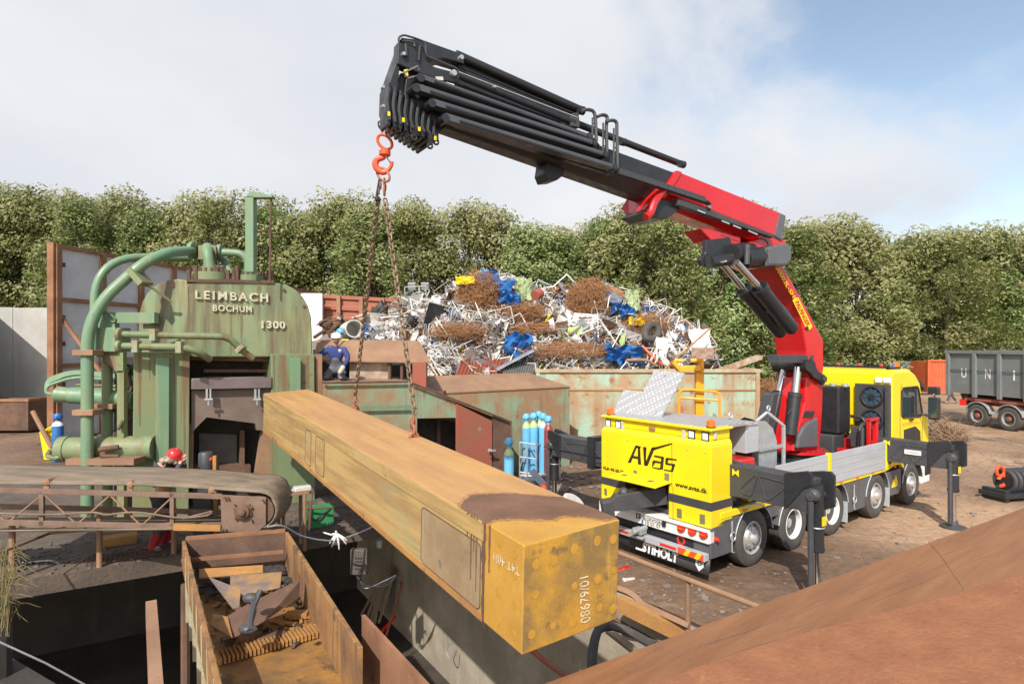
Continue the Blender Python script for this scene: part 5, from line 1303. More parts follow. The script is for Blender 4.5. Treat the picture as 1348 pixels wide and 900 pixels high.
m.build('rivet', K['galv'], trk, split=True)
# bumper with lamps
tb('bumper', rt0 - .06, rt0 + .1, .0, 2.55, .66, .86, 'white', bevel=.01)
tb('bumper_top', rt0 - .1, rt0 + .3, .02, 2.5, .862, .885, 'white')
BQ = PL(T(rt0 - .064, 0, 0), -TD)
for (px, py) in ((896.8, 694.6), (911.2, 698.8), (926.2, 703)):
    c = BQ.hit(px, py); m = MB(); m.lathe([(.075, 0), (.07, .03), (.03, .04), (.001, .042)], c, -TD); l = m.build('tail_lamp', K['redlens'], trk)
    m = MB(); m.torus(c, TD, .078, .009, 20, 6); m.build('ring', K['chrome'], l)
    m = MB(); m.box((-.004, -.055, -.012), (0, .055, .012), TD, TN, Z_, c - TD * .041); m.build('lens', K['amber'], l, smooth=False)
m = MB(); m.prism(plq(BQ, (844.5, 676), (872, 684), (871, 697), (843.5, 688)), -TD * .012); npl = m.build('number_plate', K['white'], trk, smooth=False)
PQ = BQ.shift(.0135)
quadtext('BLOKVOGN', plq(PQ, (847, 683.5), (871, 690), (871, 685.5), (847, 679)), K['txt'], trk)
quadtext('10 01 07', plq(PQ, (850, 690), (870, 695.5), (870, 690.5), (850, 685)), K['txt'], trk)
m = MB(); m.prism(plq(PQ, (845, 682.5), (847, 683), (846.6, 689), (844.4, 688.3)), -TD * .002); m.build('plate_badge', K['bluedk'], trk, smooth=False)
m = MB()
m.prism(plq(PQ, (838, 675), (843, 676.5), (842.5, 682.5), (837.5, 681)), -TD * .01); m.prism(plq(PQ, (872.5, 685), (877, 686), (876.5, 693), (872, 692)), -TD * .02)
m.build('socket', K['black'], trk, smooth=False, split=True)
quadtext('8', plq(PQ.shift(.014), (839, 680.5), (841.8, 681), (841.8, 676.8), (839, 676.2)), K['txtwhite'], trk)
m = MB(); m.cyl(T(rt0 + .12, -.02, .72), T(rt0 + .12, -.07, .72), .03, 12); m.cyl(T(rt0 + .12, 0, .72), T(rt0 + .12, -.03, .72), .04, 12); m.build('side_marker', K['redlens'], trk)
# under-run bar with stripes
tb('underrun_bar', rt0 - .14, rt0 - .02, .02, 2.53, .38, .50, 'alu', bevel=.008)
UQ = PL(T(rt0 - .143, 0, 0), -TD)
def onrear(w0, w1, z0, z1, mt, name, sl=0.0, off=-.147):
    m = MB(); m.prism([T(rt0 + off, w0, z0), T(rt0 + off, w1, z0), T(rt0 + off, w1 - sl, z1), T(rt0 + off, w0 - sl, z1)], TD * .003); m.build(name, K[mt] if isinstance(mt, str) else mt, trk, smooth=False)
onrear(.04, .56, .385, .495, 'redorange', 'warning_stripe'); onrear(1.99, 2.51, .385, .495, 'redorange', 'warning_stripe')
for w0_ in (.14, .36, 2.08, 2.30): onrear(w0_, w0_ + .09, .386, .494, 'txty', 'warning_stripe', .07, -.149)
onrear(.60, .95, .42, .465, 'redlens', 'reflector'); onrear(1.65, 1.95, .42, .465, 'redlens', 'reflector')
m = MB(); m.loft([[T(rt0 - .02 - .04 * a, .0, .40 - .26 * a / 1.0) for a in (0, .5, 1)], [T(rt0 - .02 - .04 * a, 2.55, .40 - .26 * a) for a in (0, .5, 1)]], closed=False)
o = m.build('spray_flap', mat('flapm', (.06, .06, .062), (.04, .04, .042), scale=2, rough=.45), trk); s = o.modifiers.new('t', 'SOLIDIFY'); s.thickness = .012
def flapq(w0, w1, z0, z1): f = lambda w_, z: T(rt0 - .02 - .04 * (.40 - z) / .26 - .018, w_, z); return [f(w1, z0), f(w0, z0), f(w0, z1), f(w1, z1)]
quadtext('STIHOLT', flapq(.62, 1.42, .17, .34), K['txtwhite'], trk, bold=.045)
m = MB(); a_ = flapq(1.40, 1.58, .17, .205); m.prism(a_, -TD * .003); m.build('logo_bar', K['txtwhite'], trk, smooth=False)
for w0_ in (.10, 2.3):
    m = MB(); c = flapq(w0_, w0_ + .16, .17, .36)
    q_ = [c[0] * .5 + c[1] * .5, c[1] * .85 + c[2] * .15 + (c[2] - c[1]) * .3, c[2], c[3], c[0] * .85 + c[3] * .15 + (c[3] - c[0]) * .3]
    m.prism(q_, -TD * .003); m.build('mudflap_shield', K['txtwhite'], trk, smooth=False)
    ce = sum(q_, V((0, 0, 0))) / 5; m = MB(); m.torus(ce - TD * .005 + V((0, 0, .02)), TD, .035, .009, 14, 6); m.build('shield_mark', K['black'], trk)
m = MB(); m.tube([T(rt0 - .05, 1.35, .62), T(rt0 - .4, 1.35, .60)], .05, 8); m.box((rt0 - .26, 1.3, .52), (rt0 - .08, 1.5, .62), TD, TN, Z_, TO); m.box((rt0 - .28, 1.25, .46), (rt0 - .18, 1.6, .49), TD, TN, Z_, TO); m.build('tow_hitch', K['galv'], trk, smooth=False, bevel=.01)
tb('under_frame', rt0 + .02, rt0 + .5, .3, 2.3, .46, .64, 'black')
m = MB(); m.torus(T(rt0 + .02, .62, .56), TD, .07, .02, 18, 8); m.build('air_coupling', K['redlens'], trk)
# rear towing / hook arm sticking out to the left
m = MB(); a, b = T(rt0 + .2, 1.15, 1.27), T(rt0 - .62, 1.74, 1.12)
ad = (b - a).normalized(); asd = V((-ad.y, ad.x, 0)); au = ad.cross(asd); au = au if au.z > 0 else -au
m.prism([a - au * .17, a + au * .14, b + au * .13 - ad * .12, b + au * .04, b - au * .14, b - au * .17 - ad * .2], asd * .22); arm = m.build('towing_arm', K['blackm'], trk, smooth=False, bevel=.01)
m = MB(); o = a + ad * .55 - asd * .003
for k in range(2): s0 = o + ad * (.06 + k * .09) - au * .07; m.prism([s0, s0 + ad * .05, s0 + ad * .11 + au * .16, s0 + ad * .06 + au * .16], -asd * .003)
m.build('warning_mark', K['txty'], arm, smooth=False, split=True)
m = MB(); m.ball(b - ad * .28 + au * .13 + asd * .1, .10, 12, 8); m.box((-.1, -.04, -.28), (.1, .26, .05), ad, asd, au, b + ad * .06); m.build('arm_head', K['blackm'], trk, bevel=.01)
# ---- tread plate lid standing open
LP = PL(T(-.75, 2.2, 2.55), V((-.6, -.5, .55)))
m = MB(); m.prism(plq(LP, (805, 546), (821, 513), (847, 515), (861, 487), (901, 491), (869, 551), (861, 552)), LP.n * -.03); m.build('open_lid', K['tread'], trk, smooth=False)
m = MB(); m.cyl(LP.hit(876, 493), LP.hit(876, 493) + LP.n * .03, .035, 12); m.tube(plq(LP.shift(.02), (826, 535), (820, 546)), .014, 5); m.tube(plq(LP.shift(.02), (864, 540), (857, 551)), .014, 5); m.build('lid_fitting', K['galv'], trk, split=True)
# ---- orange control stand
yc = 14.6
cs_ = PL(W(915, 500, yc), -TD * .3 + V((0, -1, 0)))
m = MB(); m.prism(plq(cs_, (916, 488), (927, 487), (927, 612), (916, 612)), (0, .12, 0)); m.build('stand_post', K['orangey'], trk, smooth=False, bevel=.01)
m = MB(); m.prism(plq(cs_.shift(.12), (893, 482), (924, 481), (927, 488), (895, 489)), (0, .35, 0)); m.prism(plq(cs_.shift(.12), (924, 473), (927, 474), (927, 490), (922, 490)), (0, .3, 0)); m.prism(plq(cs_.shift(.12), (886, 479), (889, 474), (896, 483), (895, 489)), (0, .3, 0)); m.tube(plq(cs_, (888, 474), (900, 475)), .05, 8); m.tube(plq(cs_, (909, 474.5), (926, 474)), .05, 8); m.build('control_head', K['orangey'], trk, smooth=False, bevel=.01)
m = MB(); m.tube(fillet(plq(cs_.shift(.1), (894, 600), (894, 513), (918, 513), (947, 516), (948, 600)), .12), .03, 8); m.tube(plq(cs_.shift(.1), (894, 523), (947, 527)), .026, 8); m.build('guard_rail', K['orangey'], trk, split=True)
# ---- aluminium box, reel, gallows
tb('tool_box', .02, .44, .17, 1.9, 2.0, 2.50, 'alu', bevel=.008)
tb('tool_box_lid', .0, .46, .15, 1.92, 2.503, 2.543, 'tread')
m = MB(); m.torus(T(.35, .7, 2.62), TN, .055, .016, 14, 6); m.build('lifting_eye', K['galv'], trk)
m = MB(); m.prism([T(.86, .42, 1.3), T(1.5, .42, 1.3), T(1.5, .42, 2.05), T(1.36, .42, 2.32), T(1.1, .42, 2.48), T(.86, .42, 2.50)], TN * .05); m.build('reel_plate', K['galv'], trk, smooth=False)
m = MB()
for w_ in (.38,): m.tube([T(1.68, w_, 1.1), T(1.68, w_, 2.35), T(1.42, w_ + .2, 2.62), T(1.2, w_ + .3, 2.45), T(1.2, w_ + .3, 2.2)], .04, 8)
m.torus(T(1.42, .55, 2.70), TN, .05, .016, 12, 6); m.box((.82, .37, 1.92), (1.65, .41, 1.98), TD, TN, Z_, TO); m.build('gallows', K['galv'], trk)
m = MB(); m.box((-.6, .12, 1.32), (.25, 1.6, 1.92), TD, TN, Z_, TO); m.build('red_housing', K['red'], trk, smooth=False, bevel=.04)
tb('column_post', .50, .72, .34, .7, 1.1, 1.98, 'greydk')
# ---- stabilisers
def beam_out(t, w0, w1, ztop, zbot, name='stabiliser_beam', sgn=1):
    m = MB(); hw = .17
    m.hexa([T(t - hw, w0, zbot), T(t + hw, w0, zbot), T(t + hw, w1, zbot + .02), T(t - hw, w1, zbot + .02), T(t - hw, w0, ztop), T(t + hw, w0, ztop), T(t + hw, w1, ztop - .03), T(t - hw, w1, ztop - .03)])
    return m.build(name, K['blackm'], trk, smooth=False, bevel=.012)
def jack(t, wj, ztop, s):
    c = T(t, wj, 0)
    m = MB(); m.cyl(c + Z_ * .78, c + Z_ * (ztop - .16), .105, 20); m.cyl(c + Z_ * .80, c + Z_ * .84, .115, 20); j = m.build('stabiliser_jack', K['black'], trk)
    m = MB(); m.cyl(c + Z_ * .10, c + Z_ * .8, .062, 18); m.build('piston', K['chrome'], j)
    m = MB(); m.lathe([(.25, .0), (.25, .03), (.10, .08), (.08, .16), (.001, .16)], c, Z_, 24); m.build('foot', K['greydk'], j)
    m = MB(); m.torus(c + Z_ * 1.16, Z_, .107, .012, 18, 6); m.build('hose_clamp', K['galv'], j)
    m = MB(); m.tube([c - TD * .19 + Z_ * .12, c - TD * .19 + Z_ * (ztop - .4)], .045, 8); m.build('hose_guard', K['blackm'], j, smooth=False)
    m = MB(); m.box((-.06, -.012, 1.2), (.06, 0, 1.34), (TD * 1.0), TN, Z_, c - TN * (.108 * s)); m.build('reflector', K['txty'], j, smooth=False)
    m = MB(); o = c
    m.prism([o + TN * s * .42 + Z_ * (ztop - .62) - TD * .2, o + TN * s * .42 + Z_ * (ztop - .03) - TD * .2, o + TN * s * .2 + Z_ * (ztop + .02) - TD * .2, o + TN * s * .05 + Z_ * (ztop + .06) - TD * .2, o - TN * s * .02 + Z_ * (ztop + .02) - TD * .2, o - TN * s * .02 + Z_ * (ztop - .16) - TD * .2, o + TN * s * .1 + Z_ * (ztop - .22) - TD * .2], TD * .05)
    m.prism([o + TN * s * .3 + Z_ * (ztop - .6) + TD * .15, o + TN * s * .25 + Z_ * (ztop - .03) + TD * .15, o + TN * s * .02 + Z_ * (ztop + .02) + TD * .15, o - TN * s * .14 + Z_ * (ztop + .04) + TD * .15, o - TN * s * .2 + Z_ * (ztop - .02) + TD * .15, o - TN * s * .2 + Z_ * (ztop - .5) + TD * .15, o + Z_ * (ztop - .6) + TD * .15], TD * .05)
    m.build('end_bracket', K['black'], j, smooth=False, bevel=.012)
    m = MB(); m.ball(c - TD * .1 + Z_ * (ztop - .32), .11, 12, 8); m.cyl(c - TD * .2 + Z_ * (ztop - .32), c + TD * .18 + Z_ * (ztop - .34), .07, 12); m.cyl(c - TD * .1 - Z_ * -(ztop - .45) + TN * s * .1, c - TD * .12 + Z_ * (ztop - .62) + TN * s * .02, .03, 8); m.build('valve_unit', K['blackm'], j)
def relief(t, w0, w1, z0, z1, par=trk):
    """pressed-in rib outlines on the beam's rear face"""
    m = MB(); tt = t - .178; wm = (w0 + w1) / 2
    def P(w_, z): return T(tt, w_, z)
    wa = w0 + (w1 - w0) * .40
    m.tube(fillet([P(w0, z0 + .08), P(w0 + (wa - w0) * .85, z1), P(wa, z1), P(wa - (wa - w0) * .35, z0), P(w0 + (wa - w0) * .2, z0 + .02), P(w0, z0 + .08)], .05, 4), .010, 6, cap=False)
    m.tube(fillet([P(wa + .03 * (1 if w1 > w0 else -1), z1), P(w1, z1 - .03), P(w1, z1 - .10), P(wa + (w1 - wa) * .45, z0), P(wa + (w1 - wa) * .3, z0), P(wa + .03 * (1 if w1 > w0 else -1), z1)], .05, 4), .010, 6, cap=False)
    m.build('pressed_rib', K['blackm'], trk)
# near rear: t=-.57 ; near front t=5.48 ; far rear
tb('stabiliser_box', -.80, -.34, .1, 2.5, 1.34, 1.92, 'blackm', bevel=.01)
tb('stabiliser_box', 5.42, 5.80, .02, 2.5, 1.20, 1.78, 'blackm', bevel=.01)
beam_out(-.57, .3, -1.40, 1.93, 1.38); jack(-.57, -1.41, 1.98, 1); relief(-.57, -.2, -1.0, 1.46, 1.82)
beam_out(5.60, .3, -1.28, 1.80, 1.26); jack(5.60, -1.30, 1.85, 1); relief(5.60, -.15, -.9, 1.34, 1.70)
beam_out(-.57, 2.3, 4.7, 1.90, 1.36); jack(-.57, 4.8, 1.92, -1); relief(-.57, 3.0, 4.2, 1.44, 1.78)
m = MB(); m.box((-.80, 3.25, 1.30), (-.34, 3.45, 1.98), TD, TN, Z_, TO); m.tube(plq(PL(T(-.76, 0, 0), -TD), (716, 588), (791, 602)), .012, 6); m.build('beam_collar', K['black'], trk, smooth=False)
beam_out(5.60, 2.3, 3.6, 1.80, 1.26); jack(5.60, 3.7, 1.85, -1)
m = MB()
for t, w_, z in ((-.75, -.12, 1.80), (5.41, -.06, 1.70)): m.prism([T(t, w_ - .06, z - .06), T(t, w_, z - .01), T(t, w_ + .06, z - .06), T(t, w_ + .06, z + .06), T(t, w_, z + .01), T(t, w_ - .06, z + .06)], -TD * .012)
m.build('warning_mark', K['txty'], trk, smooth=False, split=True)
m = MB(); m.box((5.405, -.75, 1.50), (5.418, -.42, 1.60), TD, TN, Z_, TO); m.build('sticker', K['white'], trk, smooth=False)
quadtext('WARNING', [T(5.404, -.46, 1.53), T(5.404, -.72, 1.53), T(5.404, -.72, 1.57), T(5.404, -.46, 1.57)], K['redlens'], trk, depth=.001, off=.001)
m = MB(); m.box((.0, .1, 1.14), (.5, .35, 1.34), TD, TN, Z_, TO); m.build('step_box', K['yellow'], trk, smooth=False, bevel=.02)

# ---- cab
def cabring(w_, inset):
    return [T(t, w_, z) for t, z in ((5.85, 1.12), (5.85, 3.28 - inset * .3), (5.93, 3.37 - inset), (6.9, 3.37 - inset), (7.2, 3.26 - inset), (7.50, 3.04 - inset), (7.72, 2.22), (7.96, 2.08), (8.06, 1.75), (8.06, 1.12))]
m = MB(); m.loft([cabring(.0, .06), cabring(.07, 0.0), cabring(2.43, 0.0), cabring(2.5, .06)]); cabm = m.build('cab', K['yellow'], trk, ang=28, bevel=.02)
m = MB(); sp = [(6.36, 2.26), (6.36, 2.84), (6.45, 2.92), (7.28, 2.92), (7.36, 2.86), (7.60, 2.24), (7.5, 2.16), (6.46, 2.2)]
m.prism([T(t, -.012, z) for t, z in sp], TN * .03); m.build('side_window', K['glass'], trk, smooth=False)
m = MB(); pth = [T(t, -.014, z) for t, z in sp]; m.tube(pth + [pth[0]], .022, 6, cap=False); m.tube([T(7.18, -.014, 2.9), T(7.22, -.014, 2.2)], .022, 6); m.build('window_frame', K['black'], trk)
m = MB(); m.prism([T(7.50, .1, 2.98), T(7.74, .1, 2.28), T(7.74, 2.4, 2.28), T(7.50, 2.4, 2.98)], TD * .03); m.build('windscreen', K['glass'], trk, smooth=False)
m = MB(); m.prism([T(7.42, .0, 3.02), T(7.55, .0, 3.08), T(7.85, .0, 2.86), T(7.82, .0, 2.80)], TN * 2.5); m.build('sun_visor', K['black'], trk, smooth=False)
m = MB(); m.tube([T(6.28, -.004, 1.2), T(6.28, -.004, 2.2), T(6.34, -.004, 3.0)], .006, 5); m.tube([T(7.64, -.004, 2.16), T(7.6, -.004, 1.2)], .006, 5); m.build('door_seam', K['greydk'], trk)
m = MB(); m.prism([T(t, -.006, z) for t, z in ((6.50, 1.4), (6.50, 1.90), (7.2, 1.93), (7.5, 1.78), (7.55, 1.4))], TN * .02); m.build('step_panel', K['black'], trk, smooth=False)
quadtext('FH', [T(6.42, -.012, 1.45), T(6.72, -.012, 1.45), T(6.72, -.012, 1.57), T(6.42, -.012, 1.57)], K['txty'], trk) if False else None
m = MB(); m.box((6.8, -.05, 2.1), (7.0, -.01, 2.14), TD, TN, Z_, TO); m.build('door_handle', K['black'], trk, smooth=False, bevel=.008)
m = MB(); 
for k in range(3): m.box((6.4, -.006, 1.99 + k * .03), (7.5 - .1 * k, -.001, 2.0 + k * .03), TD, TN, Z_, TO)
m.build('door_stripe', K['orangey'], trk, smooth=False)
m = MB(); m.tube(fillet([T(7.45, -.0, 2.72), T(7.5, -.32, 2.74), T(7.5, -.32, 2.2), T(7.4, -.0, 2.2)], .05), .018, 6); m.build('mirror_arm', K['black'], trk)
m = MB(); m.box((7.46, -.42, 2.10), (7.62, -.18, 2.66), TD, TN, Z_, TO); m.build('mirror', K['black'], trk, smooth=False, bevel=.03)
m = MB(); m.box((7.44, -.40, 2.15), (7.459, -.2, 2.60), TD, TN, Z_, TO); m.build('mirror_glass', K['glass'], trk, smooth=False)
m = MB(); m.box((7.5, -.40, 2.72), (7.68, -.16, 2.92), TD, TN, Z_, TO); m.build('wide_mirror', K['black'], trk, smooth=False, bevel=.03)
# bumper / headlamp, front corner
tb('front_bumper', 7.62, 8.15, -.0, 2.5, .42, 1.08, 'white', bevel=.04)
tb('lamp_unit', 7.80, 8.16, -.02, .14, .62, .95, 'black', bevel=.02)
m = MB(); m.cyl(T(7.98, -.06, .86), T(7.98, -.14, .86), .045, 12); m.build('side_marker', K['redlens'], trk)
m = MB(); m.box((7.72, -.03, .92), (7.95, .0, .99), TD, TN, Z_, TO); m.build('indicator', K['amber'], trk, smooth=False, bevel=.01)
# rear wall of the cab
m = MB(); m.box((5.74, .02, 1.2), (5.845, .80, 3.02), TD, TN, Z_, TO); m.build('cooler_frame', K['greydk'], trk, smooth=False, bevel=.01)
for z in (2.72, 2.16):
    c = T(5.72, .40, z); m = MB(); m.torus(c, TD, .235, .03, 30, 8); m.cyl(c - TD * .03, c + TD * .02, .07, 16); f = m.build('cooling_fan', K['black'], trk)
    m = MB()
    for k in range(9):
        a = k * 2 * math.pi / 9; d = TN * math.cos(a) + Z_ * math.sin(a); e = TN * -math.sin(a) + Z_ * math.cos(a)
        m.prism([c + d * .06 - e * .02, c + d * .21 - e * .05 + TD * .01, c + d * .21 + e * .035, c + d * .06 + e * .02], TD * .008)
    m.build('fan_blade', K['fanb'], f, smooth=False)
m = MB(); m.box((5.66, .03, 1.2), (5.74, .09, 3.0), TD, TN, Z_, TO); m.build('frame_post', K['greydk'], trk, smooth=False)
m = MB(); m.tube(fillet([T(5.6, .5, 1.4), T(5.6, .5, 2.2), T(5.6, 1.3, 2.25), T(5.6, 1.5, 2.6)], .15), .04, 8); m.tube(fillet([T(5.55, .7, 1.3), T(5.4, .9, 2.1), T(5.5, 1.5, 2.3)], .2), .03, 8); m.build('hose', K['black'], trk, split=True)
m = MB()
for w_ in (.10, .29): m.box((5.78, w_ - .075, 3.06), (5.86, w_ + .075, 3.19), TD, TN, Z_, TO)
m.build('work_lamp', K['white'], trk, smooth=False, bevel=.015, split=True)
m = MB(); m.box((5.95, .1, 3.375), (6.6, .18, 3.43), TD, TN, Z_, TO); m.box((5.95, .1, 3.40), (6.02, 2.4, 3.45), TD, TN, Z_, TO); m.build('roof_rail', K['black'], trk, smooth=False, split=True)
for w_ in (.3, .8, 1.3, 1.8, 2.2): m = MB(); m.lathe([(.04, 0), (.035, .05), (.001, .06)], T(5.98, w_, 3.45)); m.build('roof_lamp', K['redlens'], trk)
m = MB(); m.lathe([(.1, 0), (.1, .1), (.05, .15), (.001, .16)], T(6.95, .35, 3.37)); m.build('beacon', K['amber'], trk)
m = MB(); m.cyl(T(6.5, .3, 3.37), T(6.7, .3, 3.46), .05, 8); m.cyl(T(6.9, .2, 3.4), T(7.4, .2, 3.52), .03, 8); m.build('air_horn', K['chrome'], trk)
# black tank and machinery between crane and cab
tb('oil_tank', 4.75, 5.35, .72, 2.2, 1.86, 2.98, 'black', bevel=.04)
tb('tank_side', 5.36, 5.5, .80, .92, 1.9, 2.98, 'yellow')
m = MB(); 
for k in range(5): m.cyl(T(5.0, .7 + k * .28, 2.98), T(5.0, .7 + k * .28, 3.04), .08, 10)
m.build('filter_cap', K['galv'], trk, split=True)
tb('battery_box', 4.55, 5.1, .75, 2.2, 1.1, 1.84, 'blackm', bevel=.03)
m = MB(); m.box((4.95, .12, 1.05), (5.02, .2, 2.25), TD, TN, Z_, TO); m.box((5.35, .14, 1.05), (5.45, .24, 2.25), TD, TN, Z_, TO); m.box((4.95, .12, 2.20), (5.45, .22, 2.27), TD, TN, Z_, TO); m.box((5.15, .15, 1.45), (5.72, .9, 1.72), TD, TN, Z_, TO); m.box((4.4, .1, 1.05), (4.46, .6, 1.6), TD, TN, Z_, TO); m.box((4.9, .1, 1.06), (5.3, .5, 1.55), TD, TN, Z_, TO); m.build('red_frame', K['red'], trk, smooth=False, bevel=.01, split=True)
m = MB(); m.tube(fillet([T(4.7, .25, 1.3), T(4.75, .25, 2.1), T(5.1, .3, 2.15), T(5.2, .3, 1.5)], .15), .04, 8); m.tube([T(4.62, .15, 1.1), T(4.62, .15, 2.1)], .04, 8); m.box((4.85, .3, 1.6), (5.2, .5, 2.05), TD, TN, Z_, TO); m.build('hose', K['blackm'], trk, split=True)
tb('grey_panel', 4.47, 4.9, .06, .1, 1.05, 1.55, 'grey')

# ================================================================== CRANE (on the truck)
CB = V((6.70, 14.26, 0)); CD = V((-.853, -.522, 0)); CNn = V((.522, -.853, 0))
CP = PL(CB + CNn * .40, CNn)       # near side plane of the boom
def cprism(pts, name, mt, d=.8, off=0.0, par=trk, bevel=.015, smooth=False):
    m = MB(); m.prism(plq(CP.shift(off), *pts), -CNn * d); return m.build(name, K[mt] if isinstance(mt, str) else mt, par, smooth=smooth, bevel=bevel)
# base
m = MB(); m.lathe([(.62, .0), (.62, .10), (.55, .12), (.55, .2)], V((CB.x, CB.y, 1.28)), Z_, 36); m.build('slewing_ring', K['black'], trk)
m = MB(); m.lathe([(.64, .0), (.64, .05), (.5, .07)], V((CB.x, CB.y, 1.49)), Z_, 36)
m.build('base_flange', K['red'], trk)
m = MB()
for k in range(30): a = k * math.pi / 15; q = V((CB.x + math.cos(a) * .59, CB.y + math.sin(a) * .59, 1.54)); m.cyl(q, q + Z_ * .04, .02, 6)
m.build('bolt_ring', K['greydk'], trk)
m = MB(); m.box((-.7, -.8, 1.06), (.7, .8, 1.28), TD, TN, Z_, V((CB.x, CB.y, 0))); m.build('crane_base', K['black'], trk, smooth=False, bevel=.02)
m = MB()
for w_, t in ((-.5, -.55), (-.62, .25), (.3, -.62)): m.box((-.09, -.02, 1.36), (.09, .02, 1.42), TD, TN, Z_, V((CB.x, CB.y, 0)) + TD * t + TN * w_)
m.build('warning_mark', K['txty'], trk, smooth=False, split=True)
cprism([(1062, 495), (1084, 503), (1083, 540), (1079, 594), (1044, 594), (1050, 566), (1060, 530)], 'column', 'red', d=.62, bevel=.03)
cprism([(1032, 594), (1040, 594), (1056, 500), (1048, 497)], 'column_web', 'red', d=.3, off=-.1)
m = MB(); pts = [(1050, 590), (1052, 575), (1058, 563), (1066, 555), (1077, 550), (1078, 588)]; m.prism(plq(CP.shift(.10), *pts), -CNn * .1); m.build('grey_cover', K['grey'], trk, smooth=False, bevel=.03)
m = MB(); m.prism(plq(CP.shift(.03), (1058, 549), (1061, 541), (1073, 541), (1070, 549)), -CNn * .05); m.build('vent_cover', K['black'], trk, smooth=False)
m = MB(); c = CP.hit(1045.5, 580); m.cyl(c, c + CNn * .04, .045, 14); m.build('pin', K['black'], trk)
# lifting cylinders
CL = PL(CB + CNn * -.05 + CD * .35, CNn)
for (a, b, c, off) in (((1040, 572), (1047, 517), (1050.5, 483), .45), ((1014, 568), (1026, 516), (1033, 484), -.05)):
    P3 = plq(CL.shift(off), a, b, c); m = MB(); m.tube([P3[0], P3[1]], .135, 20); m.tube([P3[1] - (P3[1] - P3[0]).normalized() * .1, P3[1]], .15, 20); lc = m.build('lifting_cylinder', K['black'], trk)
    m = MB(); m.tube([P3[1], P3[2]], .078, 18); m.build('rod', K['chrome'], lc)
cprism([(1005, 588), (1018, 520), (1026, 516), (1018, 560), (1010, 590)], 'hose_cover', 'greydk', d=.3, off=-.35)
m = MB(); m.tube(bez(plq(CL.shift(.1), (1036, 520), (1032, 545), (1036, 565), (1038, 580)), 4), .03, 6); m.tube(bez(plq(CL.shift(.5), (1037, 545), (1045, 535), (1052, 532)), 4), .012, 6); m.cyl(*plq(CL.shift(.2), (1033, 588), (1044, 576)), .06, 8); m.build('hose', K['blackm'], trk, split=True)
# link head
m = MB(); a, b = CL.shift(-.35).hit(1022, 482), CL.shift(.72).hit(1067, 481); m.cyl(a, b, .14, 18); m.build('link_shaft', K['black'], trk)
cprism([(1026, 467), (1064, 467), (1064, 478), (1026, 478)], 'link_bracket', 'blackm', d=.3, off=.12)
m = MB()
m.prism(plq(CP.shift(.12), (1062, 474), (1069, 473), (1073, 480), (1078, 489), (1087, 494), (1088, 502), (1084, 507), (1079, 501), (1072, 497), (1063, 488)), -CNn * .08); m.build('link_plate', K['black'], trk, smooth=False, bevel=.01)
m = MB()
for (px, py, r_) in ((1066.5, 481, .1), (1085, 499, .07), (1068, 470.5, .055)): c = CP.shift(.13).hit(px, py); m.cyl(c, c + CNn * .03, r_, 18)
m.build('pin', K['greydk'], trk, split=True)
# main boom
cprism([(1016, 345), (1046, 393), (1056, 425), (1062, 462), (1064, 500), (1081, 503), (1084.5, 486), (1084, 447), (1075, 431), (1061, 404), (1030, 348)], 'main_boom', 'red', d=.78, bevel=.03)
m = MB(); c = CP.hit(1061.5, 432); m.cyl(c, c + CNn * .03, .045, 14); m.build('pin', K['black'], trk)
# palfinger label
def lab(px0, py0, px1, py1, hw):
    d = V((px1 - px0, py1 - py0)); d.normalize(); n_ = V((-d.y, d.x)) * hw
    return (px0 - n_.x, py0 - n_.y), (px1 - n_.x, py1 - n_.y), (px1 + n_.x, py1 + n_.y), (px0 + n_.x, py0 + n_.y)
CT = CP.shift(.004)
q = lab(1047, 393.5, 1065.5, 431.5, 4.2)
rr = [q[0], q[1], ((q[1][0] + q[2][0]) / 2 + .9, (q[1][1] + q[2][1]) / 2 + 2), q[2], q[3], ((q[0][0] + q[3][0]) / 2 - .9, (q[0][1] + q[3][1]) / 2 - 2)]
m = MB(); m.prism(plq(CT, *rr), CNn * .004); m.build('maker_label', K['txty'], trk, smooth=False)
q = lab(1048.5, 396.5, 1064.2, 428.7, 2.6); quadtext('PALFINGER', plq(CP.shift(.010), q[3], q[2], q[1], q[0]), K['red'], trk, bold=.02)
q = lab(1022, 351, 1045, 391, 2.4); quadtext('00002L-SH', plq(CT, q[3], q[2], q[1], q[0]), K['txty'], trk)
# knuckle
cprism([(1021, 308), (1035, 318), (1030, 352), (1012, 352), (985, 340), (975, 322)], 'knuckle', 'red', d=.8, off=-.04)
m = MB(); a, b = CP.shift(.30).hit(1028, 335), CP.shift(-.05).hit(1013, 336); m.cyl(b - CNn * .0, a, .30, 6); 
m = MB(); m.prism(plq(CP.shift(.32), (1011, 325), (1038, 320), (1043, 325), (1043, 343), (1036, 350), (1012, 350)), -CNn * .55); m.build('cylinder_cover', K['grey'], trk, smooth=False, bevel=.05)
m = MB(); m.tube(plq(CP.shift(.1), (1012, 337), (978, 341)), .21, 16); m.build('swivel_housing', K['black'], trk)
m = MB(); m.tube(plq(CP.shift(.26), (1008, 328), (1009, 350)), .05, 8); m.tube(plq(CP.shift(.24), (984, 322), (983, 348)), .06, 8); m.tube(bez(plq(CP.shift(.2), (1000, 312), (1010, 318), (1012, 330), (1008, 345)), 4), .025, 6); m.build('hose', K['blackm'], trk, split=True)
m = MB(); m.prism(plq(CP.shift(.05), (929, 316), (962, 312), (966, 340), (961, 345), (925, 350), (922, 342), (929, 333)), -CNn * .10); lk1 = m.build('link_lever', K['black'], trk, smooth=False, bevel=.02)
m = MB()
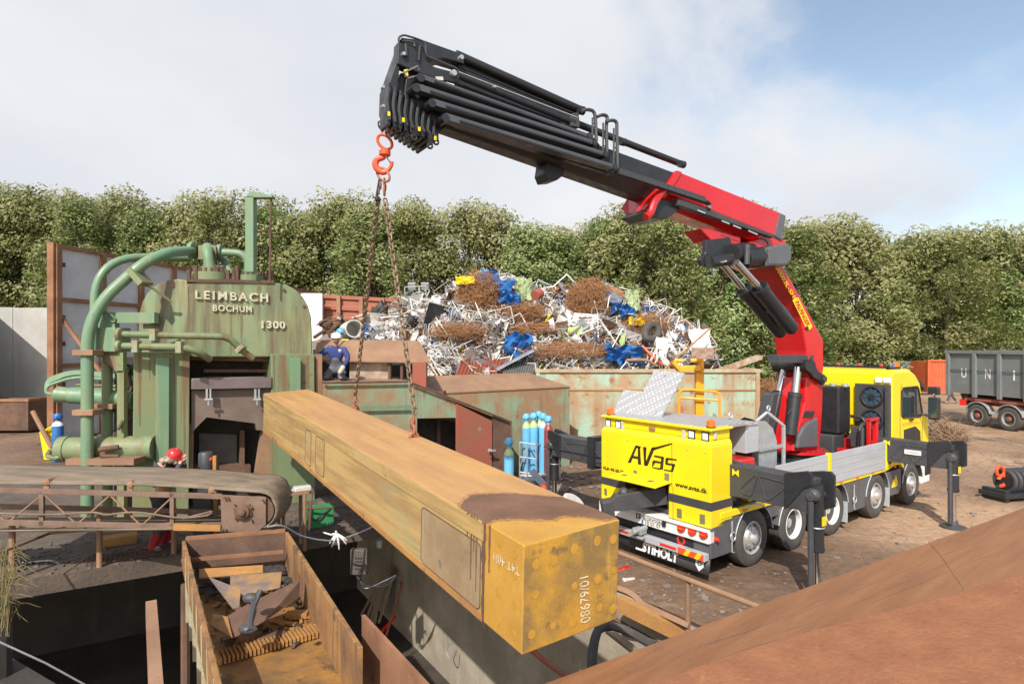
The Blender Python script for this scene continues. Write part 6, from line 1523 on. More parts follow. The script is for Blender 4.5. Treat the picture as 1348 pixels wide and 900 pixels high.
for (px, py) in ((937, 323), (953, 320), (937, 338), (953, 336)):
    c = CP.shift(.052).hit(px, py); m.prism([c + (CD * math.cos(a) * .085 + Z_ * math.sin(a) * .05) for a in [i * math.pi / 6 for i in range(12)]], CNn * .003)
m.build('lightening_hole', K['black'], lk1, smooth=False)
m = MB(); m.cyl(CP.shift(.1).hit(933, 345), CP.shift(-.7).hit(960, 343), .13, 16); m.cyl(CP.shift(.1).hit(934, 345), CP.shift(.1).hit(962, 341), .12, 14); m.cyl(CP.shift(.1).hit(962, 335), CP.shift(-.2).hit(985, 330), .2, 16); m.build('link_shaft', K['black'], trk, split=True)
cprism([(922, 301), (932, 300), (975, 312), (975, 322), (944, 320), (936, 316)], 'support_arm', 'red', d=.45, off=-.05)
# folding cylinders
for (a, b, c, off) in (((951, 346), (979, 381), (1026, 436), -.05), ((969, 345), (999, 378), (1041, 431), .35)):
    P3 = plq(CP.shift(off), a, b, c); m = MB(); m.tube([P3[1], P3[2]], [.15, .15], 18); m.tube([P3[1], P3[1] + (P3[2] - P3[1]).normalized() * .12], .17, 18); m.ball(P3[2], .15, 14, 8); fc = m.build('folding_cylinder', K['black'], trk)
    m = MB(); m.tube([P3[0], P3[1]], .072, 16); m.build('rod', K['chrome'], fc)
m = MB(); m.tube(bez(plq(CP.shift(.2), (1010, 410), (1018, 415), (1027, 430), (1035, 436)), 4), .035, 6); m.tube(bez(plq(CP.shift(.42), (1005, 388), (1030, 402), (1046, 425)), 4), .02, 6); m.build('hose', K['blackm'], trk, split=True)
# outer boom housing (red) : hexagonal section
def seg(top0, cr0, top1, cr1, w_, low, name, mt, off=0.0, inset=0.0, bevel=.02):
    r = []
    for tp_, cr_ in ((top0, cr0), (top1, cr1)):
        a = CP.shift(off).hit(*tp_); b = CP.shift(off).hit(*cr_)
        r.append([a, a - CNn * w_, b - CNn * w_, b - CNn * (w_ * .74) - Z_ * low, b - CNn * (w_ * .26) - Z_ * low, b])
    m = MB(); m.loft(r); return m.build(name, K[mt], trk, smooth=False, bevel=bevel)
seg((1027, 280), (1019.5, 310), (896, 227), (876, 252.5), .86, .20, 'boom_housing', 'red')
seg((1035, 284), (1030, 316), (1027.3, 280), (1019.7, 310), .86, .18, 'housing_cap', 'grey')
seg((899, 226.5), (880, 255), (892, 224), (873, 253), .86, .26, 'housing_collar', 'red', off=.03)
seg((876, 246), (866, 264), (869, 245), (858, 263), .86, .20, 'housing_collar', 'red', off=.02)
seg((893, 229), (872, 250), (528, 95), (520, 118), .62, .22, 'inner_boom', 'black', off=-.06)
# energy chain along the housing
m = MB(); pth = fillet(plq(CP.shift(.10), (812, 226), (868, 246), (925, 264.5), (934, 268), (933, 276), (929, 275)), .15, 6)
m.tube(pth, .055, 4); ec = m.build('energy_chain', K['black'], trk, smooth=False)
m = MB(); P0, P1 = CP.shift(.165).hit(812, 224.5), CP.shift(.165).hit(928, 263)
for k in range(60): c = P0.lerp(P1, k / 60); m.box((-.012, -.0, -.05), (.03, .03, .05), (P1 - P0).normalized(), CNn, Z_, c)
m.build('chain_segment', K['greydk'], ec, smooth=False)
cprism([(893, 261), (900, 262), (1022, 310), (1018, 313), (960, 293), (893, 270)], 'guide_rail', 'blackm', d=.12, off=.12)
m = MB()
for (a, b) in (((918, 276), (928, 280)), ((950, 290), (960, 294)), ((965, 296), (975, 300)), ((985, 303), (997, 308))): m.prism(plq(CP.shift(.125), a, b, (b[0], b[1] + 1.6), (a[0], a[1] + 1.6)), CNn * .01)
m.build('pad', K['alu'], trk, smooth=False, split=True)
cprism([(870, 262), (888, 266), (896, 275), (878, 288), (862, 287), (850, 280)], 'collar_foot', 'black', d=.7, off=.0)
m = MB(); P4 = plq(CP.shift(.07), (873, 251), (862, 266), (856, 281), (850, 286)); m.tube(bez(P4, 5), .07, 10); m.build('hose_loop', K['red'], trk)
cprism([(720, 214), (744, 222), (742, 231), (734, 237), (722, 238), (718, 228)], 'boom_stop', 'black', d=.34, off=-.12)
cprism([(604, 80), (764, 147), (757, 168), (600, 110)], 'upper_section', 'black', d=.28, off=-.16)
# boom tip extensions: nested black collars with lugs
for k in range(9):
    x = 511 + 7.6 * k; yt = 108 + 5.2 * k; yb2 = 166 + 2.6 * k
    off = .10 - .012 * k
    m = MB(); m.prism(plq(CP.shift(off), (x, yt), (x + 4.2, yt + 1.5), (x + 5.0, yb2 - 8), (x + 2.5, yb2), (x - 1.0, yb2 - 2), (x - 2, yb2 - 14)), -CNn * (.30 + .05 * k)); cl_ob = m.build('section_collar', K['black'], trk, smooth=False, bevel=.01)
    m = MB(); m.tube(bez(plq(CP.shift(off + .04), (x + 1, yt + 8), (x - 1, yt + 26), (x + 2, yb2 - 8)), 5), .022, 6); m.build('hose', K['blackm'], cl_ob)
for (px, py, off) in ((524, 170, .05), (530, 176, -.3), (535, 182, .0), (545, 181, .05), (551, 172, -.2), (566, 192, .05), (574, 187, .0), (533, 166, .0), (556, 178, 0)):
    c = CP.shift(off).hit(px, py); m = MB(); m.torus(c, CNn, .038, .016, 14, 8); m.box((-.03, -.025, .02), (.03, .025, .17), CD, CNn, Z_, c); m.build('lug', K['black'], trk)
m = MB()
for (px, py) in ((512, 150), (531, 158), (552, 170), (573, 182)): c = CP.shift(.16).hit(px, py); m.box((-.018, -.005, -.03), (.018, .005, .03), CD, CNn, Z_, c)
m.build('grease_mark', K['txty'], trk, smooth=False, split=True)
# tip head
cprism([(530, 57), (526, 92), (524, 122), (520, 155), (513, 157), (509, 142), (510, 114), (519, 88)], 'tip_plate', 'black', d=.34, off=.06)
cprism([(524, 55), (556, 63), (561, 80), (572, 88), (606, 97), (604, 110), (575, 104), (552, 96), (523, 84)], 'tip_head', 'black', d=.18, off=.10)
cprism([(529, 50), (557, 53), (610, 72), (611, 84), (585, 76), (571, 78), (562, 76), (556, 62), (535, 60), (534, 51)], 'tip_housing', 'black', d=.3, off=.0)
cprism([(536, 92), (555, 104), (590, 128), (600, 155), (578, 176), (562, 178), (528, 158)], 'tip_core', 'black', d=.6, off=.0)
m = MB(); m.tube(fillet(plq(CP.shift(.08), (526, 60), (524, 50), (531, 46), (548, 51), (560, 56), (561, 74), (580, 82), (601, 90), (605, 96), (603, 104), (594, 104)), .06, 4), .016, 6); m.tube(fillet(plq(CP.shift(.12), (530, 54), (545, 56), (546, 62)), .04), .016, 6); m.tube(plq(CP.shift(.13), (534, 58), (535, 74)), .02, 6); m.tube(plq(CP.shift(.13), (553, 60), (551, 80)), .014, 6); m.build('guard_rail', K['blackm'], trk, split=True)
m = MB()
for (px, py, r_) in ((531, 71.5, .025), (607, 76, .035), (597, 96.5, .045), (504, 115, .02), (504, 140, .02), (651, 114.5, .02), (555, 114, .018)): c = CP.shift(.13).hit(px, py); m.cyl(c - CNn * .05, c + CNn * .03, r_, 12)
m.build('pin', K['galv'], trk, split=True)
m = MB(); fr = plq(CP.shift(.17), (531, 96), (550, 87), (553, 99), (537, 103), (531, 96)); m.tube(fr, .012, 6); m.build('sensor_guard', K['chrome'], trk)
m = MB(); m.prism(plq(CP.shift(.17), (532, 92), (536.5, 91), (537.5, 100), (533.5, 101)), -CNn * .02); m.build('warning_sticker', K['txty'], trk, smooth=False)
m = MB(); m.prism(plq(CP.shift(.12), (573, 101), (583, 101), (584, 106), (575, 105)), -CNn * .03); m.prism(plq(CP.shift(.12), (587, 108), (598, 111), (598, 113), (589, 111)), -CNn * .03); m.build('sticker', K['whitedirty'], trk, smooth=False, split=True)
# extension cylinders on top
def tubepx(a, b, r_, off, name='extension_cylinder', mt='black', par=trk):
    A, B = CP.shift(off).hit(*a), CP.shift(off).hit(*b); m = MB(); m.tube([A, B], r_, 18); return m.build(name, K[mt], par)
tubepx((600, 72), (766, 146), .068, -.12); tubepx((600, 98), (756, 162), .058, .05); tubepx((700, 140), (899, 217), .062, -.25)
tubepx((604, 88), (760, 151), .014, .0, 'feed_pipe'); tubepx((604, 95), (760, 155), .010, .1, 'feed_pipe', 'galv')
m = MB()
for (px, py, r_) in ((765, 145.5, .075), (757, 162, .07), (898, 216.5, .07), (820, 187, .07)): c = CP.shift(-.05).hit(px, py); m.cyl(c - CD * .05, c + CD * .07, r_, 14)
m.build('cylinder_gland', K['black'], trk, split=True)
# hose guide channels
def channel(a, b, hw0, hw1, off, k):
    A = [a[0], a[1]]; m = MB()
    top = [(a[0], a[1] - hw0), (b[0], b[1] - hw1)]; bot = [(b[0], b[1] + hw1), (a[0], a[1] + hw0)]
    pl = CP.shift(off); m.prism(plq(pl, top[0], top[1], bot[0], bot[1]), -CNn * .16)
    c = m.build('hose_channel', K['channel'], trk, smooth=False, bevel=.003)
    m = MB(); mid0 = (a[0], a[1] + hw0 * .2); mid1 = (b[0], b[1] + hw1 * .2)
    P0, P1 = CP.shift(off + .004).hit(a[0] + 18, a[1] + hw0 * .25 + 18 * (b[1] - a[1]) / (b[0] - a[0])), CP.shift(off + .004).hit(b[0] - 5, b[1] + hw1 * .3)
    n_ = 70
    for i in range(n_): p = P0.lerp(P1, i / n_); m.box((0, 0, -.014), (.035, .012, .014), (P1 - P0).normalized(), CNn, Z_, p)
    m.build('slot_row', K['black'], c, smooth=False)
    m = MB(); e = CP.shift(off + .01).hit(a[0], a[1] + 2); m.cyl(e - CNn * .22, e, .062, 12); e2 = CP.shift(off + .01).hit(b[0], b[1]); m.cyl(e2 - CNn * .2, e2 + CNn * .01, .055, 12); m.build('end_cap', K['black'], c, split=True)
    m = MB(); 
    h = CP.shift(off + .012).hit(a[0] + 3, a[1]); m.cyl(h, h + CNn * .004, .014, 8); h = e2; m.cyl(h, h + CNn * .014, .032, 10); m.build('cap_hole', K['dark'], c)
channel((554, 100), (776, 179), 3.4, 2.6, .20, 0)
channel((548, 113.5), (783, 188), 4.2, 3.0, .24, 1)
channel((569, 133.5), (797, 203), 4.2, 3.0, .27, 2)
channel((587, 153), (810, 220), 4.4, 3.2, .30, 3)
m = MB(); m.prism(plq(CP.shift(.08), (552, 104), (783, 182), (812, 222), (806, 230), (602, 166), (577, 146)), -CNn * .1); m.build('channel_backing', K['black'], trk, smooth=False)
# arch brackets at the end of the channels
for (x0, y0, x1, y1, off) in ((765, 145, 785, 186, .16), (786, 152, 799, 204, .20), (798, 159, 813, 222, .24)):
    m = MB(); pth = fillet(plq(CP.shift(off), (x0, y0 + 2), (x0 + 7, y0 - 1), (x0 + 14 if x0 > 770 else x0 + 17, y0 + 1), (x1 - 1, y0 + 12), (x1, y1)), .12, 5); m.tube(pth, .03, 6)
    pth = plq(CP.shift(off), (x1 - 5, y0 + 10), (x1 - 5, y1 - 3)); m.tube(pth, .018, 6)
    for f in (.25, .5, .75): y = y0 + 10 + (y1 - y0 - 12) * f; m.tube(plq(CP.shift(off), (x1 - 5, y), (x1, y + 1)), .013, 5)
    m.build('hose_bracket', K['blackm'], trk, smooth=False)
cprism([(750, 150), (762, 148), (764, 168), (752, 166)], 'cylinder_bracket', 'greydk', d=.4, off=.1)
# ================================================================== TRAILER AND OTHER THINGS AT RIGHT
RD = V((-.214, .977, 0)); RN = V((-.977, -.214, 0))     # trailer rearwards, towards its visible side
RO = V((22.7, 27.8, 0))
def S(a, b, z): return RO + RD * a + RN * b + Z_ * z     # a: rearwards, b: out of the visible side
tl_ = thing('skip_trailer', 'dark grey ribbed skip with UNIS lettering on a red axle trailer at the right edge', 'trailer', S(-2, -1.2, 0))
def sb(name, a0, a1, b0, b1, z0, z1, mt, bevel=0): m = MB(); m.box((a0, b0, z0), (a1, b1, z1), RD, RN, Z_, RO); return m.build(name, K[mt], tl_, smooth=False, bevel=bevel)
sb('skip_body', -6.5, 3.05, -2.4, .0, 1.55, 3.62, 'trailer')
sb('top_rail', -6.5, 3.12, -.02, .12, 3.50, 3.66, 'trailer', .01); sb('top_rail', -6.5, 3.12, -2.5, -2.38, 3.50, 3.66, 'trailer')
for a in (2.95, 1.55, .35, -.85, -2.05, -3.25, -4.45): sb('rib', a - .09, a + .09, .002, .13, 1.40, 3.5, 'trailer', .015)
m = MB(); m.tube([S(-6, .05, 2.68), S(3, .05, 2.68)], .018, 5); m.build('rope', K['blackm'], tl_)
for ch, a, k in (('U', 2.15, 'txtwhite'), ('N', .95, 'txtwhite'), ('I', -.27, 'txtwhite'), ('S', -1.45, 'txtgreen')):
    hw = .13 if ch != 'I' else .035
    quadtext(ch, [S(a + hw, .006, 2.32), S(a - hw, .006, 2.32), S(a - hw, .006, 2.78), S(a + hw, .006, 2.78)], K[k], tl_)
sb('chassis', -6.5, 2.3, -1.9, -.5, 1.02, 1.38, 'rustred'); sb('chassis_rail', -6.5, 2.2, -.35, -.1, 1.22, 1.34, 'rustred')
m = MB(); m.prism([S(2.3, -.4, 1.5), S(2.3, -.4, .95), S(2.5, -.4, .95), S(2.7, -.4, 1.5)], -RN * 1.6); m.build('tail_frame', K['rustdk'], tl_, smooth=False)
sb('tail_lamp', 2.15, 2.35, -.15, .05, .95, 1.25, 'redlens')
for a in (0.0, 1.5):
    c = S(a, .0, .54); m = MB(); m.lathe([(.25, -.14), (.2, -.17), (.10, -.16), (.10, -.05), (.001, -.04)], c, RN, 30); wh = m.build('wheel', K['rim'], tl_)
    m = MB(); m.lathe([(.10, -.1), (.11, -.03), (.08, .0), (.001, .0)], c, RN, 16); m.build('hub', K['rustred'], wh)
    m = MB(); m.lathe([(.32, -.3), (.46, -.3), (.53, -.25), (.54, -.08), (.50, -.01), (.42, .015), (.33, .0), (.32, -.1)], c, RN, 40); m.build('tyre', K['rubber'], wh)
    m = MB(); m.lathe([(.32, -.2), (.32, .0), (.29, .0), (.27, -.14)], c, RN, 30); m.build('rim', K['rim'], wh)
    m = MB()
    for k in range(8): q = c + RN * -.15 + (RD * math.cos(k * math.pi / 4) + Z_ * math.sin(k * math.pi / 4)) * .17; m.cyl(q, q + RN * .05, .025, 6)
    m.build('wheel_nut', K['rustdk'], wh)
    m = MB(); o = []; i_ = []
    for k in range(15): an = R(12 + 156 * k / 14); d = RD * math.cos(an) + Z_ * math.sin(an); o.append(c + d * .66); i_.append(c + d * .625)
    m.prism(o + i_[::-1], -RN * .35); m.build('fender', K['galv'], tl_, smooth=False)
    c = S(a, -2.3, .54); m = MB(); m.lathe([(.1, -.3), (.46, -.3), (.53, -.25), (.54, -.08), (.50, -.01), (.42, .015), (.1, .0)], c, -RN, 30); m.build('wheel', K['rubber'], tl_)
for a in (-4.6, -5.9):
    c = S(a, .0, .54); m = MB(); m.lathe([(.001, -.05), (.3, -.05), (.32, .0), (.42, .015), (.50, -.01), (.54, -.08), (.53, -.25), (.46, -.3), (.1, -.3)], c, RN, 30); m.build('wheel', K['rubber'], tl_)
# orange container
oc = thing('shipping_container', 'orange red corrugated container left of the grey skip', 'container', W(1240, 452, 50) - V((0, 0, 4)))
xl, xr = (1222 - CX) / F * 50, (1262 - CX) / F * 50; m = MB(); r0 = []; r1 = []; n_ = 40
for i in range(n_ + 1):
    x = xl + (xr - xl) * i / n_; y = 50 + (.08 if i % 4 in (1, 2) else 0); r0.append(V((x, y, .1))); r1.append(V((x, y, 2.52)))
m.loft([r0, r1], closed=False); m.box((xl, 50.1, .05), (xr, 52.4, 2.5)); m.build('body', K['orangecont'], oc, smooth=False)
m = MB(); m.box((xl - .05, 49.95, 2.52), (xr, 50.1, 2.66)); m.box((xl - .05, 49.95, 0), (xr, 50.1, .1)); m.box((xl - .06, 49.94, 0), (xl + .08, 50.12, 2.66)); m.build('frame', K['orangecont'], oc, smooth=False)
# coil of black machinery with red hook
gx = thing('winch_attachment', 'black ribbed winch attachment with a red hook lying on the yard at the right edge', 'winch', G(1345, 655))
c = G(1345, 655); ax = V((1, .25, 0)).normalized()
m = MB(); m.box((-1.0, -.35, .1), (1.6, .35, .22), ax, V((-ax.y, ax.x, 0)), Z_, c); m.box((-.95, -.3, .0), (-.80, .3, .30), ax, V((-ax.y, ax.x, 0)), Z_, c); m.build('frame', K['black'], gx, smooth=False, bevel=.01)
for k in range(12):
    m = MB(); cc = c + ax * (-.55 + k * .17) + Z_ * .48; m.torus(cc, ax, .26, .055, 20, 8); m.build('coil_ring', K['blackm'], gx)
m = MB(); m.cyl(c - ax * .6 + Z_ * .48, c + ax * 1.5 + Z_ * .48, .22, 16); m.build('drum', K['black'], gx)
m = MB(); m.torus(c - ax * .72 + Z_ * .72, V((.3, -1, 0)), .12, .04, 16, 8, st=(1, 1.2)); m.torus(c - ax * .66 + Z_ * .48, V((.3, -1, 0)), .13, .045, 16, 8, a0=.5, a1=5.2); m.build('hook', K['redorange'], gx)
# brush pile behind cab
bm_ = mat('twig', (.30, .19, .11), (.20, .13, .08), scale=4, rough=.9)
def brush(px, py, Y, rx, rz, n, lab):
    q = random.Random(px); m = MB(); c = W(px, py, Y); c.z = 0
    for i in range(n):
        a = q.uniform(0, 6.28); r_ = q.random() ** .6; h = rz * (1 - r_ * .8) * q.random()
        p = c + V((math.cos(a) * r_ * rx, math.sin(a) * r_ * rx * .7, h)); d = V((q.gauss(0, 1), q.gauss(0, 1), q.gauss(.3, .5))).normalized() * q.uniform(.25, .7)
        m.tube([p, p + d * .5 + V((0, 0, .05)), p + d], [.014, .011, .006], 3, cap=False)
    m.build('brush_pile', bm_, label=lab, cat='brush pile', smooth=False)
brush(1232, 560, 24.5, 1.15, 1.25, 900, 'pile of brown twigs and wire behind the front of the yellow cab')
m = MB(); p = W(1222, 569, 26.5); m.box((-.6, -.4, -.5), (.25, .4, .45), o=p); m.build('white_block', K['white'], label='white block lying beside the twig pile', cat='block', smooth=False, bevel=.03)

# ================================================================== CONVEYOR, LEDGE THINGS, PIT THINGS
cv = thing('conveyor', 'rusty truss conveyor with a dusty grey belt and end drum, lower left', 'conveyor', W(150, 700, 9.6) - V((0, 0, .3)))
def Y0(px): return 9.3 + .65 * px / 350.0
def Q(px, py, dy=0.0): return W(px, py, Y0(px) + dy)
cvd = (Q(350, 650) - Q(0, 642)); cvx = V((cvd.x, cvd.y, 0)).normalized(); cvn = V((-cvx.y, cvx.x, 0))
WB = .86
def Fp(px, py, off=0.0): return PL(Q(0, 640), cvn * -1).shift(off).hit(px, py)   # on the near truss plane
def rails(y0, y1, name):   # chord from px a..b with image y0->y1
    for off in (0, -WB):
        m = MB(); a, b = Fp(-60, y0[0] - 1.5), Fp(y1, y0[1]); o = -cvn * off
        m.prism([a + o, b + o, b + o - Z_ * .085, a + o - Z_ * .085], cvn * .05); m.build(name, K['truss'], cv, smooth=False, bevel=.006)
rails((641, 650), 292, 'upper_chord'); rails((684, 691), 292, 'lower_chord')
m = MB(); p_ = [Fp(x, 642.5 + 7.5 * x / 292 if False else 648, .0) for x in ()]
zc = lambda px: (Fp(px, 644 + 6.2 * px / 292).z, Fp(px, 686 + 6.0 * px / 292).z)
xs = [-40, 8, 55, 100, 143, 185, 226]
for i, x in enumerate(xs[:-1]):
    x2 = xs[i + 1]; zt_, zb_ = zc(x)
    a = Fp(x, 648 + x * .02); b = Fp(x2, 689 + x * .02)
    if i % 2: a = Fp(x, 689 + x * .02); b = Fp(x2, 650 + x2 * .02)
    m.tube([a - cvn * -.02, b + cvn * .02], .014, 6)
m.build('diagonal_brace', K['rustpk'], cv)
for x in (54, 226):
    m = MB(); a = Fp(x, 648); b = Fp(x, 692); m.box((-.03, 0, b.z - a.z), (.03, .05, 0), cvx, cvn, Z_, a); m.build('upright', K['truss'], cv, smooth=False)
m = MB()
for off in (.03,): m.tube(bez([Fp(-30, 674, .03), Fp(60, 677, .03), Fp(120, 674, .03), Fp(140, 677, .03), Fp(180, 674, .03), Fp(235, 681, .03), Fp(262, 677, .03), Fp(278, 673, .03), Fp(272, 678, .03), Fp(240, 682, .03)], 6), .016, 6)
m.build('cable', K['truss'], cv)
# legs
for px, yb3 in ((16, 763), (131, 746), (229, 729)):
    f = G(px, yb3, .3); t_ = V((f.x, f.y, Fp(px, 690).z)); m = MB(); m.cyl(f, t_, .045, 10); m.build('leg', K['rustpk'], cv)
# side plate and bearing
m = MB(); m.prism([Fp(290, 651, .02), Fp(350, 654, .02), Fp(350, 690, .02), Fp(337, 702, .02), Fp(292, 699, .02)], cvn * .02); sp_ = m.build('side_plate', K['truss'], cv, smooth=False, bevel=.004)
bc = Fp(320, 673, .03); m = MB(); m.box((-.13, -.03, -.1), (.13, .0, .1), (cvx + Z_ * .25).normalized(), cvn, (Z_ - cvx * .25).normalized(), bc); m.lathe([(.12, 0), (.11, .05), (.06, .055), (.06, .09), (.03, .11), (.001, .11)], bc - cvn * .02, -cvn, 20); m.build('bearing', K['rustdk'], cv, bevel=.01)
m = MB()
for px, py in ((296, 655), (300, 655), (293, 697), (297, 697), (346, 658), (309, 664), (331, 667), (310, 682), (331, 684)): c = Fp(px, py, .05); m.cyl(c, c - cvn * .03, .018, 8)
m.build('bolt', K['rustdk'], cv)
m = MB(); m.prism([Fp(228, 689, .04), Fp(290, 691, .04), Fp(290, 699, .04), Fp(228, 698, .04)], cvn * .03); m.build('splice_plate', K['rustor'], cv, smooth=False)
# belt: near edge px/py, far edge higher; wraps round drum
dc = Fp(333, 0) ; 
drum_x = Fp(338, 665); rad = .30
def beltpt(px, ynear, w_, up): p = Fp(px, ynear); return p + cvn * w_ + Z_ * up
rings = []
st_ = [(-80, 635), (0, 637.5), (60, 638), (120, 638.5), (180, 639), (230, 641), (265, 643)]
ws = [(0, 0), (.03, .035), (.15, .06), (.4, .085), (.65, .10), (.86, .10), (.95, .09)]
for px, y in st_: rings.append([beltpt(px, y, a, b) for a, b in ws])
# turn round the drum
cen = Fp(333, 673)
base = beltpt(265, 643, 0, 0)
hz_ = [(0.0, .0)]
for k in range(1, 14):
    an = R(100 - k * 17)
    c0 = cen + cvx * .08
    r_ = .265
    pt = c0 + cvx * math.cos(an) * r_ + Z_ * math.sin(an) * r_
    rings.append([pt + cvn * a + (Z_ * math.sin(an) + cvx * math.cos(an)) * (b + (.03 if k < 4 else 0)) for a, b in ws])
last = rings[-1]
rings.append([p - cvx * 1.2 + Z_ * .02 for p in last]); rings.append([p - cvx * 8 + Z_ * .30 for p in last])
m = MB(); m.loft(rings, closed=False); b_ = m.build('belt', K['belt'], cv, ang=60); s = b_.modifiers.new('t', 'SOLIDIFY'); s.thickness = .014
m = MB(); m.cyl(cen + cvx * .08 + cvn * .03, cen + cvx * .08 + cvn * .95, .24, 24); m.build('drum', K['rustdk'], cv)
for px, py in ((62, 634), (172, 637), (279, 644)):
    m = MB(); c = Fp(px, py, -.03); m.cyl(c, c + cvn * .8, .055, 12); r_ = m.build('roller', K['rustpk'], cv)
    m = MB(); m.box((-.05, -.01, -.15), (.03, .02, .05), cvx, cvn, Z_, c); m.build('bracket', K['rustpk'], r_, smooth=False)
    m = MB(); m.lathe([(.03, 0), (.05, .01), (.05, .03), (.02, .04)], c, -cvn, 12); m.build('cap', K['rustpk'], r_)
# things on the ledge
m = MB(); m.tube([G(-20, 735, 1.02), Fp(40, 715) + cvn * .5, Fp(215, 699) + cvn * .45], .022, 6); m.build('handrail_bar', K['rustpk'], label='thin pale rail crossing behind the conveyor legs', cat='rail')
m = MB(); q = random.Random(8)
for k in range(16):
    a = G(112 + k * 6.5, 744 - k * .95, .315); m.box((0, 0, 0), (.012, .5, .02), LE, V((-LE.y, LE.x, 0)), Z_, a)
for k in range(6): a = G(112, 744, .33) + V((-LE.y, LE.x, 0)) * .09 * k; m.box((0, 0, 0), (1.35, .012, .01), LE, V((-LE.y, LE.x, 0)), Z_, a)
m.build('floor_grating', K['rustdk'], label='dark steel floor grating at the ledge edge between two conveyor legs', cat='grating', smooth=False)
m = MB()
c_ = mat('pebble', (.17, .14, .12), (.08, .065, .055), scale=6, rough=.9)
for k in range(700):
    p = PIT - LE * q.uniform(.3, 9) + Lb * q.uniform(.02, 1.8) ** 1.2; p.z = .3; s = q.uniform(.008, .035); an = q.uniform(0, 3)
    m.box((-s, -s * .7, -.005), (s * 1.2, s * .7, s * .7), V((math.cos(an), math.sin(an), 0)), V((-math.sin(an), math.cos(an), 0)), Z_, p)
for k in range(60):
    p = PIT - LE * q.uniform(.3, 7) + Lb * q.uniform(.1, 1.8); p.z = .31; an = q.uniform(0, 3); d = V((math.cos(an), math.sin(an), 0)) * q.uniform(.1, .5)
    m.tube([p, p + d * .5 + V((0, 0, q.uniform(0, .06))), p + d], .009, 4)
m.build('floor_debris', c_, label='scattered chips, lumps and rods on the dark ledge floor', cat='debris', kind='stuff', smooth=False)
m = MB(); m.tube(bez([G(34, 741, .31), G(62, 738, .34), G(78, 742, .31)], 4), .02, 6); m.torus(G(36, 740, .34), (0, .3, 1), .06, .018, 12, 6); m.build('spanner', K['chrome'], label='bright steel spanner lying on the ledge at the left', cat='spanner')
m = MB(); m.tube([G(36, 741, .32), G(20, 754, .32)], .012, 6); m.build('hose', K['black'], label='thin black hose running from the spanner to the left leg', cat='hose')
m = MB(); m.box((-.3, -.15, 0), (.25, .15, .16), LE, Lb, Z_, G(160, 715, .3)); m.build('tool_case', K['rustor'], label='small ochre case on the ledge floor beneath the conveyor', cat='case', smooth=False, bevel=.015)
# table right of the drum
tbz = W(385, 655, 10.9)
tab = thing('work_table', 'rusty steel work table right of the conveyor drum', 'table', V((tbz.x, tbz.y, .3)))
m = MB(); o = W(364, 653, 10.6); m.box((0, 0, -.03), (.62, .5, 0), LE, Lb, Z_, o); m.build('table_top', K['rustpk'], tab, smooth=False)
for dx, dy in ((.12, .02), (.48, .02), (.12, .46), (.5, .46)):
    p = o + LE * dx + Lb * dy; m = MB(); m.cyl(V((p.x, p.y, .3)), V((p.x, p.y, o.z - .03)), .03, 8); m.build('leg', K['rustpk'], tab)
m = MB(); p = o + LE * .02 + Lb * .15 + Z_ * .0; m.box((0, 0, .0), (.42, .2, .05), LE, Lb, Z_, p); m.build('folded_cloth', mat('cloth', (.42, .48, .54), (.33, .38, .44), scale=8, rough=.9), label='pale blue folded cloth on the rusty work table', cat='cloth', smooth=False, bevel=.02)
m = MB(); p = o + LE * .32 + Lb * .1; m.box((0, 0, .002), (.30, .16, .09), LE, Lb, Z_, p); m.build('tool_box', K['whitedirty'], label='dusty white tool box on the right of the work table', cat='tool box', smooth=False, bevel=.02)
m = MB(); pth = fillet([o + LE * .55 + Z_ * -.0, o + LE * .62 - Lb * .02 + Z_ * .05, W(410, 655, 10.6), W(407, 697, 10.6)], .1); m.tube(pth, .022, 6); m.build('rail_hoop', K['rustdk'], label='bent thin rail hoop beside the green toolbox', cat='rail')
m = MB(); m.lathe([(.13, 0), (.13, .30), (.11, .33), (.001, .33)], W(271, 618, 11.4)); p = W(271, 618, 11.4); m.box((-.16, -.16, .3 - p.z), (.16, .16, -.002), o=p); pot_ = m.build('paint_pot', K['greydk'], label='dark grey pot in front of the press opening, beside the red helmet worker', cat='pot')
m = MB(); m.tube([W(271, 608, 11.35), W(280, 603, 11.35)], .03, 6); m.build('handle', K['redlens'], pot_)
m = MB(); p = W(283, 618, 11.35); m.box((-.03, -.03, .3 - p.z), (.03, .03, .26), o=p); m.build('rusty_post', K['rustor'], label='short orange rusty post right of the grey pot', cat='post', smooth=False)
# green welder box
gb = thing('welding_box', 'small green metal box with a coiled black lead at the ledge edge', 'box', G(425, 699, .3))
o = G(405, 697, .3); m = MB(); m.box((0, 0, 0), (.52, .32, .40), LE, Lb, Z_, o); m.build('casing', K['toolgreen'], gb, smooth=False, bevel=.015)
m = MB(); m.tube(bez([o + LE * .05 - Lb * .02 + Z_ * .25, o + LE * .2 - Lb * .03 + Z_ * .17, o + LE * .35 - Lb * .02 + Z_ * .3, o + LE * .46 + Z_ * .36, o + LE * .3 - Lb * .02 + Z_ * .26, o + LE * .16 - Lb * .03 + Z_ * .2], 6), .016, 6); m.build('lead', K['black'], gb)
quadtext('20', [o + LE * .36 - Lb * .004 + Z_ * .04, o + LE * .46 - Lb * .004 + Z_ * .04, o + LE * .46 - Lb * .004 + Z_ * .09, o + LE * .36 - Lb * .004 + Z_ * .09], K['txtwhite'], gb)
m = MB()
for px, y0_, y1_ in ((407, 655, 698), (459, 664, 694)): m.tube([G(px, y1_, .3), V((G(px, y1_, .3).x, G(px, y1_, .3).y, G(px, y1_, .3).z + .5))], .025, 6)
a, b = G(392, 700, .3) + Z_ * .45, G(462, 694, .3) + Z_ * .42; m.tube([a, b], .02, 6); m.build('ledge_railing', K['rustdk'], label='low thin steel railing behind and above the green box', cat='railing')
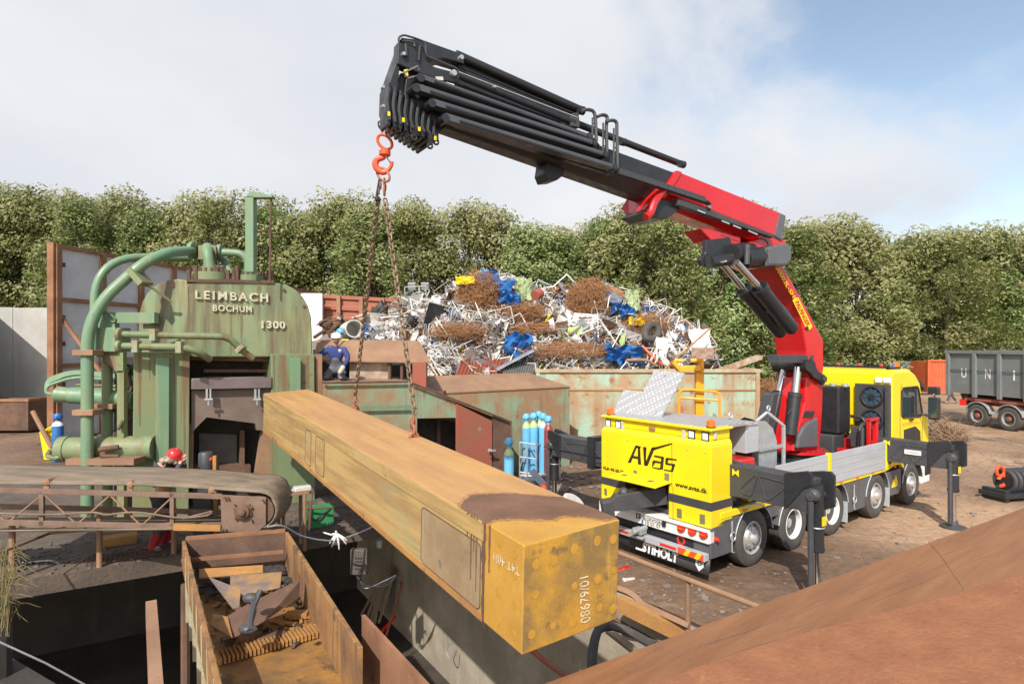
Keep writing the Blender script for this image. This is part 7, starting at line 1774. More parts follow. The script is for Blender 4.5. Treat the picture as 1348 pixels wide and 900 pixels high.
m = MB(); m.tube(bez([W(352, 693, 9.7), W(372, 692, 9.9), W(400, 706, 10.4), W(440, 711, 11.0), W(475, 700, 11.8), W(500, 688, 12.4)], 6), .016, 6); m.build('slack_cable', K['galv'], label='pale slack cable hanging from the conveyor end towards the steel block', cat='cable')
m = MB(); c = W(445, 706, 11.0)
for k in range(7): a = q.uniform(0, 6.28); m.tube(bez([c + V((-.02, 0, .05)), c + V((math.cos(a) * .1, -.02, math.sin(a) * .1)), c + V((math.cos(a) * .16, 0, math.sin(a) * .17 - .06))], 3), [.02, .018, .018, .016, .014, .012, .01], 5)
m.tube([c + V((-.28, 0, .08)), c], .015, 5); m.build('white_rag', K['white'], label='white rag knotted round the slack cable', cat='rag')
# dump chute
ZR = .96
ch_ = thing('scrap_chute', 'rusty orange open steel chute full of plate offcuts below the conveyor', 'chute', V((-3.2, 7.6, -.1)))
rt_b, rt_f = V((-3.66, 9.8, 0)), V((-1.54, 6.08, 0)); lt_b, lt_f = V((-5.05, 9.4, 0)), V((-2.59, 5.43, 0))
cdir = (rt_f - rt_b).normalized(); cno = V((-cdir.y, cdir.x, 0))
def wall(a, b, z0, z1, th, name, mt, par=ch_):
    d = (b - a).normalized(); n_ = V((-d.y, d.x, 0)); m = MB(); m.prism([a + Z_ * z0, b + Z_ * z0, b + Z_ * z1, a + Z_ * z1], n_ * th); return m.build(name, K[mt], par, smooth=False, bevel=.006)
wall(rt_b, rt_f, .30, ZR, .05, 'side_wall', 'chutem')
lf2 = lt_f + (lt_f - lt_b).normalized() * 1.6
lw_ = wall(lt_b, lf2, .55, ZR, -.05, 'side_wall', 'chutem')
wall(lt_b, rt_b, .30, ZR, .05, 'end_wall', 'rustdk')
m = MB(); d = (rt_b - lt_b).normalized()
m.box((0, 0, 0), ((rt_b - lt_b).length, .08, .05), d, V((-d.y, d.x, 0)), Z_, lt_b + Z_ * (ZR - .01)); m.box((0, -.28, -.25), ((rt_b - lt_b).length, -.24, -.2), d, V((-d.y, d.x, 0)), Z_, lt_b + Z_ * ZR); m.build('top_bar', K['rust'], ch_, smooth=False)
fl_b = [lt_b, rt_b, rt_f + cdir * .3, lf2]
m = MB(); m.prism([V((p.x, p.y, .31)) for p in fl_b], (0, 0, -.05)); m.build('floor', mat('chfloor', (.32, .155, .03), (.15, .085, .04), scale=2.2, rough=.7, c3=(.10, .06, .03), c3amt=.46, c3scale=2.6, bump=.2), ch_, smooth=False)
for p in (rt_b, rt_f, lt_b, lf2): m = MB(); m.cyl(V((p.x, p.y, -3.6)), V((p.x, p.y, .28)), .07, 8); m.build('leg', K['rustdk'], ch_)
m = MB(); rw = mat('ribw', (.36, .34, .22), (.26, .2, .12), scale=3, rough=.8)
for k in range(9):
    p = lt_b + (lf2 - lt_b) * (.12 + k * .098); dd = (lf2 - lt_b).normalized(); m.prism([p - cno * -.02 + Z_ * (ZR - .02), p + dd * .06 + Z_ * (ZR - .02), p + dd * .28 + Z_ * .1, p + dd * .22 + Z_ * .1], -V((dd.y * -1, dd.x, 0)) * .06)
m.build('stiffener', rw, ch_, smooth=False)
m = MB(); dd = (lf2 - lt_b).normalized(); a = lt_b + dd * .6 + V((dd.y, -dd.x, 0)) * .55; m.box((1.1, 0, .55), (3.6, .12, .75), dd, V((-dd.y, dd.x, 0)), Z_, a); m.build('side_bar', K['rustpk'], ch_, smooth=False)
# things in the chute
m = MB(); q = random.Random(31)
for k in range(420):
    p = lt_b + (rt_b - lt_b) * q.uniform(.04, .96) + (lf2 - lt_b).normalized() * abs(q.gauss(.1, .45)); r_ = q.uniform(.02, .075)
    m.ball(V((p.x, p.y, .33 + q.uniform(0, .05) + .12 * max(0, 1 - (p - lt_b).length / 3))), r_, 5, 4, (1.2, 1, .6))
m.build('swarf_heap', K['dark'], label='dark grimy swarf and lumps heaped against the back of the chute', cat='swarf', kind='stuff', smooth=False)
def plate(pts, lab, mt='rustor', th=.02, cat='steel offcut', nm='plate_offcut'):
    P = [W(*p) for p in pts]; n_ = (P[1] - P[0]).cross(P[2] - P[0]).normalized(); m = MB(); m.prism(P, n_ * th); m.build(nm, K[mt], label=lab, cat=cat, smooth=False, bevel=.004)
zf = .33
def gp_(px, py, z=zf): p = G(px, py, z); return (px, py, p.y)
blm = K['rustbl'] = mat('rustbl', (.30, .17, .07), (.15, .12, .11), scale=2.5, lo=.42, hi=.56, rough=.6, c3=(.40, .21, .06), c3amt=.4, c3scale=4)
plate([(262, 748, 8.9), (346, 743, 8.9), (346, 752, 8.7), (262, 760, 8.7)], 'narrow rusty strip across the back of the chute', 'rustor', nm='strip_offcut')
plate([(303, 757, 8.45), (371, 752, 8.5), (369, 772, 8.1), (320, 782, 8.0), (303, 770, 8.2)], 'blue brown plate standing near the back of the chute', 'rustbl')
plate([(274, 758, 8.3), (317, 775, 8.1), (315, 799, 7.8), (306, 800, 7.85)], 'triangular blue rust plate leaning on the left of the chute', 'rustbl')
plate([(300, 811, 7.55), (330, 793, 7.75), (398, 762, 8.25), (397, 783, 8.1), (352, 815, 7.4), (310, 838, 7.1)], 'long bent rusty plate lying diagonally across the chute', 'rustdk')
plate([(280, 806, 7.6), (300, 811, 7.5), (306, 838, 7.05), (276, 822, 7.3)], 'flat orange plate in the left corner of the chute', 'rustor')
m = MB(); q = random.Random(77)
for k in range(190):
    px, py = q.uniform(285, 420), q.uniform(765, 850)
    p = G(px, py, .335); a = q.uniform(0, 3.14); x = V((math.cos(a), math.sin(a), q.uniform(-.25, .25))).normalized(); y = x.cross(V((q.uniform(-.3, .3), q.uniform(-.3, .3), 1))).normalized(); s_ = q.uniform(.015, .07); t_ = s_ * q.uniform(.25, .8)
    m.mi = q.choice((0, 0, 1, 2)); m.prism([p - x * s_ - y * t_, p + x * s_ * .8 - y * t_, p + x * s_ + y * t_ * .6, p - x * s_ * .5 + y * t_], V((0, 0, q.uniform(.006, .03))))
m.build('scrap_flakes', [K['rustor'], K['rustdk'], K['dark']], label='loose rusty flakes and small cuttings strewn over the chute floor', cat='cuttings', kind='stuff', smooth=False)
def block(px, py, sx, sy, sz, rot, lab, mt):
    p = G(px, py, zf); x = V((math.cos(rot), math.sin(rot), 0)); y = V((-math.sin(rot), math.cos(rot), 0)); m = MB(); m.box((-sx, -sy, 0), (sx, sy, sz), x, y, Z_, p); m.build('steel_bar_offcut', K[mt], label=lab, cat='steel offcut', smooth=False, bevel=.006)
block(356, 842, .17, .06, .08, .55, 'short dark steel bar in front of the plates in the chute', 'rustdk')
block(391, 812, .14, .08, .07, .15, 'short flat orange bar with two holes at the right of the chute', 'rustor')
block(372, 820, .2, .035, .03, -.3, 'thin orange strip lying between the two steel bars', 'rustor')
block(333, 848, .1, .03, .05, .9, 'small orange stub left of the dark steel bar', 'rustor')
m = MB()
a, b = G(288, 873, zf), G(424, 835, zf); dd = (b - a).normalized(); nn = V((-dd.y, dd.x, 0)); L_ = (b - a).length
for k in range(26): p = a + dd * L_ * k / 26; m.box((0, 0, .0), (.026, .26, .07), dd, nn, Z_, p + nn * -.05)
m.box((0, .05, -.015), (L_, .12, .03), dd, nn, Z_, a); m.build('toothed_rack', K['rustor'], label='orange toothed steel rack lying across the chute floor', cat='rack', smooth=False)
m = MB(); m.tube(bez([W(343, 776, 7.3), W(335, 795, 7.2), W(330, 815, 6.95), W(329, 830, 6.8)], 5), .035, 7); m.ball(W(330, 787, 7.25), .08, 8, 6, (1.3, .8, .8)); m.ball(W(326, 828, 6.85), .08, 8, 6, (1.4, .8, .7)); m.tube([W(330, 790, 7.2), W(338, 800, 7.15), W(333, 818, 7.0)], .01, 5); m.build('hose_coupling', K['blackm'], label='black hose with couplings draped over the plates in the chute', cat='hose')
# upright plate in the pit right of the chute
a, b = W(476, 809, 6.95), W(563, 904, 5.5); m = MB(); m.prism([a, b, b - Z_ * (b.z + 3.6), a - Z_ * (a.z + 3.6)], V((.84, .54, 0)) * .04); m.build('upright_plate', K['rust'], label='upright brown steel plate standing in the pit right of the chute', cat='steel plate', smooth=False)
# tools at pit wall: planks, rake, red shovel
def onwall(px, py): return PL(PIT + n_in * .10, n_in).hit(px, py)
for i, (x0, y0_, x1, y1_, w_) in enumerate(((511, 750, 503, 817, .13), (507, 748, 497, 812, .06), (500, 764, 490, 806, .05), (518, 757, 514, 815, .05), (505, 760, 508, 815, .07))):
    a, b = onwall(x0, y0_), onwall(x1, y1_) + n_in * .3; m = MB(); m.prism([a - WE * w_, a + WE * w_, b + WE * w_, b - WE * w_], n_in * .03)
    m.build('wooden_plank', K['wood'], label=('widest pale plank leaning on the pit wall', 'narrow plank left of the widest one on the pit wall', 'short leftmost lath leaning on the pit wall', 'thin lath at the right of the leaning planks', 'medium plank overlapping the widest one')[i], cat='plank', group='planks on the pit wall', smooth=False)
m = MB(); a, b = onwall(528, 772), onwall(526, 838) + n_in * .4; m.tube([a, b], .03, 7); m.tube(bez([a, a + Z_ * .12 + WE * .05, a + Z_ * .1 - WE * .05, a], 4), .025, 6); shv = thing('shovel', 'long handled red shovel leaning on the pit wall right of the planks', 'shovel', b); m.build('handle', K['rustred'], shv)
m = MB(); m.prism([b + WE * .12, b - WE * .12, b - WE * .16 - Z_ * .2, b - Z_ * .34, b + WE * .14 - Z_ * .2], n_in * .03); m.build('blade', K['rustred'], shv, smooth=False)
m = MB(); a, b = onwall(520, 811), onwall(515, 838) + n_in * .5; m.tube([a, b], .04, 7); m.build('hand_tool', K['redlens'], label='short red hand tool left of the shovel blade', cat='tool')
cb_ = thing('control_box', 'grey control box with push buttons hanging under the ledge', 'control box', W(472, 755, 12.2))
m = MB(); c = W(472, 740, 12.0); m.box((-.17, 0, -.25), (.17, .14, .25), o=c); m.build('casing', mat('cbx', (.11, .10, .085), (.08, .07, .06), scale=5, rough=.7), cb_, smooth=False, bevel=.02)
m = MB()
for i in range(3):
    for j in range(4): m.cyl(c + V((-.05 + .05 * i, -.02, -.12 + .07 * j)), c + V((-.05 + .05 * i, 0, -.12 + .07 * j)), .014, 8)
m.build('button', K['black'], cb_)
m = MB()
for k in range(3): m.tube(bez([c + V((.05 * k - .1, .1, -.25)), c + V((.1, .05, -.45 - k * .04)), c + V((.5, .1, -.5 + k * .05)), c + V((.75, .2, -.30))], 5), .018, 6)
m.build('cable', K['black'], cb_)
# small switch box right of it
m = MB(); c = W(499, 716, 12.6); m.box((-.05, 0, -.08), (.05, .05, .08), o=c); m.build('switch_box', K['galv'], label='tiny grey switch box on the dark wall right of the control box', cat='switch', smooth=False)
m = MB(); m.tube(bez([onwall(592, 845), onwall(588, 858), onwall(594, 868), onwall(596, 850)], 5), .012, 6); m.build('wire_loop', K['galv'], label='thin wire loop on the lit part of the pit wall', cat='wire')
# hoses on the kerb and beneath the block
m = MB(); m.tube(bez([W(779, 905, 6.6), W(780, 860, 6.9), W(787, 830, 7.3), W(800, 824, 7.5), W(815, 826, 7.4), W(835, 835, 7.3), W(862, 850, 7.0)], 6), .055, 8); m.build('thick_hose', K['rubber'], label='thick black hose looping over the pit edge beside the end of the steel block', cat='hose')
m = MB(); m.tube(bez([W(700, 855, 7.4), W(725, 875, 7.2), W(755, 895, 6.8)], 5), .035, 8); m.build('rusty_pipe', K['rustred'], label='rusty red pipe crossing the pit wall below the steel block', cat='pipe')
m = MB(); a, b = W(797, 829, 7.9), W(832, 856, 7.0); m.prism([a, b, b + V((.1, .04, 0)), a + V((.1, .04, 0))], (0, 0, -.04)); m.build('timber', K['wood'], label='pale timber strip lying on the pit edge by the black hose', cat='timber', smooth=False)
m = MB(); a, b = W(812, 785, 8.15), W(905, 834, 7.75); m.prism([a, b, b - Z_ * .16, a - Z_ * .20], V((.1, .06, 0))); m.build('edge_beam', K['rustor'], label='dirty ochre edge beam under the lower rail', cat='beam', smooth=False)
# railing
rl = thing('railing', 'pinkish brown steel railing between the steel block and the truck', 'railing', V((2.24, 7.74, 0)))
rA, rB = W(790, 718, 8.9), W(1000, 799, 6.95); m = MB(); m.tube([rA, rB], .034, 10); m.build('top_rail', K['rustpk'], rl)
rC, rD = W(795, 768, 8.75), W(907, 824, 7.70); m = MB(); m.tube(bez([rC, W(830, 781, 8.4), W(850, 797, 8.2), rD], 5), [.05] * 16, 4); m.build('lower_rail', K['rustpk'], rl, smooth=False)
m = MB(); p = W(905.5, 765, 7.74); m.cyl(V((p.x, p.y, 0)), p, .034, 10); m.build('post', K['rustpk'], rl)
m = MB(); p = rA.lerp(rB, -.02); m.cyl(V((p.x, p.y, 0)), p, .034, 10); m.build('post', K['rustpk'], rl)
# bits of red and white litter near the block
m = MB(); p = G(822, 748); m.box((-.12, -.03, 0), (.12, .03, .03), V((.8, .6, 0)), V((-.6, .8, 0)), Z_, p); m.build('red_strip', K['redlens'], label='small red strip of litter right of the steel block', cat='litter', smooth=False)
m = MB(); p = G(820, 764); m.lathe([(.04, 0), (.05, .02), (.04, .04), (.02, .22)], p, (.9, .3, .05), 12); m.build('plastic_bottle', K['whitedirty'], label='small pale bottle below the red strip', cat='bottle')
# ---- foreground hopper plates
P1 = [W(700, 905, 4.6), W(1380, 656, 6.2), W(1500, 860, 3.9), W(800, 1040, 3.2)]
hp1 = thing('hopper_plate', 'big smooth rust brown steel plate in the right foreground, crossed by a pale seam', 'steel plate', P1[0])
pn_ = (P1[1] - P1[0]).cross(P1[3] - P1[0]).normalized(); pn_ = pn_ if pn_.z > 0 else -pn_
pl1 = PL(P1[0], pn_)
P1 = plq(pl1, (700, 905), (1380, 656), (1500, 860), (820, 1040))
m = MB(); m.prism(P1, -pn_ * .03); m.build('plate', K['plate'], hp1, smooth=False, bevel=.006)
i_ = (P1[3] - P1[0]).normalized() * .12; e_ = P1[0] + i_, P1[1] + i_; m = MB(); m.prism([e_[0] - V((0, 0, .06)), e_[1] - V((0, 0, .06)), V((e_[1].x, e_[1].y, -.1)), V((e_[0].x, e_[0].y, -3.6))], i_ * .3); m.build('side_wall', K['rustdk'], hp1, smooth=False)
m = MB(); m.tube([pl1.shift(.002).hit(1222, 712), pl1.shift(.002).hit(1238, 730), pl1.shift(.002).hit(1270, 775)], .004, 5); m.tube(plq(pl1.shift(.002), (763, 880), (775, 905)), .003, 5); m.build('weld_seam', K['rustpk'], hp1)
m = MB(); q = random.Random(12)
for (x0, y0_, x1, y1_) in ((800, 892, 1340, 700), (880, 860, 1150, 770), (900, 880, 1348, 720), (1000, 838, 1200, 768), (820, 884, 950, 846)):
    pts = []
    for i in range(16): t = i / 15; pts.append(pl1.shift(.0006).hit(x0 + (x1 - x0) * t, y0_ + (y1_ - y0_) * t + q.uniform(-1.6, 1.6) + 5 * math.sin(t * 5)))
    m.tube(pts, [.0009 + .0016 * abs(math.sin(i * 1.3)) for i in range(16)], 4)
m.build('scratch', K['rustdk'], hp1)
P2 = [W(845, 903, 3.3), W(1380, 747, 3.9), W(1700, 1100, 2.3), W(1000, 1250, 1.9)]
pn2 = (P2[1] - P2[0]).cross(P2[3] - P2[0]).normalized(); pn2 = pn2 if pn2.z > 0 else -pn2
pl2 = PL(P2[0], pn2); m = MB(); P2 = plq(pl2, (845, 903), (940, 868), (1040, 836), (1200, 795), (1380, 745), (1700, 1100), (1000, 1250))
m.prism(P2, -pn2 * .02); m.build('rusted_plate', K['plate2'], label='coarse red rust plate edge in the nearest right corner', cat='steel plate', smooth=False, bevel=.008)
# ---- lower-left corner girder, wire and dry grass
m = MB(); a, b = W(-30, 838, 7.0), W(100, 915, 6.2); m.prism([a, b, b - Z_ * .4, a - Z_ * .4], V((-.1, -.25, 0))); m.build('corner_girder', K['dark'], label='dark rusty girder in the lower left corner', cat='girder', smooth=False)
m = MB(); m.tube([W(-10, 840, 5), W(60, 872, 5.2), W(120, 905, 5.5)], .008, 5); m.build('thin_wire', K['galv'], label='thin pale wire above the corner girder', cat='wire')
m = MB(); q = random.Random(2)
for k in range(90):
    c = W(q.uniform(-25, 12), q.uniform(790, 840), 6.2 + q.uniform(-.2, .2)); dx = q.uniform(-.1, .38); h_ = q.uniform(.2, .65)
    m.tube(bez([c, c + V((dx * .4, 0, h_)), c + V((dx, 0, h_ * (.9 if k % 3 else .55)))], 4), [.004] * 8 + [.001], 3, cap=False)
m.build('dry_grass', K['grassm'], label='tuft of dry grass at the left edge below the conveyor', cat='grass', kind='stuff', smooth=False)
m = MB(); m.cyl(W(-2, 790, 6.4), W(-2, 1100, 6.4), .12, 10); m.build('pit_post', K['dark'], label='dark post at the left edge carrying the grass tuft', cat='post')
# ================================================================== PEOPLE
def skin_mesh(name, nodes, edges, mt, parent, sub=2, label=None):
    """nodes: {key: (point, radius)}; grows one continuous surface"""
    ks = list(nodes); o0 = WL[parent.name]
    me = bpy.data.meshes.new(name); me.from_pydata([tuple(V(nodes[k][0]) - o0) for k in ks], [(ks.index(a), ks.index(b)) for a, b in edges], [])
    bm = bmesh.new(); bm.from_mesh(me); ly = bm.verts.layers.skin.verify(); bm.verts.ensure_lookup_table()
    for i, k in enumerate(ks):
        r = nodes[k][1]; r = r if isinstance(r, tuple) else (r, r); bm.verts[i][ly].radius = r; bm.verts[i][ly].use_root = (i == 0)
    bm.to_mesh(me); bm.free()
    ob = bpy.data.objects.new(name, me); C.objects.link(ob)
    sk = ob.modifiers.new('s', 'SKIN'); sk.use_smooth_shade = True; sk.branch_smoothing = .6
    su = ob.modifiers.new('u', 'SUBSURF'); su.levels = sub; su.render_levels = sub
    dg = bpy.context.evaluated_depsgraph_get(); m2 = bpy.data.meshes.new_from_object(ob.evaluated_get(dg)); ob.modifiers.clear(); ob.data = m2
    m2.materials.clear(); m2.materials.append(mt); m2.shade_smooth(); ob.parent = parent; WL[ob.name] = o0
    if label: ob['label'] = label
    return ob
def person(label, J, cols, face, origin, cat='person', fingers=True):
    p = thing('person', label, cat, origin)
    f = V(face).normalized(); up = V((0, 0, 1)); sd = f.cross(up).normalized()
    g = lambda k: V(J[k])
    nodes = {'pelvis': (g('pelvis'), .125), 'waist': ((g('pelvis') + g('chest')) / 2, .115), 'chest': (g('chest'), .135), 'neck': (g('neck'), .055), 'headb': (g('head') - up * .07, .07)}
    edges = [('pelvis', 'waist'), ('waist', 'chest'), ('chest', 'neck'), ('neck', 'headb')]
    for s in 'lr':
        nodes[s + 'sh'] = (g(s + 'sh'), .068); nodes[s + 'el'] = (g(s + 'el'), .045); nodes[s + 'wr'] = (g(s + 'wr'), .03)
        hd = (g(s + 'wr') - g(s + 'el')).normalized(); nodes[s + 'pa'] = (g(s + 'wr') + hd * .08, (.042, .022))
        nodes[s + 'hip'] = (g(s + 'hip'), .095); nodes[s + 'kn'] = (g(s + 'kn'), .062); nodes[s + 'an'] = (g(s + 'an'), .042); nodes[s + 'to'] = (g(s + 'to'), .035)
        edges += [('chest', s + 'sh'), (s + 'sh', s + 'el'), (s + 'el', s + 'wr'), (s + 'wr', s + 'pa'), ('pelvis', s + 'hip'), (s + 'hip', s + 'kn'), (s + 'kn', s + 'an'), (s + 'an', s + 'to')]
    body = skin_mesh('body', nodes, edges, K['skin'], p)
    # head with face, ears; fingers - added to the body's own mesh
    h = g('head'); m = MB(); o0 = WL[p.name]
    m.ball(h, .1, 18, 12, (.82, .95, 1.18)); m.ball(h + f * .092 - up * .015, .022, 8, 6, (.8, .8, 1.3)); m.ball(h + f * .085 - up * .062, .022, 8, 6, (1.3, .8, .5))
    for s in (-1, 1): m.ball(h + sd * s * .085 - up * .01, .025, 8, 6, (.6, 1, 1.3))
    m.ball(h - up * .085 + f * .035, .05, 10, 7)
    for s in 'lr':
        w_ = g(s + 'wr'); hd = (w_ - g(s + 'el')).normalized(); a = hd.cross(up if abs(hd.z) < .9 else f).normalized(); n_ = a.cross(hd)
        for i, ln in enumerate((.066, .075, .070, .055)):
            b0 = w_ + hd * .10 + a * (.03 - .02 * i); m.tube([b0 - hd * .02, b0 + hd * ln * .5 - n_ * .008, b0 + hd * ln * .8 - n_ * .03, b0 + hd * ln * .85 - n_ * .05], [.011, .010, .009, .006], 6)
        b0 = w_ + hd * .04 + a * .036; m.tube([b0, b0 + hd * .03 + a * .03 - n_ * .01, b0 + hd * .055 + a * .04 - n_ * .03], [.013, .012, .008], 6)
    hm_ = m.build('tmp', K['gl'] if False else K['skin'], p); 
    bm = bmesh.new(); bm.from_mesh(body.data); bm.from_mesh(hm_.data); bm.to_mesh(body.data); bm.free(); bpy.data.objects.remove(hm_); body.data.shade_smooth()
    m = MB()
    for s in (-1, 1): m.ball(h + f * .084 + sd * s * .033 + up * .012, .012, 8, 6)
    m.build('eyes', K['black'], p)
    # clothes
    jn = {'chest': (g('chest'), (.185, .175)), 'waist': (nodes['waist'][0], .155), 'pel': (g('pelvis') + up * .02, .15), 'col': (g('neck') - up * .02, .085)}
    je = [('chest', 'waist'), ('waist', 'pel'), ('chest', 'col')]
    for s in 'lr':
        hd = (g(s + 'wr') - g(s + 'el')).normalized()
        jn[s + 'sh'] = (g(s + 'sh'), .105); jn[s + 'el'] = (g(s + 'el'), .064); jn[s + 'wr'] = (g(s + 'wr') - hd * .01, .047)
        je += [('chest', s + 'sh'), (s + 'sh', s + 'el'), (s + 'el', s + 'wr')]
    skin_mesh('jacket', jn, je, cols['jacket'], p)
    tn = {'pel': (g('pelvis'), .15)}; te = []
    for s in 'lr':
        tn[s + 'hip'] = (g(s + 'hip'), .118); tn[s + 'kn'] = (g(s + 'kn'), .085); tn[s + 'an'] = (g(s + 'an') + (g(s + 'kn') - g(s + 'an')) * .08, .068)
        te += [('pel', s + 'hip'), (s + 'hip', s + 'kn'), (s + 'kn', s + 'an')]
    if cols.get('bib'): tn['wa'] = (nodes['waist'][0], .168); tn['ch'] = (g('chest') - up * .03 + f * .03, (.165, .16)); te += [('pel', 'wa'), ('wa', 'ch')]
    skin_mesh('trousers', tn, te, cols['trousers'], p)
    for s in 'lr':
        m = MB(); a, t = g(s + 'an'), g(s + 'to'); d = (t - a); m.tube([a - d * .35 - up * .02, a - d * .1 - up * .02, a + d * .5 - up * .025, t - up * .01, t + d * .2 - up * .015], [.03, .058, .052, .045, .02], 10); m.build('boot', K['boot'], p)
        if cols.get('glove'):
            hd = (g(s + 'wr') - g(s + 'el')).normalized(); c = g(s + 'wr') + hd * .05; m = MB(); m.tube([g(s + 'wr') - hd * .05, g(s + 'wr') - hd * .045, c, c + hd * .06, c + hd * .11 - up * .01], [.02, .058, .05, .055, .03], 10); m.build('glove', cols['glove'], p)
    # helmet
    if cols.get('helmet'):
        m = MB(); hu = (up + f * J.get('tilt', .0)).normalized(); c = h + hu * .035
        m.lathe([(.130, -.02), (.128, 0), (.124, .04), (.106, .08), (.07, .106), (.03, .117), (.001, .12)], c, hu, 24)
        hf = (f - hu * f.dot(hu)).normalized(); hs = hu.cross(hf)
        pts = [c - hu * .012 + hf * (.115 * math.cos(a) + (.06 * math.cos(a) ** 2)) + hs * .11 * math.sin(a) for a in [(-80 + i * 16) * math.pi / 180 for i in range(11)]]
        m.prism(pts, -hu * .012); m.tube([c + hf * .112 + hu * .05, c + hu * .12, c - hf * .112 + hu * .05], .010, 6); m.build('helmet', cols['helmet'], p)
    if cols.get('scarf'):
        m = MB(); m.torus(g('neck') + up * .01, up, .075, .05, 16, 8); m.ball(h - up * .05 - f * .02, .108, 12, 8, (.9, .95, .8)); m.build('scarf', cols['scarf'], p)
    if cols.get('beard'):
        m = MB(); m.ball(h - up * .075 + f * .04, .058, 10, 7, (1.1, .9, .8)); m.build('beard', cols['beard'], p)
    return p
# kneeling worker in blue on the green wall top (px 418-463)
zt_ = 3.06; Yw = 15.05
def P_(px, py, Y=Yw): return W(px, py, Y)
kx = (441 - CX) / F * Yw
J = dict(pelvis=(kx, 15.25, zt_ + .30), chest=(kx + .0, 15.12, zt_ + .70), neck=(kx + .02, 15.08, zt_ + .90), head=(kx + .04, 15.02, zt_ + 1.06),
 lsh=(kx - .20, 15.12, zt_ + .80), lel=(kx - .36, 15.05, zt_ + .66), lwr=(kx - .56, 14.95, zt_ + .62),
 rsh=(kx + .22, 15.10, zt_ + .80), rel=(kx + .34, 15.02, zt_ + .56), rwr=(kx + .24, 14.86, zt_ + .34),
 lhip=(kx - .13, 15.22, zt_ + .26), lkn=(kx - .20, 14.86, zt_ + .10), lan=(kx - .18, 15.28, zt_ + .07), lto=(kx - .18, 15.44, zt_ + .05),
 rhip=(kx + .13, 15.22, zt_ + .26), rkn=(kx + .20, 14.86, zt_ + .10), ran=(kx + .18, 15.28, zt_ + .07), rto=(kx + .18, 15.44, zt_ + .05))
kn = person('worker in white helmet and navy and grey jacket kneeling on the green wall top', J, dict(jacket=K['navy'], trousers=K['greycloth'], glove=K['glove'], helmet=K['helmwhite'], beard=K['dark'], bib=1), (.25, -1, -.1), (kx, 15.2, zt_))
# second worker, blue helmet, mostly hidden behind
kx2 = (448 - CX) / F * 17.4; z2 = 2.35
zb = CH + (HZ - 434) * 17.4 / F - 1.74
J = dict(pelvis=(kx2, 17.5, zb + .95), chest=(kx2, 17.45, zb + 1.32), neck=(kx2, 17.42, zb + 1.50), head=(kx2 + .02, 17.38, zb + 1.64),
 lsh=(kx2 - .2, 17.45, zb + 1.42), lel=(kx2 - .28, 17.4, zb + 1.15), lwr=(kx2 - .2, 17.2, zb + 1.0), rsh=(kx2 + .2, 17.45, zb + 1.42), rel=(kx2 + .28, 17.4, zb + 1.15), rwr=(kx2 + .2, 17.2, zb + 1.0),
 lhip=(kx2 - .1, 17.5, zb + .9), lkn=(kx2 - .1, 17.47, zb + .5), lan=(kx2 - .1, 17.5, zb + .1), lto=(kx2 - .1, 17.35, zb + .04), rhip=(kx2 + .1, 17.5, zb + .9), rkn=(kx2 + .1, 17.47, zb + .5), ran=(kx2 + .1, 17.5, zb + .1), rto=(kx2 + .1, 17.35, zb + .04))
person('worker in light blue helmet and hi-vis jacket standing behind the kneeling one', J, dict(jacket=K['hivis'], trousers=K['navy'], helmet=K['helmblue']), (.6, -1, -.1), (kx2, 17.5, zb))
m = MB(); m.box((kx2 - 1.0, 17.0, zb - .1), (kx2 + 3, 18.2, zb - .005)); m.box((kx2 - .9, 17.1, 0), (kx2 - .8, 17.2, zb - .1)); m.box((kx2 + 2.8, 17.1, 0), (kx2 + 2.9, 17.2, zb - .1)); m.build('work_platform', K['rustdk'], label='low rusty platform under the blue helmet worker, behind the flap', cat='platform', smooth=False)
# old machinery scrap behind: drum, bars
m = MB(); m.lathe([(.28, 0), (.28, .7), (.24, .7), (.24, .05), (.001, .05)], W(458, 436, 19.0), (.5, -.85, .1), 20); m.build('white_drum', K['whitedirty'], label='open pale drum behind the brown flap, right of the workers', cat='drum')
m = MB(); q = random.Random(9)
for k in range(26): c = W(q.uniform(424, 470), q.uniform(418, 444), 19.6); m.tube([c, c + V((q.uniform(-.5, .5), q.uniform(-.2, .2), q.uniform(-.25, .25)))], q.uniform(.02, .07), 6)
for k in range(5): m.ball(W(430 + k * 9, 426 + 3 * (k % 2), 19.8), .22, 8, 6, (1.3, .8, .7))
m.box((-5.7, 18.9, 0), (-3.6, 19.9, 4.05)); m.build('scrap_machine', K['rustdk'], label='dark tangle of rusty machine parts above the workers', cat='scrap', smooth=False)
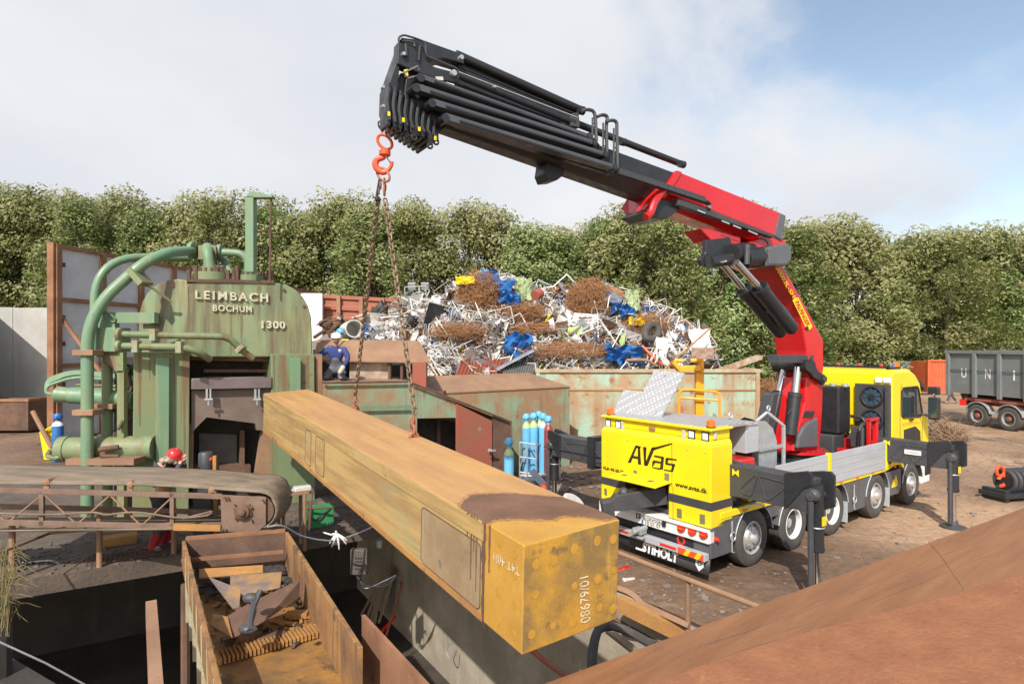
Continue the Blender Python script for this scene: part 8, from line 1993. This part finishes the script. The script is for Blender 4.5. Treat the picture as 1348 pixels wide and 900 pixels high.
# red helmet worker behind conveyor, bent forward, hand at face
bx, by = (218 - CX) / F * 10.95, 10.95; z0 = .3; hu_ = .11
J = dict(pelvis=(bx - .12, by + .05, z0 + hu_ + .93), chest=(bx - .08, by - .0, z0 + hu_ + 1.32), neck=(bx + .04, by - .03, z0 + hu_ + 1.49), head=(bx + .17, by - .04, z0 + hu_ + 1.56),
 lsh=(bx - .06, by + .20, z0 + hu_ + 1.45), lel=(bx + .22, by + .2, z0 + hu_ + 1.18), lwr=(bx + .30, by + .06, z0 + hu_ + 1.44), rsh=(bx - .04, by - .19, z0 + hu_ + 1.45), rel=(bx + .24, by - .2, z0 + hu_ + 1.17), rwr=(bx + .30, by - .06, z0 + hu_ + 1.46),
 lhip=(bx - .08, by + .13, z0 + .88), lkn=(bx + .02, by + .15, z0 + .48), lan=(bx - .12, by + .2, z0 + .09), lto=(bx + .05, by + .2, z0 + .04),
 rhip=(bx - .08, by - .1, z0 + .88), rkn=(bx - .0, by - .12, z0 + .48), ran=(bx - .16, by - .12, z0 + .09), rto=(bx - .0, by - .14, z0 + .04), tilt=.35)
rw_ = person('worker in red helmet and dark jacket with red trouser cuffs standing behind the conveyor', J, dict(jacket=K['darkcloth'], trousers=K['darkcloth'], helmet=K['helmred'], scarf=K['camo']), (1, -.12, -.25), (bx, by, z0))
for s in 'lr':
    a, b = V(J[s + 'an']), V(J[s + 'kn']); d = b - a; m = MB(); m.tube([a - d * .08, a + d * .1, a + d * .42, a + d * .62], [.085, .082, .086, .09], 12, cap=False); m.build('trouser_cuff', K['trouserred'], rw_)
# walking person behind the trailer
wx, wy = (1252.5 - CX) / F * 40.5, 40.5
J = dict(pelvis=(wx, wy, .95), chest=(wx, wy, 1.32), neck=(wx, wy, 1.50), head=(wx - .02, wy, 1.64), lsh=(wx, wy + .2, 1.42), lel=(wx + .12, wy + .25, 1.15), lwr=(wx - .05, wy + .25, .95), rsh=(wx, wy - .2, 1.42), rel=(wx - .12, wy - .25, 1.15), rwr=(wx - .25, wy - .25, .98),
 lhip=(wx, wy + .1, .9), lkn=(wx + .12, wy + .1, .5), lan=(wx + .42, wy + .1, .12), lto=(wx + .3, wy + .1, .04), rhip=(wx, wy - .1, .9), rkn=(wx - .2, wy - .1, .52), ran=(wx - .36, wy - .1, .1), rto=(wx - .52, wy - .1, .04))
person('person in dark trousers walking behind the grey skip trailer', J, dict(jacket=K['darkcloth'], trousers=K['darkcloth']), (-1, 0, 0), (wx, wy, 0))
